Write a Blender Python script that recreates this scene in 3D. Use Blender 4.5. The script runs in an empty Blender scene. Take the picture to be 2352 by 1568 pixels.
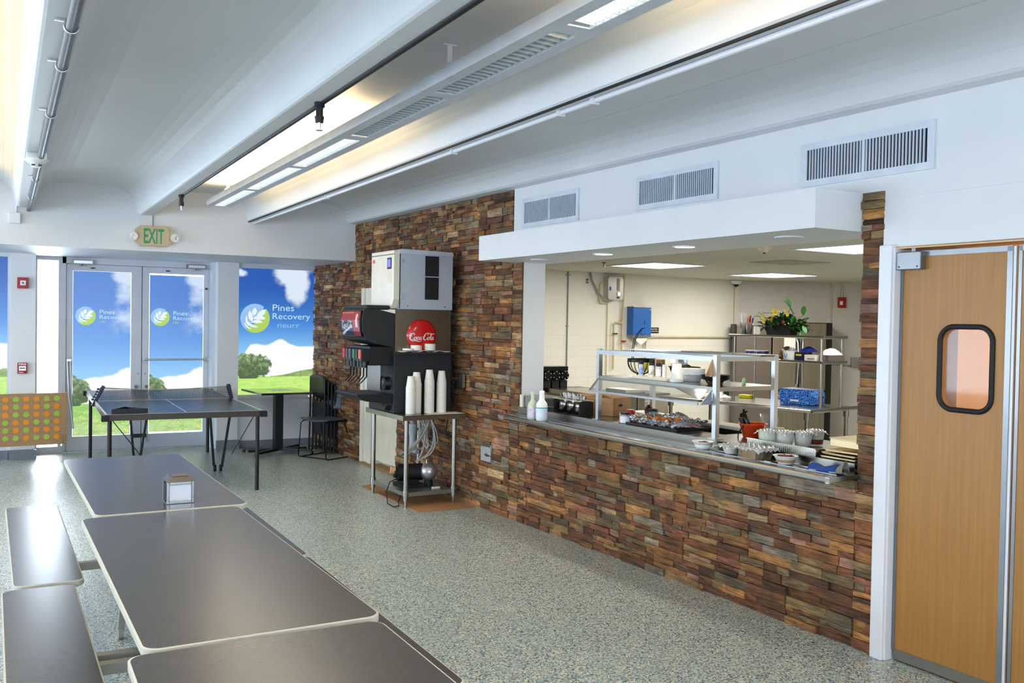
import bpy, math, random
import numpy as np
from mathutils import Vector, Matrix

# ------------------------------------------------------------------ camera, world, exposure
SC = bpy.context.scene
COL = SC.collection
SC.view_settings.view_transform = 'Standard'
SC.view_settings.look = 'None'
SC.view_settings.gamma = 1.0
SC.view_settings.use_curve_mapping = False
SC.view_settings.exposure = 0.1
SC.cycles.max_bounces = 8
SC.cycles.diffuse_bounces = 5
SC.cycles.glossy_bounces = 4
SC.cycles.transmission_bounces = 6
SC.cycles.transparent_max_bounces = 12
SC.cycles.sample_clamp_indirect = 6.0
SC.cycles.caustics_reflective = False
SC.cycles.caustics_refractive = False

F_PX = 2134.8
YAW, PITCH, ROLL = [math.radians(a) for a in (28.65282, -1.2254, 0.9898)]
cam_data = bpy.data.cameras.new('camera')
cam_data.sensor_width = 36.0
cam_data.lens = F_PX / 2352 * 36.0
cam_data.clip_start = 0.05
cam = bpy.data.objects.new('camera', cam_data)
COL.objects.link(cam)
_F = Vector((math.sin(YAW) * math.cos(PITCH), math.cos(YAW) * math.cos(PITCH), math.sin(PITCH)))
_r = Vector((math.cos(YAW), -math.sin(YAW), 0)); _u = _r.cross(_F)
_R = math.cos(ROLL) * _r + math.sin(ROLL) * _u
_U = -math.sin(ROLL) * _r + math.cos(ROLL) * _u
_m = Matrix((_R, _U, -_F)).transposed().to_4x4()
_m.translation = (0, 0, 1.65)
cam.matrix_world = _m
SC.camera = cam

world = bpy.data.worlds.new('sky')
SC.world = world
world.use_nodes = True
world.node_tree.nodes['Background'].inputs[0].default_value = (0.86, 0.93, 1.0, 1)
world.node_tree.nodes['Background'].inputs[1].default_value = 9.0

TH = math.radians(2.0221)          # the serving wall and the kitchen stand turned by this much to the dining room
W = 3.963                          # distance of the serving wall (its own frame)

def area(name, loc, size, power, color, direction, K=False, parent=None, spread=180):
    l = bpy.data.lights.new(name, 'AREA'); l.shape = 'RECTANGLE'; l.size, l.size_y = size
    l.energy = power; l.color = color; l.spread = math.radians(spread)
    o = bpy.data.objects.new(name, l); COL.objects.link(o)
    loc = Vector(loc); d = Vector(direction)
    if K:
        rz = Matrix.Rotation(TH, 3, 'Z'); loc = rz @ loc; d = rz @ d
    o.location = loc; o.rotation_euler = d.to_track_quat('-Z', 'Y').to_euler()
    if parent:
        bpy.context.view_layer.update()
        o.parent = parent; o.matrix_parent_inverse = parent.matrix_world.inverted()
    return o

DAY = (0.69, 0.83, 1.0)
WARM = (1.0, 0.70, 0.31)
# daylight through the windows of the left wall and of the wall behind the camera; farthest left lamp is added to brighten the far end
for i, (y, p_) in enumerate(((-2.2, 62), (1.4, 72), (4.6, 100), (7.8, 200), (10.9, 150))):
    area('window_and_fill_daylight', (-5.9, y, 1.55), (2.7, 1.8), p_, DAY, (1, 0.0, -0.05))
for i, x in enumerate((-3.6, -0.6, 2.2)):
    area('window_and_fill_daylight', (x, -4.9, 1.55), (2.4, 1.8), 112, DAY, (0, 1, -0.05))
# daylight through the clear side light next to the doors
area('window_and_fill_daylight', (0.448, 12.6, 1.2), (0.22, 2.2), 22, DAY, (0.02, -1, -0.12))

# ------------------------------------------------------------------ helpers
def lin(c):
    return tuple(((v / 12.92) if v <= 0.04045 else ((v + 0.055) / 1.055) ** 2.4) for v in c)

MATS = {}
def mat(name, rgb, rough=0.5, metal=0.0, var=0.06, scale=8.0, bump=0.0, bscale=None, emit=0.0, alpha=1.0,
        trans=0.0, coat=0.0, ior=1.45, stretch=None, spec=0.5, srgb=True):
    if name in MATS: return MATS[name]
    m = bpy.data.materials.new(name); m.use_nodes = True
    nt = m.node_tree; b = nt.nodes['Principled BSDF']
    c = lin(rgb) if srgb else rgb
    b.inputs['Roughness'].default_value = rough
    b.inputs['Metallic'].default_value = metal
    b.inputs['Coat Weight'].default_value = coat
    b.inputs['Coat Roughness'].default_value = 0.12
    b.inputs['IOR'].default_value = ior
    b.inputs['Alpha'].default_value = alpha
    b.inputs['Specular IOR Level'].default_value = spec
    b.inputs['Transmission Weight'].default_value = trans
    tc = nt.nodes.new('ShaderNodeTexCoord')
    n = nt.nodes.new('ShaderNodeTexNoise'); n.inputs['Scale'].default_value = scale; n.inputs['Detail'].default_value = 3
    vec = tc.outputs['Object']
    if stretch:
        mp = nt.nodes.new('ShaderNodeMapping'); mp.inputs['Scale'].default_value = stretch
        nt.links.new(vec, mp.inputs[0]); vec = mp.outputs[0]
    nt.links.new(vec, n.inputs['Vector'])
    r = nt.nodes.new('ShaderNodeValToRGB')
    r.color_ramp.elements[0].position = 0.3; r.color_ramp.elements[1].position = 0.7
    r.color_ramp.elements[0].color = (*[max(0, v * (1 - var)) for v in c], 1)
    r.color_ramp.elements[1].color = (*[min(1, v * (1 + var)) for v in c], 1)
    nt.links.new(n.outputs['Fac'], r.inputs[0])
    nt.links.new(r.outputs[0], b.inputs['Base Color'])
    if bump:
        n2 = nt.nodes.new('ShaderNodeTexNoise'); n2.inputs['Scale'].default_value = bscale or scale * 4; n2.inputs['Detail'].default_value = 4
        nt.links.new(vec, n2.inputs['Vector'])
        bp = nt.nodes.new('ShaderNodeBump'); bp.inputs['Strength'].default_value = bump; bp.inputs['Distance'].default_value = 0.02
        nt.links.new(n2.outputs['Fac'], bp.inputs['Height']); nt.links.new(bp.outputs[0], b.inputs['Normal'])
    if emit:
        b.inputs['Emission Color'].default_value = (*c, 1); b.inputs['Emission Strength'].default_value = emit
        for e in r.color_ramp.elements: e.color = (0.02, 0.02, 0.02, 1)
    MATS[name] = m
    return m

def thin_clear(name, rgb=(1, 1, 1), opac=0.12, rough=0.05, refl=1.0):
    """thin clear sheet: mostly see-through with a sharp reflection"""
    if name in MATS: return MATS[name]
    m = bpy.data.materials.new(name); m.use_nodes = True; nt = m.node_tree
    for x in list(nt.nodes): nt.nodes.remove(x)
    o = nt.nodes.new('ShaderNodeOutputMaterial'); t = nt.nodes.new('ShaderNodeBsdfTransparent'); g = nt.nodes.new('ShaderNodeBsdfGlossy')
    d = nt.nodes.new('ShaderNodeBsdfDiffuse'); d.inputs[0].default_value = (*rgb, 1)
    g.inputs['Roughness'].default_value = rough
    mx = nt.nodes.new('ShaderNodeMixShader'); mx2 = nt.nodes.new('ShaderNodeMixShader'); fr = nt.nodes.new('ShaderNodeFresnel')
    n = nt.nodes.new('ShaderNodeTexNoise'); n.inputs['Scale'].default_value = 25
    mm = nt.nodes.new('ShaderNodeMath'); mm.operation = 'MULTIPLY'; mm.inputs[1].default_value = opac * 2
    nt.links.new(n.outputs['Fac'], mm.inputs[0])
    nt.links.new(mm.outputs[0], mx.inputs[0]); nt.links.new(t.outputs[0], mx.inputs[1]); nt.links.new(d.outputs[0], mx.inputs[2])
    m3 = nt.nodes.new('ShaderNodeMath'); m3.operation = 'MULTIPLY'; m3.inputs[1].default_value = refl; nt.links.new(fr.outputs[0], m3.inputs[0])
    nt.links.new(m3.outputs[0], mx2.inputs[0]); nt.links.new(mx.outputs[0], mx2.inputs[1]); nt.links.new(g.outputs[0], mx2.inputs[2])
    nt.links.new(mx2.outputs[0], o.inputs[0])
    MATS[name] = m
    return m

def attr_mat(name, emit=0.0, rough=0.8, bump=0.0, bscale=60, coat=0.0, spec=0.4):
    """colour read from the mesh's own colour attribute (stones, printed film)"""
    if name in MATS: return MATS[name]
    m = bpy.data.materials.new(name); m.use_nodes = True; nt = m.node_tree; b = nt.nodes['Principled BSDF']
    a = nt.nodes.new('ShaderNodeAttribute'); a.attribute_name = 'Col'
    b.inputs['Roughness'].default_value = rough; b.inputs['Coat Weight'].default_value = coat
    b.inputs['Specular IOR Level'].default_value = spec
    if emit:
        nt.links.new(a.outputs['Color'], b.inputs['Emission Color']); b.inputs['Emission Strength'].default_value = emit
        b.inputs['Base Color'].default_value = (0.02, 0.02, 0.02, 1)
    else:
        tc = nt.nodes.new('ShaderNodeTexCoord')
        mp = nt.nodes.new('ShaderNodeMapping'); mp.inputs['Scale'].default_value = (1, 0.22, 2.0); nt.links.new(tc.outputs['Object'], mp.inputs[0])
        n = nt.nodes.new('ShaderNodeTexNoise'); n.inputs['Scale'].default_value = bscale * 0.6; n.inputs['Detail'].default_value = 6; n.inputs['Roughness'].default_value = 0.7
        nt.links.new(mp.outputs[0], n.inputs['Vector'])
        r = nt.nodes.new('ShaderNodeValToRGB'); r.color_ramp.elements[0].position = 0.28; r.color_ramp.elements[1].position = 0.74
        r.color_ramp.elements[0].color = (0.30, 0.25, 0.22, 1); r.color_ramp.elements[1].color = (1.75, 1.65, 1.5, 1)
        nt.links.new(n.outputs['Fac'], r.inputs[0])
        mx = nt.nodes.new('ShaderNodeMix'); mx.data_type = 'RGBA'; mx.blend_type = 'MULTIPLY'; mx.inputs[0].default_value = 1
        nt.links.new(a.outputs['Color'], mx.inputs[6]); nt.links.new(r.outputs[0], mx.inputs[7])
        # small pale mineral flecks
        n3 = nt.nodes.new('ShaderNodeTexNoise'); n3.inputs['Scale'].default_value = 22; n3.inputs['Detail'].default_value = 5; n3.inputs['Roughness'].default_value = 0.75
        nt.links.new(mp.outputs[0], n3.inputs['Vector'])
        r3 = nt.nodes.new('ShaderNodeValToRGB'); r3.color_ramp.elements[0].position = 0.665; r3.color_ramp.elements[1].position = 0.72
        r3.color_ramp.elements[0].color = (0, 0, 0, 1); r3.color_ramp.elements[1].color = (0.75, 0.75, 0.75, 1)
        nt.links.new(n3.outputs['Fac'], r3.inputs[0])
        mx3 = nt.nodes.new('ShaderNodeMix'); mx3.data_type = 'RGBA'
        nt.links.new(r3.outputs[0], mx3.inputs[0]); nt.links.new(mx.outputs[2], mx3.inputs[6]); mx3.inputs[7].default_value = (0.55, 0.46, 0.35, 1)
        # rust and soot staining that wanders across the stones
        n4 = nt.nodes.new('ShaderNodeTexNoise'); n4.inputs['Scale'].default_value = 7; n4.inputs['Detail'].default_value = 5; nt.links.new(tc.outputs['Object'], n4.inputs['Vector'])
        r4 = nt.nodes.new('ShaderNodeValToRGB'); e4 = r4.color_ramp.elements; e4[0].position = 0.36; e4[1].position = 0.66; e4[0].color = (0.62, 0.58, 0.55, 1); e4[1].color = (1.12, 0.98, 0.86, 1); nt.links.new(n4.outputs['Fac'], r4.inputs[0])
        mx4 = nt.nodes.new('ShaderNodeMix'); mx4.data_type = 'RGBA'; mx4.blend_type = 'MULTIPLY'; mx4.inputs[0].default_value = 1
        nt.links.new(mx3.outputs[2], mx4.inputs[6]); nt.links.new(r4.outputs[0], mx4.inputs[7])
        nt.links.new(mx4.outputs[2], b.inputs['Base Color'])
        if bump:
            bp = nt.nodes.new('ShaderNodeBump'); bp.inputs['Strength'].default_value = bump; bp.inputs['Distance'].default_value = 0.012
            n2 = nt.nodes.new('ShaderNodeTexNoise'); n2.inputs['Scale'].default_value = bscale; n2.inputs['Detail'].default_value = 5
            nt.links.new(mp.outputs[0], n2.inputs['Vector'])
            nt.links.new(n2.outputs['Fac'], bp.inputs['Height']); nt.links.new(bp.outputs[0], b.inputs['Normal'])
    MATS[name] = m
    return m

def RZ(K): return TH if K else 0.0

class MB:
    """collects shapes (in the coordinates of its thing's frame) and links them as ONE mesh object"""
    def __init__(s, off=(0, 0, 0)):
        s.v = []; s.f = []; s.mi = []; s.sm = []; s.cur = 0; s.off = Vector(off); s.fc = []; s.col = None
    def _add(s, vs, fs, smooth=False):
        b = len(s.v); s.v += [tuple(v) for v in vs]
        for f in fs:
            s.f.append([b + i for i in f]); s.mi.append(s.cur); s.sm.append(smooth); s.fc.append(s.col)
        return b
    def box(s, x0, x1, y0, y1, z0, z1):
        if x0 > x1: x0, x1 = x1, x0
        if y0 > y1: y0, y1 = y1, y0
        if z0 > z1: z0, z1 = z1, z0
        vs = [(x0, y0, z0), (x1, y0, z0), (x1, y1, z0), (x0, y1, z0), (x0, y0, z1), (x1, y0, z1), (x1, y1, z1), (x0, y1, z1)]
        s._add(vs, [(0, 3, 2, 1), (4, 5, 6, 7), (0, 1, 5, 4), (1, 2, 6, 5), (2, 3, 7, 6), (3, 0, 4, 7)]); return s
    def bar(s, p, q, w, h, up=(0, 0, 1)):
        p = Vector(p); q = Vector(q); d = (q - p).normalized(); up = Vector(up)
        if abs(d.dot(up)) > .98: up = Vector((0, 1, 0))
        a = d.cross(up).normalized() * w / 2; b = a.cross(d).normalized() * h / 2
        vs = [p - a - b, p + a - b, p + a + b, p - a + b, q - a - b, q + a - b, q + a + b, q - a + b]
        s._add(vs, [(0, 1, 2, 3), (7, 6, 5, 4), (0, 4, 5, 1), (1, 5, 6, 2), (2, 6, 7, 3), (3, 7, 4, 0)]); return s
    def cyl(s, p, q, r, r2=None, n=16, caps=True, smooth=True):
        r2 = r if r2 is None else r2; p = Vector(p); q = Vector(q); d = (q - p).normalized()
        t = Vector((0, 0, 1)) if abs(d.z) < .9 else Vector((1, 0, 0))
        a = d.cross(t).normalized(); b = d.cross(a)
        vs = []
        for i in range(n):
            an = 2 * math.pi * i / n; vs.append(p + (a * math.cos(an) + b * math.sin(an)) * r)
        for i in range(n):
            an = 2 * math.pi * i / n; vs.append(q + (a * math.cos(an) + b * math.sin(an)) * r2)
        k = s._add(vs, [(i, i + n, (i + 1) % n + n, (i + 1) % n) for i in range(n)], smooth)
        if caps:
            s._add([vs[i] for i in range(n)], [tuple(range(n))]); s._add([vs[n + i] for i in range(n)], [tuple(range(n - 1, -1, -1))])
        return s
    def lathe(s, c, prof, n=20, smooth=True, sx=1, sy=1):
        c = Vector(c); vs = []; m = len(prof)
        for r, z in prof:
            for i in range(n):
                a = 2 * math.pi * i / n; vs.append((c.x + r * math.cos(a) * sx, c.y + r * math.sin(a) * sy, c.z + z))
        fs = [(j * n + i, j * n + (i + 1) % n, (j + 1) * n + (i + 1) % n, (j + 1) * n + i) for j in range(m - 1) for i in range(n)]
        s._add(vs, fs, smooth)
        if prof[0][0] > 1e-5: s._add(vs[:n], [tuple(range(n - 1, -1, -1))])
        if prof[-1][0] > 1e-5: s._add(vs[-n:], [tuple(range(n))])
        return s
    def lathe_open(s, c, prof, n=20, smooth=True, sx=1, sy=1):
        c = Vector(c); vs = []; m = len(prof)
        for r, z in prof:
            for i in range(n):
                a = 2 * math.pi * i / n; vs.append((c.x + r * math.cos(a) * sx, c.y + r * math.sin(a) * sy, c.z + z))
        s._add(vs, [(j * n + i, j * n + (i + 1) % n, (j + 1) * n + (i + 1) % n, (j + 1) * n + i) for j in range(m - 1) for i in range(n)], smooth)
        return s
    def tube(s, pts, r, n=8, closed=False, smooth=True):
        pts = [Vector(p) for p in pts]; m = len(pts); rs = r if isinstance(r, (list, tuple)) else [r] * m
        prev = None; vs = []
        for i, p in enumerate(pts):
            if closed: d = (pts[(i + 1) % m] - pts[i - 1]).normalized()
            else: d = (pts[min(i + 1, m - 1)] - pts[max(i - 1, 0)]).normalized()
            if prev is None:
                t = Vector((0, 0, 1)) if abs(d.z) < .9 else Vector((1, 0, 0)); a = d.cross(t).normalized()
            else:
                a = (prev - d * prev.dot(d)).normalized()
            prev = a; b = d.cross(a)
            for k in range(n):
                an = 2 * math.pi * k / n; vs.append(p + (a * math.cos(an) + b * math.sin(an)) * rs[i])
        fs = [(j * n + k, j * n + (k + 1) % n, (j + 1) * n + (k + 1) % n, (j + 1) * n + k) for j in range(m - 1) for k in range(n)]
        if closed: fs += [((m - 1) * n + k, (m - 1) * n + (k + 1) % n, (k + 1) % n, k) for k in range(n)]
        s._add(vs, fs, smooth)
        if not closed:
            s._add(vs[:n], [tuple(range(n - 1, -1, -1))]); s._add(vs[-n:], [tuple(range(n))])
        return s
    def prism(s, poly, axis, a, b, smooth=False):
        """extrude a 2D polygon along an axis; poly in the two remaining axes (in order)"""
        n = len(poly)
        def mk(p, t):
            if axis == 'x': return (t, p[0], p[1])
            if axis == 'y': return (p[0], t, p[1])
            return (p[0], p[1], t)
        A = [mk(p, a) for p in poly]; B = [mk(p, b) for p in poly]
        s._add(A + B, [(i, (i + 1) % n, (i + 1) % n + n, i + n) for i in range(n)], smooth)
        s._add(A, [tuple(range(n - 1, -1, -1))]); s._add(B, [tuple(range(n))])
        return s
    def quad(s, *p): s._add(p, [tuple(range(len(p)))]); return s
    def grid(s, fn, nu, nv, smooth=True):
        vs = [fn(i / nu, j / nv) for j in range(nv + 1) for i in range(nu + 1)]
        s._add(vs, [(j * (nu + 1) + i, j * (nu + 1) + i + 1, (j + 1) * (nu + 1) + i + 1, (j + 1) * (nu + 1) + i) for j in range(nv) for i in range(nu)], smooth)
        return s
    def sphere(s, c, r, n=14, m=9, sx=1, sy=1, sz=1):
        prof = [(max(1e-6, r * math.sin(math.pi * i / m)), -r * sz * math.cos(math.pi * i / m)) for i in range(m + 1)]
        return s.lathe_open(c, prof, n, True, sx, sy)
    def xf(s, M, start=0):
        for i in range(start, len(s.v)): s.v[i] = tuple(M @ Vector(s.v[i]))
        return s
    def n(s): return len(s.v)
    def build(s, name, mats, parent=None, K=False, bevel=0.0, solid=0.0, subd=0, flip=False):
        if not isinstance(mats, (list, tuple)): mats = [mats]
        me = bpy.data.meshes.new(name)
        off = s.off
        me.from_pydata([tuple(Vector(v) - off) for v in s.v], [], s.f)
        for m in mats: me.materials.append(m)
        me.polygons.foreach_set('material_index', s.mi); me.polygons.foreach_set('use_smooth', s.sm)
        if any(c is not None for c in s.fc):
            ca = me.color_attributes.new('Col', 'FLOAT_COLOR', 'CORNER')
            buf = []
            for f, c in zip(s.f, s.fc): buf += list((*(c or (.5, .5, .5)), 1.0)) * len(f)
            ca.data.foreach_set('color', buf)
        me.update()
        o = bpy.data.objects.new(name, me); COL.objects.link(o)
        if parent is not None: o.parent = parent
        elif K or True:
            rz = RZ(K); o.rotation_euler = (0, 0, rz); o.location = Matrix.Rotation(rz, 3, 'Z') @ off
        if bevel:
            b = o.modifiers.new('bevel', 'BEVEL'); b.width = bevel; b.segments = 2; b.limit_method = 'ANGLE'; b.angle_limit = math.radians(50)
        if solid:
            b = o.modifiers.new('solid', 'SOLIDIFY'); b.thickness = solid; b.offset = 0
        if subd:
            b = o.modifiers.new('sub', 'SUBSURF'); b.levels = subd; b.render_levels = subd
        return o

def tag(o, label=None, cat=None, group=None, kind=None):
    if label: o['label'] = label
    if cat: o['category'] = cat
    if group: o['group'] = group
    if kind: o['kind'] = kind
    return o

def thing(name, label, cat, loc=(0, 0, 0), rz=0.0, K=False, group=None):
    o = bpy.data.objects.new(name, None); COL.objects.link(o); o.empty_display_size = .1
    o.location = Matrix.Rotation(RZ(K), 3, 'Z') @ Vector(loc); o.rotation_euler = (0, 0, RZ(K) + rz)
    return tag(o, label, cat, group)

def put(o, loc, rz=0.0, K=False):
    o.location = Matrix.Rotation(RZ(K), 3, 'Z') @ Vector(loc); o.rotation_euler = (0, 0, RZ(K) + rz); return o

def dup(root, loc, rz=0.0, K=False, label=None, group=None):
    r = root.copy(); COL.objects.link(r); put(r, loc, rz, K)
    if label: r['label'] = label
    if group: r['group'] = group
    for ch in list(root.children):
        c = ch.copy(); COL.objects.link(c); c.parent = r
        for g in ch.children:
            d = g.copy(); COL.objects.link(d); d.parent = c
    return r

def struct(name, mb, m, K=False, **kw):
    o = mb.build(name, m, None, K, **kw); o['kind'] = 'structure'; return o

_fonts = {}
def text_mesh(s, bold=False):
    """2D outline vertices and faces of a word, in the program's own typeface, fitted to width 1 / height measured on caps"""
    cu = bpy.data.curves.new('t', 'FONT'); cu.body = s; cu.size = 1.0; cu.resolution_u = 3
    if bold: cu.offset = 0.018
    o = bpy.data.objects.new('t', cu); COL.objects.link(o)
    dg = bpy.context.evaluated_depsgraph_get(); me = bpy.data.meshes.new_from_object(o.evaluated_get(dg))
    vs = [v.co.copy() for v in me.vertices]; fs = [tuple(p.vertices) for p in me.polygons]
    bpy.data.objects.remove(o); bpy.data.curves.remove(cu); bpy.data.meshes.remove(me)
    return vs, fs

def put_text(mb, s, org, ux, uz, w, h, bold=False, slant=0.0):
    """lay a word into the box with lower left corner org, directions ux (reading) and uz (up)"""
    vs, fs = text_mesh(s, bold)
    x0 = min(v.x for v in vs); x1 = max(v.x for v in vs); y0 = min(v.y for v in vs); y1 = max(v.y for v in vs)
    org = Vector(org); ux = Vector(ux); uz = Vector(uz)
    out = []
    for v in vs:
        a = (v.x - x0) / (x1 - x0); b = (v.y - y0) / (y1 - y0)
        out.append(org + ux * (a * w + slant * b * h) + uz * (b * h))
    mb._add(out, fs)

def ribbon(mb, pts, ws, org, ux, uz, sc, nsub=6):
    """a pen stroke of changing width through points (Catmull-Rom), drawn flat in the plane org/ux/uz"""
    P = [Vector((a, b)) for a, b in pts]; n = len(P)
    if not isinstance(ws, (list, tuple)): ws = [ws] * n
    ctr = []; wd = []
    for i in range(n - 1):
        p0 = P[max(i - 1, 0)]; p1 = P[i]; p2 = P[i + 1]; p3 = P[min(i + 2, n - 1)]
        for k in range(nsub):
            t = k / nsub
            ctr.append(0.5 * ((2 * p1) + (p2 - p0) * t + (2 * p0 - 5 * p1 + 4 * p2 - p3) * t * t + (3 * p1 - p0 - 3 * p2 + p3) * t ** 3))
            wd.append(ws[i] * (1 - t) + ws[i + 1] * t)
    ctr.append(P[-1]); wd.append(ws[-1])
    org = Vector(org); ux = Vector(ux); uz = Vector(uz); vs = []
    for i, c in enumerate(ctr):
        d = (ctr[min(i + 1, len(ctr) - 1)] - ctr[max(i - 1, 0)]); d = d.normalized() if d.length > 1e-9 else Vector((1, 0))
        nn = Vector((-d.y, d.x)) * wd[i] / 2
        for q in (c - nn, c + nn): vs.append(org + ux * q.x * sc + uz * q.y * sc)
    mb._add(vs, [(2 * i, 2 * i + 1, 2 * i + 3, 2 * i + 2) for i in range(len(ctr) - 1)])

def rrect(x0, x1, y0, y1, r, n=5):
    out = []
    for cx, cy, a0 in ((x1 - r, y1 - r, 0), (x0 + r, y1 - r, 90), (x0 + r, y0 + r, 180), (x1 - r, y0 + r, 270)):
        for i in range(n + 1):
            a = math.radians(a0 + 90 * i / n); out.append((cx + r * math.cos(a), cy + r * math.sin(a)))
    return out

# ------------------------------------------------------------------ materials
M = dict(
    wall=mat('white_wall_paint', (0.87, 0.87, 0.875), 0.55, var=0.02, scale=3, bump=0.05, bscale=60),
    ceil=mat('white_ceiling_paint', (0.86, 0.865, 0.875), 0.5, var=0.035, scale=1.5, bump=0.06, bscale=30),
    kwall=mat('cream_block_paint', (0.91, 0.89, 0.835), 0.5, var=0.03, scale=2, bump=0.1, bscale=50),
    kceil=mat('kitchen_ceiling_tile', (0.80, 0.78, 0.72), 0.8, var=0.04, scale=6, bump=0.1, bscale=90),
    trim=mat('white_trim_gloss', (0.88, 0.88, 0.9), 0.35, var=0.02),
    frame=mat('painted_door_frame', (0.80, 0.81, 0.84), 0.4, var=0.04, scale=5),
    greybase=mat('grey_vinyl_base', (0.47, 0.49, 0.52), 0.55),
    steel=mat('brushed_steel', (0.65, 0.635, 0.605), 0.24, 1.0, var=0.05, scale=5, stretch=(1, 30, 30)),
    steel2=mat('dull_steel', (0.66, 0.66, 0.66), 0.36, 1.0, var=0.08, scale=6, stretch=(30, 1, 30)),
    alu=mat('aluminium_tube', (0.78, 0.79, 0.80), 0.3, 1.0, var=0.05, scale=6),
    dsteel=mat('dark_steel_panel', (0.50, 0.47, 0.43), 0.33, 1.0, var=0.08, scale=3, stretch=(20, 20, 1)),
    foil=mat('crumpled_foil', (0.92, 0.91, 0.90), 0.28, 0.75, var=0.1, scale=30, bump=1.0, bscale=45),
    black=mat('black_plastic', (0.06, 0.06, 0.065), 0.4, var=0.2),
    charcoal=mat('charcoal_panel', (0.13, 0.135, 0.145), 0.55, var=0.1),
    rubber=mat('black_rubber', (0.04, 0.04, 0.045), 0.6),
    white=mat('white_plastic', (0.92, 0.92, 0.90), 0.4, var=0.02),
    foam=mat('white_foam', (0.94, 0.93, 0.89), 0.6, var=0.03, scale=40),
    red=mat('red_plastic', (0.62, 0.06, 0.08), 0.35),
    lam=mat('grey_laminate', (0.29, 0.28, 0.27), 0.27, var=0.05, scale=60, bump=0.012, bscale=400),
    edge=mat('pale_table_edging', (0.80, 0.78, 0.72), 0.45),
    tubeg=mat('grey_painted_tube', (0.58, 0.57, 0.54), 0.4),
    oak=mat('beech_door_veneer', (0.63, 0.44, 0.205), 0.42, var=0.10, scale=5, stretch=(14, 14, 0.5)),
    card=mat('brown_cardboard', (0.62, 0.47, 0.32), 0.85, var=0.06, scale=20),
    pipe=mat('cream_pipe', (0.80, 0.74, 0.58), 0.5),
)
# ------------------------------------------------------------------ floor
def floor_mat():
    m = bpy.data.materials.new('epoxy_flake_floor'); m.use_nodes = True; nt = m.node_tree; b = nt.nodes['Principled BSDF']
    tc = nt.nodes.new('ShaderNodeTexCoord')
    v = nt.nodes.new('ShaderNodeTexVoronoi'); v.inputs['Scale'].default_value = 135; v.inputs['Randomness'].default_value = 1
    nt.links.new(tc.outputs['Object'], v.inputs['Vector'])
    sep = nt.nodes.new('ShaderNodeSeparateColor'); nt.links.new(v.outputs['Color'], sep.inputs[0])
    r = nt.nodes.new('ShaderNodeValToRGB'); r.color_ramp.interpolation = 'CONSTANT'
    cols = [(0.0, (0.30, 0.36, 0.39)), (0.10, (0.52, 0.60, 0.62)), (0.27, (0.67, 0.71, 0.69)), (0.42, (0.78, 0.74, 0.65)), (0.60, (0.61, 0.67, 0.67)), (0.74, (0.85, 0.83, 0.77)), (0.87, (0.43, 0.52, 0.57)), (0.95, (0.24, 0.28, 0.31))]
    el = r.color_ramp.elements
    while len(el) < len(cols): el.new(0.5)
    for e, (p, c) in zip(el, cols): e.position = p; e.color = (*[x * 1.22 for x in lin(c)], 1)
    nt.links.new(sep.outputs[0], r.inputs[0])
    n = nt.nodes.new('ShaderNodeTexNoise'); n.inputs['Scale'].default_value = 1.3; n.inputs['Detail'].default_value = 3
    nt.links.new(tc.outputs['Object'], n.inputs['Vector'])
    r2 = nt.nodes.new('ShaderNodeValToRGB'); r2.color_ramp.elements[0].color = (0.86, 0.90, 0.90, 1); r2.color_ramp.elements[1].color = (1.0, 1.0, 0.98, 1)
    nt.links.new(n.outputs['Fac'], r2.inputs[0])
    mx = nt.nodes.new('ShaderNodeMix'); mx.data_type = 'RGBA'; mx.blend_type = 'MULTIPLY'; mx.inputs[0].default_value = 1
    nt.links.new(r.outputs[0], mx.inputs[6]); nt.links.new(r2.outputs[0], mx.inputs[7]); nt.links.new(mx.outputs[2], b.inputs['Base Color'])
    b.inputs['Roughness'].default_value = 0.3
    bp = nt.nodes.new('ShaderNodeBump'); bp.inputs['Strength'].default_value = 0.22; bp.inputs['Distance'].default_value = 0.004
    nt.links.new(v.outputs['Distance'], bp.inputs['Height']); nt.links.new(bp.outputs[0], b.inputs['Normal'])
    return m
struct('floor', MB().box(-6.2, 14.5, -5.2, 13.2, -0.1, 0.0), floor_mat())

# ------------------------------------------------------------------ ceiling of the dining room: ribbed concrete
ZC, ZR, PITCH_R, RX = 2.975, 2.70, 1.125, 1.30
prof = [(-6.2, ZC)]
for k in range(-6, 2):
    x = RX + PITCH_R * k
    left = [(-.36, 0), (-.29, -.008), (-.23, -.022), (-.18, -.042), (-.145, -.07), (-.12, -.105), (-.105, -.15), (-.075, -.26), (-.062, -.273), (-.05, -.277)]
    for dx, dz in left: prof.append((x + dx, ZC + dz))
    for dx, dz in reversed(left): prof.append((x - dx, ZC + dz))
prof.append((4.6, ZC))
m = MB()
poly = prof + [(4.6, ZC + .15), (-6.2, ZC + .15)]
n_ = len(prof)
vs = [(x, -5.2, z) for x, z in prof] + [(x, 12.9, z) for x, z in prof]
m._add(vs, [(i, i + n_, i + n_ + 1, i + 1) for i in range(n_ - 1)])
m.box(-6.2, 4.6, -5.2, 12.9, ZC + .05, ZC + .15)
struct('ceiling', m, M['ceil'])
m = MB()
m.prism([(W - .085, 2.755), (W + .1, 2.745), (W + .1, 3.0), (W - .42, 3.0), (W - .42, 2.972), (W - .33, 2.966), (W - .26, 2.952), (W - .205, 2.925), (W - .165, 2.89), (W - .135, 2.845), (W - .118, 2.80), (W - .105, 2.768)], 'y', -5.2, 10.42)
struct('trim_1', m, M['ceil'], K=True)

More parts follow.
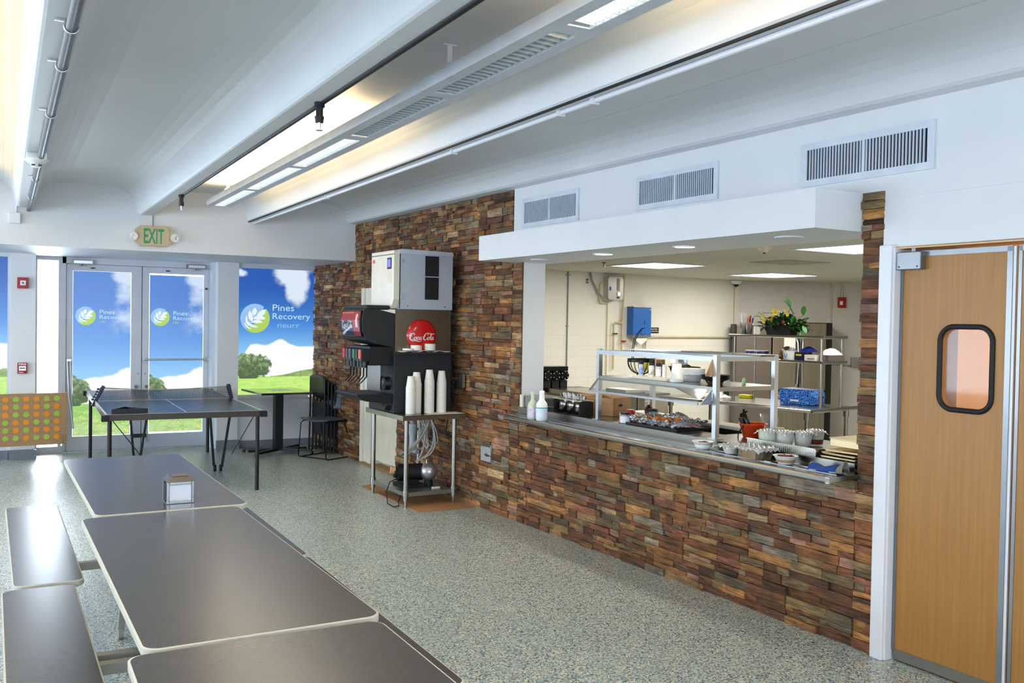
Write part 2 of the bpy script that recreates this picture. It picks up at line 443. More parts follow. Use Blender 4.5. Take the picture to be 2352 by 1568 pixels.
# ------------------------------------------------------------------ far wall with header, pillars and low walls under the windows
struct('wall_far', MB().box(-6.2, 3.95, 10.43, 12.7, 2.325, 3.02), M['wall'])
m = MB(); m.box(0.062, 0.312, 11.87, 12.45, 0.0, 2.325); struct('wall_far', m, M['wall'])
m = MB(); m.box(2.318, 2.572, 11.85, 12.45, 0.0, 2.325); struct('wall_far', m, M['wall'])
m = MB(); m.box(2.572, 3.75, 11.90, 12.45, 0.0, 0.625); m.box(2.572, 3.75, 11.885, 11.90, 0.09, 0.10); struct('wall_far', m, M['wall'])
m = MB(); m.box(-6.2, 0.062, 11.90, 12.45, 0.0, 0.67); m.box(-6.2, -1.25, 11.9, 12.45, 0.67, 2.325); struct('wall_far', m, M['wall'])
m = MB(); m.box(0.05, 0.325, 11.79, 11.87, 0, 0.105); struct('baseboard_far', m, M['greybase'])
m = MB(); m.box(2.308, 2.585, 11.80, 11.85, 0, 0.112); struct('baseboard_far', m, M['greybase'])
m = MB(); m.box(2.59, 3.62, 11.86, 11.90, 0, 0.09); m.box(-6.1, 0.04, 11.86, 11.90, 0, 0.1); struct('baseboard_far', m, M['greybase'])
struct('wall_left', MB().box(-6.3, -6.1, -5.2, 12.9, 0, 3.05), M['wall'])
struct('wall_near', MB().box(-6.3, 5.6, -5.3, -5.1, 0, 3.05), M['wall'])

# ------------------------------------------------------------------ printed films of the glazing
rng = np.random.default_rng(7)
def fbm(u, v, seed, octs=5, base=3.0):
    out = np.zeros_like(u); amp = 1.0; tot = 0
    for o in range(octs):
        r = np.random.default_rng(seed * 31 + o); n = 96; g = r.random((n, n))
        f = base * 2 ** o; x = u * f; y = v * f
        xi = np.floor(x).astype(int); yi = np.floor(y).astype(int); fx = x - xi; fy = y - yi
        fx = fx * fx * (3 - 2 * fx); fy = fy * fy * (3 - 2 * fy)
        a = g[xi % n, yi % n]; b = g[(xi + 1) % n, yi % n]; c = g[xi % n, (yi + 1) % n]; d = g[(xi + 1) % n, (yi + 1) % n]
        out += amp * ((a * (1 - fx) + b * fx) * (1 - fy) + (c * (1 - fx) + d * fx) * fy); tot += amp; amp *= 0.55
    return out / tot
def sstep(a, b, x):
    t = np.clip((x - a) / (b - a), 0, 1); return t * t * (3 - 2 * t)
def mixc(a, b, t): return a * (1 - t[..., None]) + np.array(b) * t[..., None]

def film_picture(nx, nz, kind):
    """meadow, bush and clouded blue sky; kind 'wide' or 'tall'; v = 0 bottom, 1 top; u = 0 left"""
    V, U = np.meshgrid((np.arange(nz) + .5) / nz, (np.arange(nx) + .5) / nx, indexing='ij')
    asp = nx / nz; X = U * asp; Y = V
    tall = kind == 'tall'
    hz = 0.195 if tall else 0.145
    top = np.array(lin((0.13, 0.34, 0.68))) if not tall else np.array(lin((0.30, 0.49, 0.79)))
    mid = np.array(lin((0.30, 0.57, 0.87) if not tall else (0.42, 0.63, 0.90))); low = np.array(lin((0.62, 0.84, 0.97)))
    t1 = sstep(0.38, 0.92, V); t0 = sstep(hz, 0.62, V)
    C = low * (1 - t0[..., None]) + mid * t0[..., None]
    C = C * (1 - t1[..., None]) + top * t1[..., None]
    N = fbm(X * 2.1 + 3, Y * 2.1, 5, 6, 3.0)
    N2 = fbm(X * 2.1 + 9, Y * 2.1 + 4, 9, 6, 3.0)
    # upper right cloud
    cx, cy = (0.74, 0.83) if not tall else (0.97, 0.80)
    d1 = ((U - cx) / (0.22 if not tall else 0.34)) ** 2 + ((V - cy) / (0.14 if not tall else 0.17)) ** 2
    d2 = ((U - 0.78) / 0.36) ** 2 + ((V - 1.0) / (0.10 if not tall else 0.05)) ** 2
    w = np.exp(-d1 * 0.8) + 0.8 * np.exp(-d2)
    if not tall: w += 1.5 * np.exp(-(((U - 0.03) / 0.10) ** 2 + ((V - 0.965) / 0.05) ** 2))
    cl = sstep(0.42, 1.0, w * 0.95 + (N - 0.5) * 1.7) * np.clip(w * 1.5, 0, 1)
    C = mixc(C, lin((0.86, 0.91, 0.96)), cl * (0.92 if not tall else 0.78))
    # horizon cloud bank
    edge = 0.388 + 0.0 * U + (N - 0.5) * 0.05 - 0.11 * sstep(0.18, 0.03, U)
    if not tall: edge += 0.052 * np.exp(-((U - 0.55) / 0.11) ** 2)
    else: edge = hz + 0.12 + 0.05 * U + 0.045 * sstep(0.55, 0.95, U) + (N - 0.5) * 0.07
    bank = sstep(0.012, -0.006, V - edge)
    shade = 0.5 + 0.5 * fbm(X * 1.5, Y * 3, 12, 4, 3.0)
    bc = np.stack([0.80 + 0.16 * shade, 0.87 + 0.11 * shade, 0.95 + 0.05 * shade], -1)
    C = C * (1 - bank[..., None]) + bc * bank[..., None]
    # far trees on the right
    if not tall:
        hill = hz + 0.004 + 0.055 * sstep(0.45, 1.0, U) + (N2 - 0.5) * 0.012
        tm = ((V < hill) & (V > hz - .006)).astype(float)
        g = fbm(X * 9, Y * 9, 21, 4, 4.0)
        C = C * (1 - tm[..., None]) + (np.stack([0.10 + 0.35 * g, 0.20 + 0.38 * g, 0.07 + 0.12 * g], -1)) * tm[..., None]
    # meadow
    gm = sstep(hz + 0.003, hz - 0.003, V)
    dd = (hz - V) / hz
    g = fbm(X * 6, Y * 22, 33, 5, 4.0)
    if not tall:
        gc = np.stack([0.52 + 0.16 * dd * 0 + (g - .5) * .3, 0.80 + (g - .5) * .2, 0.20 + (g - .5) * .2 + 0.0 * dd], -1)
    else:
        dark = sstep(0.30, 0.0, dd)
        gc = np.stack([0.34 + 0.08 * dd + (g - .5) * .35, 0.62 + (g - .5) * .3, 0.14 + 0.14 * dd + (g - .5) * .2], -1)
        fl = fbm(X * 18, Y * 26, 44, 3, 5.0); f = (fl > 0.70) & (dd > 0.25)
        gc[f] = np.array([0.86, 0.80, 0.10])
    C = C * (1 - gm[..., None]) + gc * gm[..., None]
    # bush on the left
    bx, by, br = (0.14, hz + 0.082, 0.150) if not tall else (0.05, hz + 0.075, 0.095)
    NB = fbm(X * 7, Y * 7, 55, 4, 4.0)
    dx = (X - bx * asp) / (br * (1.25 if not tall else 1.0)); dy = (V - by) / (br * (0.72 if not tall else 1.0))
    rr = np.sqrt(dx ** 2 + dy ** 2) + (NB - 0.5) * 0.7
    bm = sstep(0.98, 0.88, rr) * (V > hz - 0.012)
    g = fbm(X * 16, Y * 16, 66, 4, 4.0)
    li = 0.05 + 1.25 * np.clip(g + 0.30 * dy, 0, 1) ** 3
    bcx = np.stack([0.07 + 0.40 * li, 0.13 + 0.50 * li, 0.05 + 0.26 * li], -1) * 0.8
    C = C * (1 - bm[..., None]) + bcx * bm[..., None]
    return np.clip(C, 0.0, 1.0)

FILM = attr_mat('backlit_printed_film', emit=1.0, rough=0.25)
LOGO_W = mat('film_print_white', (0.90, 0.95, 1.0), 0.3, emit=0.95, var=0)
LOGO_B = mat('film_print_pale_blue', (0.60, 0.77, 0.95), 0.3, emit=0.9, var=0)
LOGO_G = mat('film_print_green', (0.70, 0.84, 0.38), 0.3, emit=0.9, var=0)
LOGO_T = mat('film_print_text', (0.74, 0.88, 1.0), 0.3, emit=0.95, var=0)
def film(x0, x1, z0, z1, y, kind, parent, nx, nz):
    C = film_picture(nx, nz, kind)
    xs = np.linspace(x0, x1, nx + 1); zs = np.linspace(z0, z1, nz + 1)
    vx, vz = np.meshgrid(xs, zs); n = nx + 1
    vs = np.stack([vx.ravel(), np.full(vx.size, y), vz.ravel()], -1)
    j, i = np.meshgrid(np.arange(nz), np.arange(nx), indexing='ij'); a = (j * n + i).ravel()
    fs = np.stack([a, a + 1, a + n + 1, a + n], -1)
    me = bpy.data.meshes.new('printed_film'); me.from_pydata(vs.tolist(), [], fs.tolist()); me.materials.append(FILM)
    ca = me.color_attributes.new('Col', 'FLOAT_COLOR', 'CORNER')
    cc = np.repeat(np.concatenate([C.reshape(-1, 3), np.ones((nx * nz, 1))], 1), 4, axis=0)
    ca.data.foreach_set('color', cc.ravel().astype(np.float32))
    o = bpy.data.objects.new('printed_film', me); COL.objects.link(o); o.parent = parent
    return o

def logo(cx, cz, r, y, parent):
    U = Vector((1, 0, 0)); V = Vector((0, 0, 1))
    def fill(pts, yy, m):
        mb = MB(); mb._add([(cx + r * p[0], yy, cz + r * p[1]) for p in pts], [tuple(range(len(pts)))]); return mb
    mb = MB()
    # pale blue disc part (upper left) and green part (lower right)
    mb.cur = 0
    blue = [(math.cos(math.radians(a)), math.sin(math.radians(a))) for a in range(55, 232, 8)] + [(-0.45, -0.55), (0.1, 0.0), (0.52, 0.5)]
    mb._add([(cx + r * p[0], y, cz + r * p[1]) for p in blue], [tuple(range(len(blue)))])
    mb.cur = 1
    gr = [(math.cos(math.radians(a)) * .99, math.sin(math.radians(a)) * .99) for a in range(-125, 50, 8)] + [(0.55, 0.2), (0.1, -0.3), (-0.55, -0.62)]
    mb._add([(cx + r * p[0], y - .001, cz + r * p[1]) for p in gr], [tuple(range(len(gr)))])
    mb.cur = 2
    def petal(p, q, wdt, bend=0.0):
        p = Vector(p); q = Vector(q); d = q - p; nrm = Vector((-d.y, d.x)); n = 9; L = []; R = []
        for i in range(n + 1):
            t = i / n; w = wdt * .9 * math.sin(math.pi * t) ** 0.8; c = p + d * t + nrm * bend * math.sin(math.pi * t)
            L.append(c + nrm * w); R.append(c - nrm * w)
        pts = L + R[::-1][1:-1]
        mb._add([(cx + r * a.x, y - .002, cz + r * a.y) for a in pts], [tuple(range(len(pts)))])
    petal((-0.12, 0.18), (0.0, 0.72), 0.32)
    petal((0.12, 0.2), (0.70, 0.62), 0.27, -0.08)
    petal((-0.20, -0.22), (-0.38, 0.52), 0.22, 0.05)
    petal((-0.16, -0.02), (0.72, -0.02), 0.20, 0.10)
    petal((-0.26, -0.28), (0.52, -0.26), 0.17, 0.08)
    petal((-0.66, -0.08), (0.22, -0.60), 0.09, -0.14)
    petal((-0.58, 0.22), (-0.40, -0.55), 0.10, -0.12)
    petal((-0.76, -0.28), (-0.20, -0.75), 0.07, -0.12)
    return mb.build('logo_print', [LOGO_B, LOGO_G, LOGO_W], parent)

def words(parent, y, items):
    for (s, x, z, w, h, m) in items:
        mb = MB(); put_text(mb, s, (x, y, z), (1, 0, 0), (0, 0, 1), w, h); mb.build('lettering', m, parent)

# window_1: right of the doors
m = MB()
yF = 11.90
for (a, b, c, d) in ((2.572, 3.70, 2.265, 2.325), (3.55, 3.70, 0.60, 2.27)): m.box(a, b, yF - .02, yF + .06, c, d)
m.box(2.572, 3.47, yF - .045, yF + .06, 0.625, 0.668)
w1 = struct('window_1', m, M['frame'])
film(2.574, 3.55, 0.66, 2.265, yF + .01, 'wide', w1, 170, 280)
logo(2.79, 1.635, 0.185, yF + .004, w1)
words(w1, yF + .003, [('Pines', 3.010, 1.735, 0.275, 0.082, LOGO_T), ('Recovery', 3.010, 1.605, 0.49, 0.100, LOGO_T), ('neurr', 3.075, 1.520, 0.285, 0.045, LOGO_B)])
# window_2: left edge of the photo
m = MB(); m.box(0.03, 0.062, yF - .01, yF + .06, 0.67, 2.325); m.box(-1.25, 0.062, yF - .02, yF + .06, 2.28, 2.325); m.box(-1.25, 0.05, yF - .03, yF + .06, 0.67, 0.70)
w2 = struct('window_2', m, M['frame'])
film(-1.2, 0.035, 0.70, 2.285, yF + .01, 'wide', w2, 130, 180)
# window_3: clear side light
yD = 12.25
m = MB()
m.box(0.300, 0.337, yD - .03, yD + .05, 0, 2.325); m.box(0.560, 0.602, yD - .03, yD + .05, 0, 2.325); m.box(0.337, 0.56, yD - .03, yD + .05, 0, 0.075); m.box(0.337, 0.56, yD - .03, yD + .05, 2.28, 2.325)
w3 = struct('window_3', m, M['frame'])
MB().box(0.337, 0.56, yD + .005, yD + .011, 0.075, 2.28).build('glass', thin_clear('clear_glass', (1, 1, 1), 0.02), w3)
# door frame
m = MB()
m.box(0.602, 0.640, yD - .04, yD + .06, 0, 2.325); m.box(2.305, 2.36, yD - .04, yD + .06, 0, 2.325); m.box(0.602, 2.36, yD - .04, yD + .06, 2.250, 2.325); m.box(.63, .66, yD + .022, yD + .05, 0, 2.25); m.box(2.29, 2.31, yD + .022, yD + .05, 0, 2.25); m.box(.63, 2.31, yD + .022, yD + .05, 2.235, 2.255); m.box(1.465, 1.505, yD + .022, yD + .05, 0, 2.25)
m.box(2.28, 2.318, 12.0, yD - .04, 0, 2.325)
struct('trim_2', m, M['frame'])
m = MB(); m.box(0.602, 2.36, yD - .06, yD + .1, 0, 0.012); struct('trim_3', m, M['steel2'])
def glazed_leaf(n, x0, x1, gx0, gx1, closer_x, bar):
    y0, y1 = yD - .022, yD + .022; gz0, gz1 = 0.185, 2.168
    m = MB(); m.box(x0, gx0, y0, y1, .014, 2.245); m.box(gx1, x1, y0, y1, .014, 2.245); m.box(gx0, gx1, y0, y1, .014, gz0); m.box(gx0, gx1, y0, y1, gz1, 2.245)
    o = struct('door_%d' % n, m, M['frame'])
    film(gx0 + (.002 if n == 1 else .005), gx1 - (.004 if n == 1 else .003), gz0 + (.003 if n == 1 else .016), gz1 - (.001 if n == 1 else .016), yD, 'tall', o, 110, 330)
    MB().box(gx0, gx1, yD + .008, yD + .012, gz0, gz1).build('glass', thin_clear('clear_glass'), o)
    cw = 0.235
    mb = MB(); mb.box(closer_x, closer_x + cw, y0 - .055, y0, 2.245, 2.295); mb.cur = 1; mb.box(closer_x + .02, closer_x + cw - .015, y0 - .06, y0 - .05, 2.254, 2.286)
    mb.cur = 0; mb.cyl((closer_x + .1, y0 - .03, 2.222), (closer_x + .1, y0 - .03, 2.245), .014); mb.box(closer_x + .1, closer_x + .17, y0 - .035, y0 - .02, 2.225, 2.232)
    mb.build('door_closer', [M['dsteel'], M['alu']], o)
    mb = MB(); mb.box(gx0 + .19, gx0 + .24, y0 - .004, y0, 2.198, 2.212); mb.build('maker_plate', M['black'], o)
    sx = x1 - .055 if n == 1 else x0 + .055
    mb = MB(); mb.cyl((sx, y0 - .015, .77), (sx, y0, .77), .022); mb.cyl((sx + (.02 if n == 1 else -.02), y0 - .004, .93), (sx + (.02 if n == 1 else -.02), y0, .93), .008)
    mb.build('lock_cylinder', M['dsteel'], o)
    return o
d1 = glazed_leaf(1, 0.645, 1.480, 0.715, 1.362, 0.70, False)
d2 = glazed_leaf(2, 1.490, 2.300, 1.570, 2.217, 2.00, True)
for d, cx in ((d1, 0.855), (d2, 1.700)):
    logo(cx, 1.63, 0.112, yD - .006, d)
    words(d, yD - .006, [('Pines', cx + .155, 1.655, 0.165, 0.052, LOGO_T), ('Recovery', cx + .155, 1.582, 0.305, 0.062, LOGO_T), ('Life', cx + .155, 1.552, 0.065, 0.026, LOGO_G)])
MB().tube([(1.50, yD - .07, 1.105), (2.27, yD - .07, 1.105)], .013).box(1.495, 1.52, yD - .075, yD - .02, 1.09, 1.12).box(2.255, 2.28, yD - .075, yD - .02, 1.09, 1.12).build('push_bar', M['alu'], d2)
MB().tube([(0.655, yD - .06, 1.10), (0.672, yD - .09, .7), (0.722, yD - .10, .29)], .011).tube([(0.690, yD - .05, 1.09), (0.72, yD - .09, .29)], .008).box(0.65, .70, yD - .075, yD - .02, 1.09, 1.115).build('hanging_push_bar', M['alu'], d1)
MB().box(1.39, 1.545, yD - .045, yD - .02, .145, .19).build('hasp', M['black'], d2)
t = thing('padlock', 'small padlock hanging from the black hasp low on the exit doors', 'padlock', (1.515, yD - .06, .085))
MB().box(-.02, .02, -.011, .011, 0, .045).build('lock_body', M['alu'], t, bevel=.004)
MB().tube([(-.013, 0, .045), (-.013, 0, .068), (-.006, 0, .078), (.006, 0, .078), (.013, 0, .068), (.013, 0, .045)], .003).build('shackle', M['alu'], t)
mb = MB(); mb.box(2.235, 2.262, yD - .03, yD - .022, 1.985, 2.01); mb.build('door_sticker', mat('torn_red_sticker', (0.45, 0.2, 0.15), .6), d2)

# ------------------------------------------------------------------ serving wall (own frame)
for b_ in ((W + .022, W + .22, 6.70, 9.06, 0, 3.0), (W + .022, W + .22, 10.02, 12.9, 0, 3.0), (W + .022, W + .22, 9.06, 10.02, 2.0, 3.0), (W + .022, W + .235, 3.19, 6.55, 0, 0.86), (W + .022, W + .22, 2.985, 3.19, 0, 2.3), (W + .024, W + .235, 6.552, 6.70, 0, 2.335)):
    struct('wall_right', MB().box(*b_), M['wall'] if b_[2] == 6.552 or b_[5] == 2.3 else mat('dark_mortar', (.32, .28, .24), .9), K=True)
m = MB()
m.box(W, W + .235, 3.06, 6.68, 2.335, 3.0); m.box(W + .02, W + .235, 6.68, 6.70, 2.335, 3.0); m.box(W, W + .235, 1.76, 3.06, 2.045, 3.0); m.box(W, W + .235, -5.2, 1.76, 0, 3.0)
# a shallow vertical plaster joint and a level paint joint, as on the real wall
m.box(W - .004, W, -1.0, 2.98, 2.295, 2.30)
struct('wall_right', m, M['wall'], K=True)
# block joints on the end of the wall left of the hatch
m = MB()
for z in (1.10, 1.22, 1.36, 1.50): m.box(W + .012, W + .232, 6.5505, 6.553, z, z + .008)
struct('trim_4', m, M['trim'], K=True)
# stone cladding
STONE = attr_mat('split_slate_cladding', rough=0.72, bump=0.9, bscale=55, spec=0.45)
pal = [((0.50, 0.31, 0.17), 22), ((0.57, 0.39, 0.21), 16), ((0.43, 0.28, 0.17), 16), ((0.62, 0.50, 0.32), 9), ((0.50, 0.43, 0.29), 14),
       ((0.53, 0.51, 0.45), 7), ((0.44, 0.40, 0.32), 10), ((0.68, 0.49, 0.26), 8), ((0.52, 0.33, 0.24), 9), ((0.62, 0.47, 0.40), 5), ((0.72, 0.63, 0.47), 3), ((0.36, 0.24, 0.16), 8)]
R1 = random.Random(12)
def stone_ok(y, z):
    if y > 6.70: a = z < 2.745
    elif y > 6.55: a = z < 2.30
    elif y > 3.19: return z < .862
    elif y > 3.055: return z < 2.337
    else: return False
    if 9.06 < y < 10.02 and z < 1.985: return False
    if 7.02 < y < 7.20 and .42 < z < .57: return False
    return a
def stone(mb, y0, y1, z0, z1):
    c = [p for p, w in pal for _ in range(w)]
    base = R1.choice(c); k = R1.uniform(.94, 1.24); g_ = sum(base) / 3; col = lin([min(1, max(0, (v * .78 + g_ * .22) * k * .96)) for v in base]); mb.col = col
    d = R1.uniform(.004, .026); g = .0015; nu = max(2, int((y1 - y0) / .045)); x1 = W + .022
    t0 = R1.uniform(-.005, .005); t1 = R1.uniform(-.004, .004)
    fr = []
    for j in range(3):
        for i in range(nu + 1):
            u = i / nu; v = j / 2
            e = .005 if (i in (0, nu) or j in (0, 2)) else 0
            jy = R1.uniform(-.002, .002) if 0 < i < nu else 0
            fr.append((W + .012 - d + t0 * (u - .5) + t1 * (v - .5) + e + R1.uniform(-.003, .003), y0 + g + (y1 - y0 - 2 * g) * u, z0 + g + (z1 - z0 - 2 * g) * v + (jy if j == 1 else R1.uniform(-.0018, .0018))))
    n = nu + 1; b = list(fr)
    edge = [i for i in range(n)] + [2 * n - 1] + [3 * n - 1 - i for i in range(n)] + [n]
    for e in edge: b.append((x1, fr[e][1], fr[e][2]))
    m_ = len(edge)
    fs = [(j * n + i, j * n + n + i, j * n + n + i + 1, j * n + i + 1) for j in range(2) for i in range(nu)]
    fs += [(edge[k], edge[(k + 1) % m_], 3 * n + (k + 1) % m_, 3 * n + k) for k in range(m_)]
    mb._add(b, fs)
def clad(mb, ya, yb, za, zb):
    z = za
    while z < zb - .01:
        ph = min(.15, zb - z)
        if zb - z - ph < .04: ph = zb - z
        y = ya
        while y < yb - .005:
            pl = min(R1.uniform(.45, .75), yb - y)
            if yb - y - pl < .08: pl = yb - y
            k = 1 if ph < .05 else R1.choice((3, 3, 4, 4)) if ph > .12 else 2
            hs = [R1.uniform(.6, 1.4) for _ in range(k)]; s_ = sum(hs); zz = z
            for h in hs:
                hh = ph * h / s_; yy = y
                while yy < y + pl - .004:
                    L = min(R1.choice((R1.uniform(.05, .12), R1.uniform(.10, .22), R1.uniform(.12, .3), R1.uniform(.18, .34))), y + pl - yy)
                    if y + pl - yy - L < .045: L = y + pl - yy
                    if stone_ok(yy + L / 2, zz + hh / 2): stone(mb, yy, yy + L, zz, zz + hh)
                    yy += L
                zz += hh
            y += pl
        z += ph
mb = MB()
clad(mb, 10.02, 12.55, 0, 2.745); clad(mb, 9.06, 10.02, 1.985, 2.745); clad(mb, 6.70, 9.06, 0, 2.745); clad(mb, 6.55, 6.70, 0, 2.30)
clad(mb, 3.19, 6.55, 0, .862); clad(mb, 3.055, 3.19, 0, 2.336)
struct('wall_right', mb, STONE, K=True)
for b_ in ((6.55, 6.702, .86, 2.3), (3.056, 3.19, .86, 2.3)): struct('trim_11', MB().box(W + .014, W + .021, *b_), mat('dark_mortar', (.32, .28, .24)), K=True)
m = MB(); m.box(W + .004, W + .02, 7.02, 7.20, .42, .57); struct('trim_5', m, mat('grey_patch_plaster', (0.62, 0.62, 0.62), .8), K=True)
# closet door
m = MB()
m.box(W - .03, W + .1, 9.93, 10.02, 0.02, 2.0); m.box(W - .01, W + .1, 9.80, 9.93, 0.02, 2.0); m.box(W - .02, W + .1, 9.72, 9.80, 0.02, 2.0); m.box(W - .01, W + .1, 9.06, 9.8, 1.93, 2.0)
struct('trim_6', m, mat('cream_trim', (0.86, 0.84, 0.78), .5), K=True)
m = MB(); m.box(W + .015, W + .055, 9.065, 9.72, 0.085, 1.93); struct('door_3', m, mat('cream_door', (0.87, 0.84, 0.76), .5), K=True)
m = MB(); m.box(W - .03, W + .1, 9.06, 10.02, 0, 0.03); struct('trim_7', m, mat('wood_threshold', (0.55, 0.43, 0.28), .6), K=True)

# soffit over the hatch with its lamps
m = MB(); m.box(3.62, W + .30, 3.195, 6.655, 2.14, 2.337)
struct('trim_8', m, M['wall'], K=True)
for i, (y, on_) in enumerate(((6.162, 0), (5.328, 1), (4.474, 1), (3.62, 0))):
    t = thing('downlight', ['round recessed downlight under the serving hatch soffit, furthest left, unlit', 'lit round recessed downlight, left one of the two lit ones under the soffit',
        'lit round recessed downlight, right one of the two lit ones under the soffit', 'round recessed downlight at the right end of the soffit, dim'][i], 'ceiling light', (3.90, y, 2.14), 0, True, 'downlights in the soffit')
    MB().lathe((0, 0, -.008), [(.066, .004), (.075, 0), (.078, .003), (.078, .008), (.06, .008)], 24).build('trim_ring', M['trim'], t)
    MB().cyl((0, 0, -.006), (0, 0, -.0035), .062, n=24).build('lens', mat('downlight_lens_lit', (1, .97, .9), .4, emit=6) if on_ else mat('downlight_lens_off', (.85, .87, .9), .3), t)
    if on_: area('downlight_lamp', (3.90, y, 2.125), (.1, .1), 5, (1, .95, .85), (0, 0, -1), K=True, parent=t)

# kitchen shell
m = MB()
def slab(m, p, q, t, z0, z1):
    p = Vector((*p, 0)); q = Vector((*q, 0)); d = (q - p).normalized(); nrm = Vector((-d.y, d.x, 0)) * t
    vs = [p, q, q + nrm, p + nrm]; m._add([(v.x, v.y, z) for z in (z0, z1) for v in vs], [(0, 3, 2, 1), (4, 5, 6, 7), (0, 1, 5, 4), (1, 2, 6, 5), (2, 3, 7, 6), (3, 0, 4, 7)])
def block_wall_mat():
    m = M['kwall'].copy(); m.name = 'painted_block_wall'; nt = m.node_tree; b = nt.nodes['Principled BSDF']
    tc = nt.nodes.new('ShaderNodeTexCoord'); mp = nt.nodes.new('ShaderNodeMapping'); mp.inputs['Rotation'].default_value = (math.radians(90), 0, 0)
    nt.links.new(tc.outputs['Object'], mp.inputs[0])
    br = nt.nodes.new('ShaderNodeTexBrick'); br.inputs['Scale'].default_value = 1; br.inputs['Brick Width'].default_value = .41; br.inputs['Row Height'].default_value = .135
    br.inputs['Mortar Size'].default_value = .005; br.inputs['Mortar Smooth'].default_value = .5; br.inputs['Color1'].default_value = (1, 1, 1, 1); br.inputs['Color2'].default_value = (1, 1, 1, 1); br.inputs['Mortar'].default_value = (0, 0, 0, 1)
    nt.links.new(mp.outputs[0], br.inputs['Vector'])
    bp = nt.nodes.new('ShaderNodeBump'); bp.inputs['Strength'].default_value = .5; bp.inputs['Distance'].default_value = .006
    nt.links.new(br.outputs['Color'], bp.inputs['Height']); nt.links.new(bp.outputs[0], b.inputs['Normal'])
    return m
KB = block_wall_mat()
slab(m, (4.1, 9.66), (9.75, 9.98), .15, 0, 1.53); struct('wall_kitchen_far', m, KB, K=True)
m = MB(); slab(m, (4.1, 9.66), (9.75, 9.98), .15, 1.53, 2.4); struct('wall_kitchen_far', m, M['kwall'], K=True)
m = MB(); slab(m, (9.75, 9.98), (13.2, 7.98), .15, 0, 2.4); struct('wall_kitchen_back', m, mat('greige_wall_paint', (0.80, 0.77, 0.73), .6, var=.03), K=True)
m = MB(); m.box(13.1, 13.2, 2.8, 8.1, 0, 2.4); m.box(4.15, 13.2, 2.88, 2.98, 0, 2.4); struct('wall_kitchen_near', m, M['kwall'], K=True)
m = MB(); m.box(W + .235, 13.3, 2.9, 10.2, 2.30, 2.42); struct('ceiling', m, M['kceil'], K=True)
# corridor behind the swing doors
PE = mat('peach_corridor_wall', (0.92, 0.76, 0.58), .6)
m = MB(); m.box(5.6, 5.7, -1, 2.9, 0, 2.5); m.box(4.2, 5.7, 2.8, 2.88, 0, 2.5); m.box(4.2, 5.7, -1.1, -1, 0, 2.5); m.box(4.2, 5.7, -1.1, 2.9, 2.4, 2.5); struct('wall_corridor', m, PE, K=True)
area('corridor_lamp', (4.9, 1.2, 2.38), (.5, 1.0), 26, (1.0, .84, .55), (0, 0, -1), K=True)
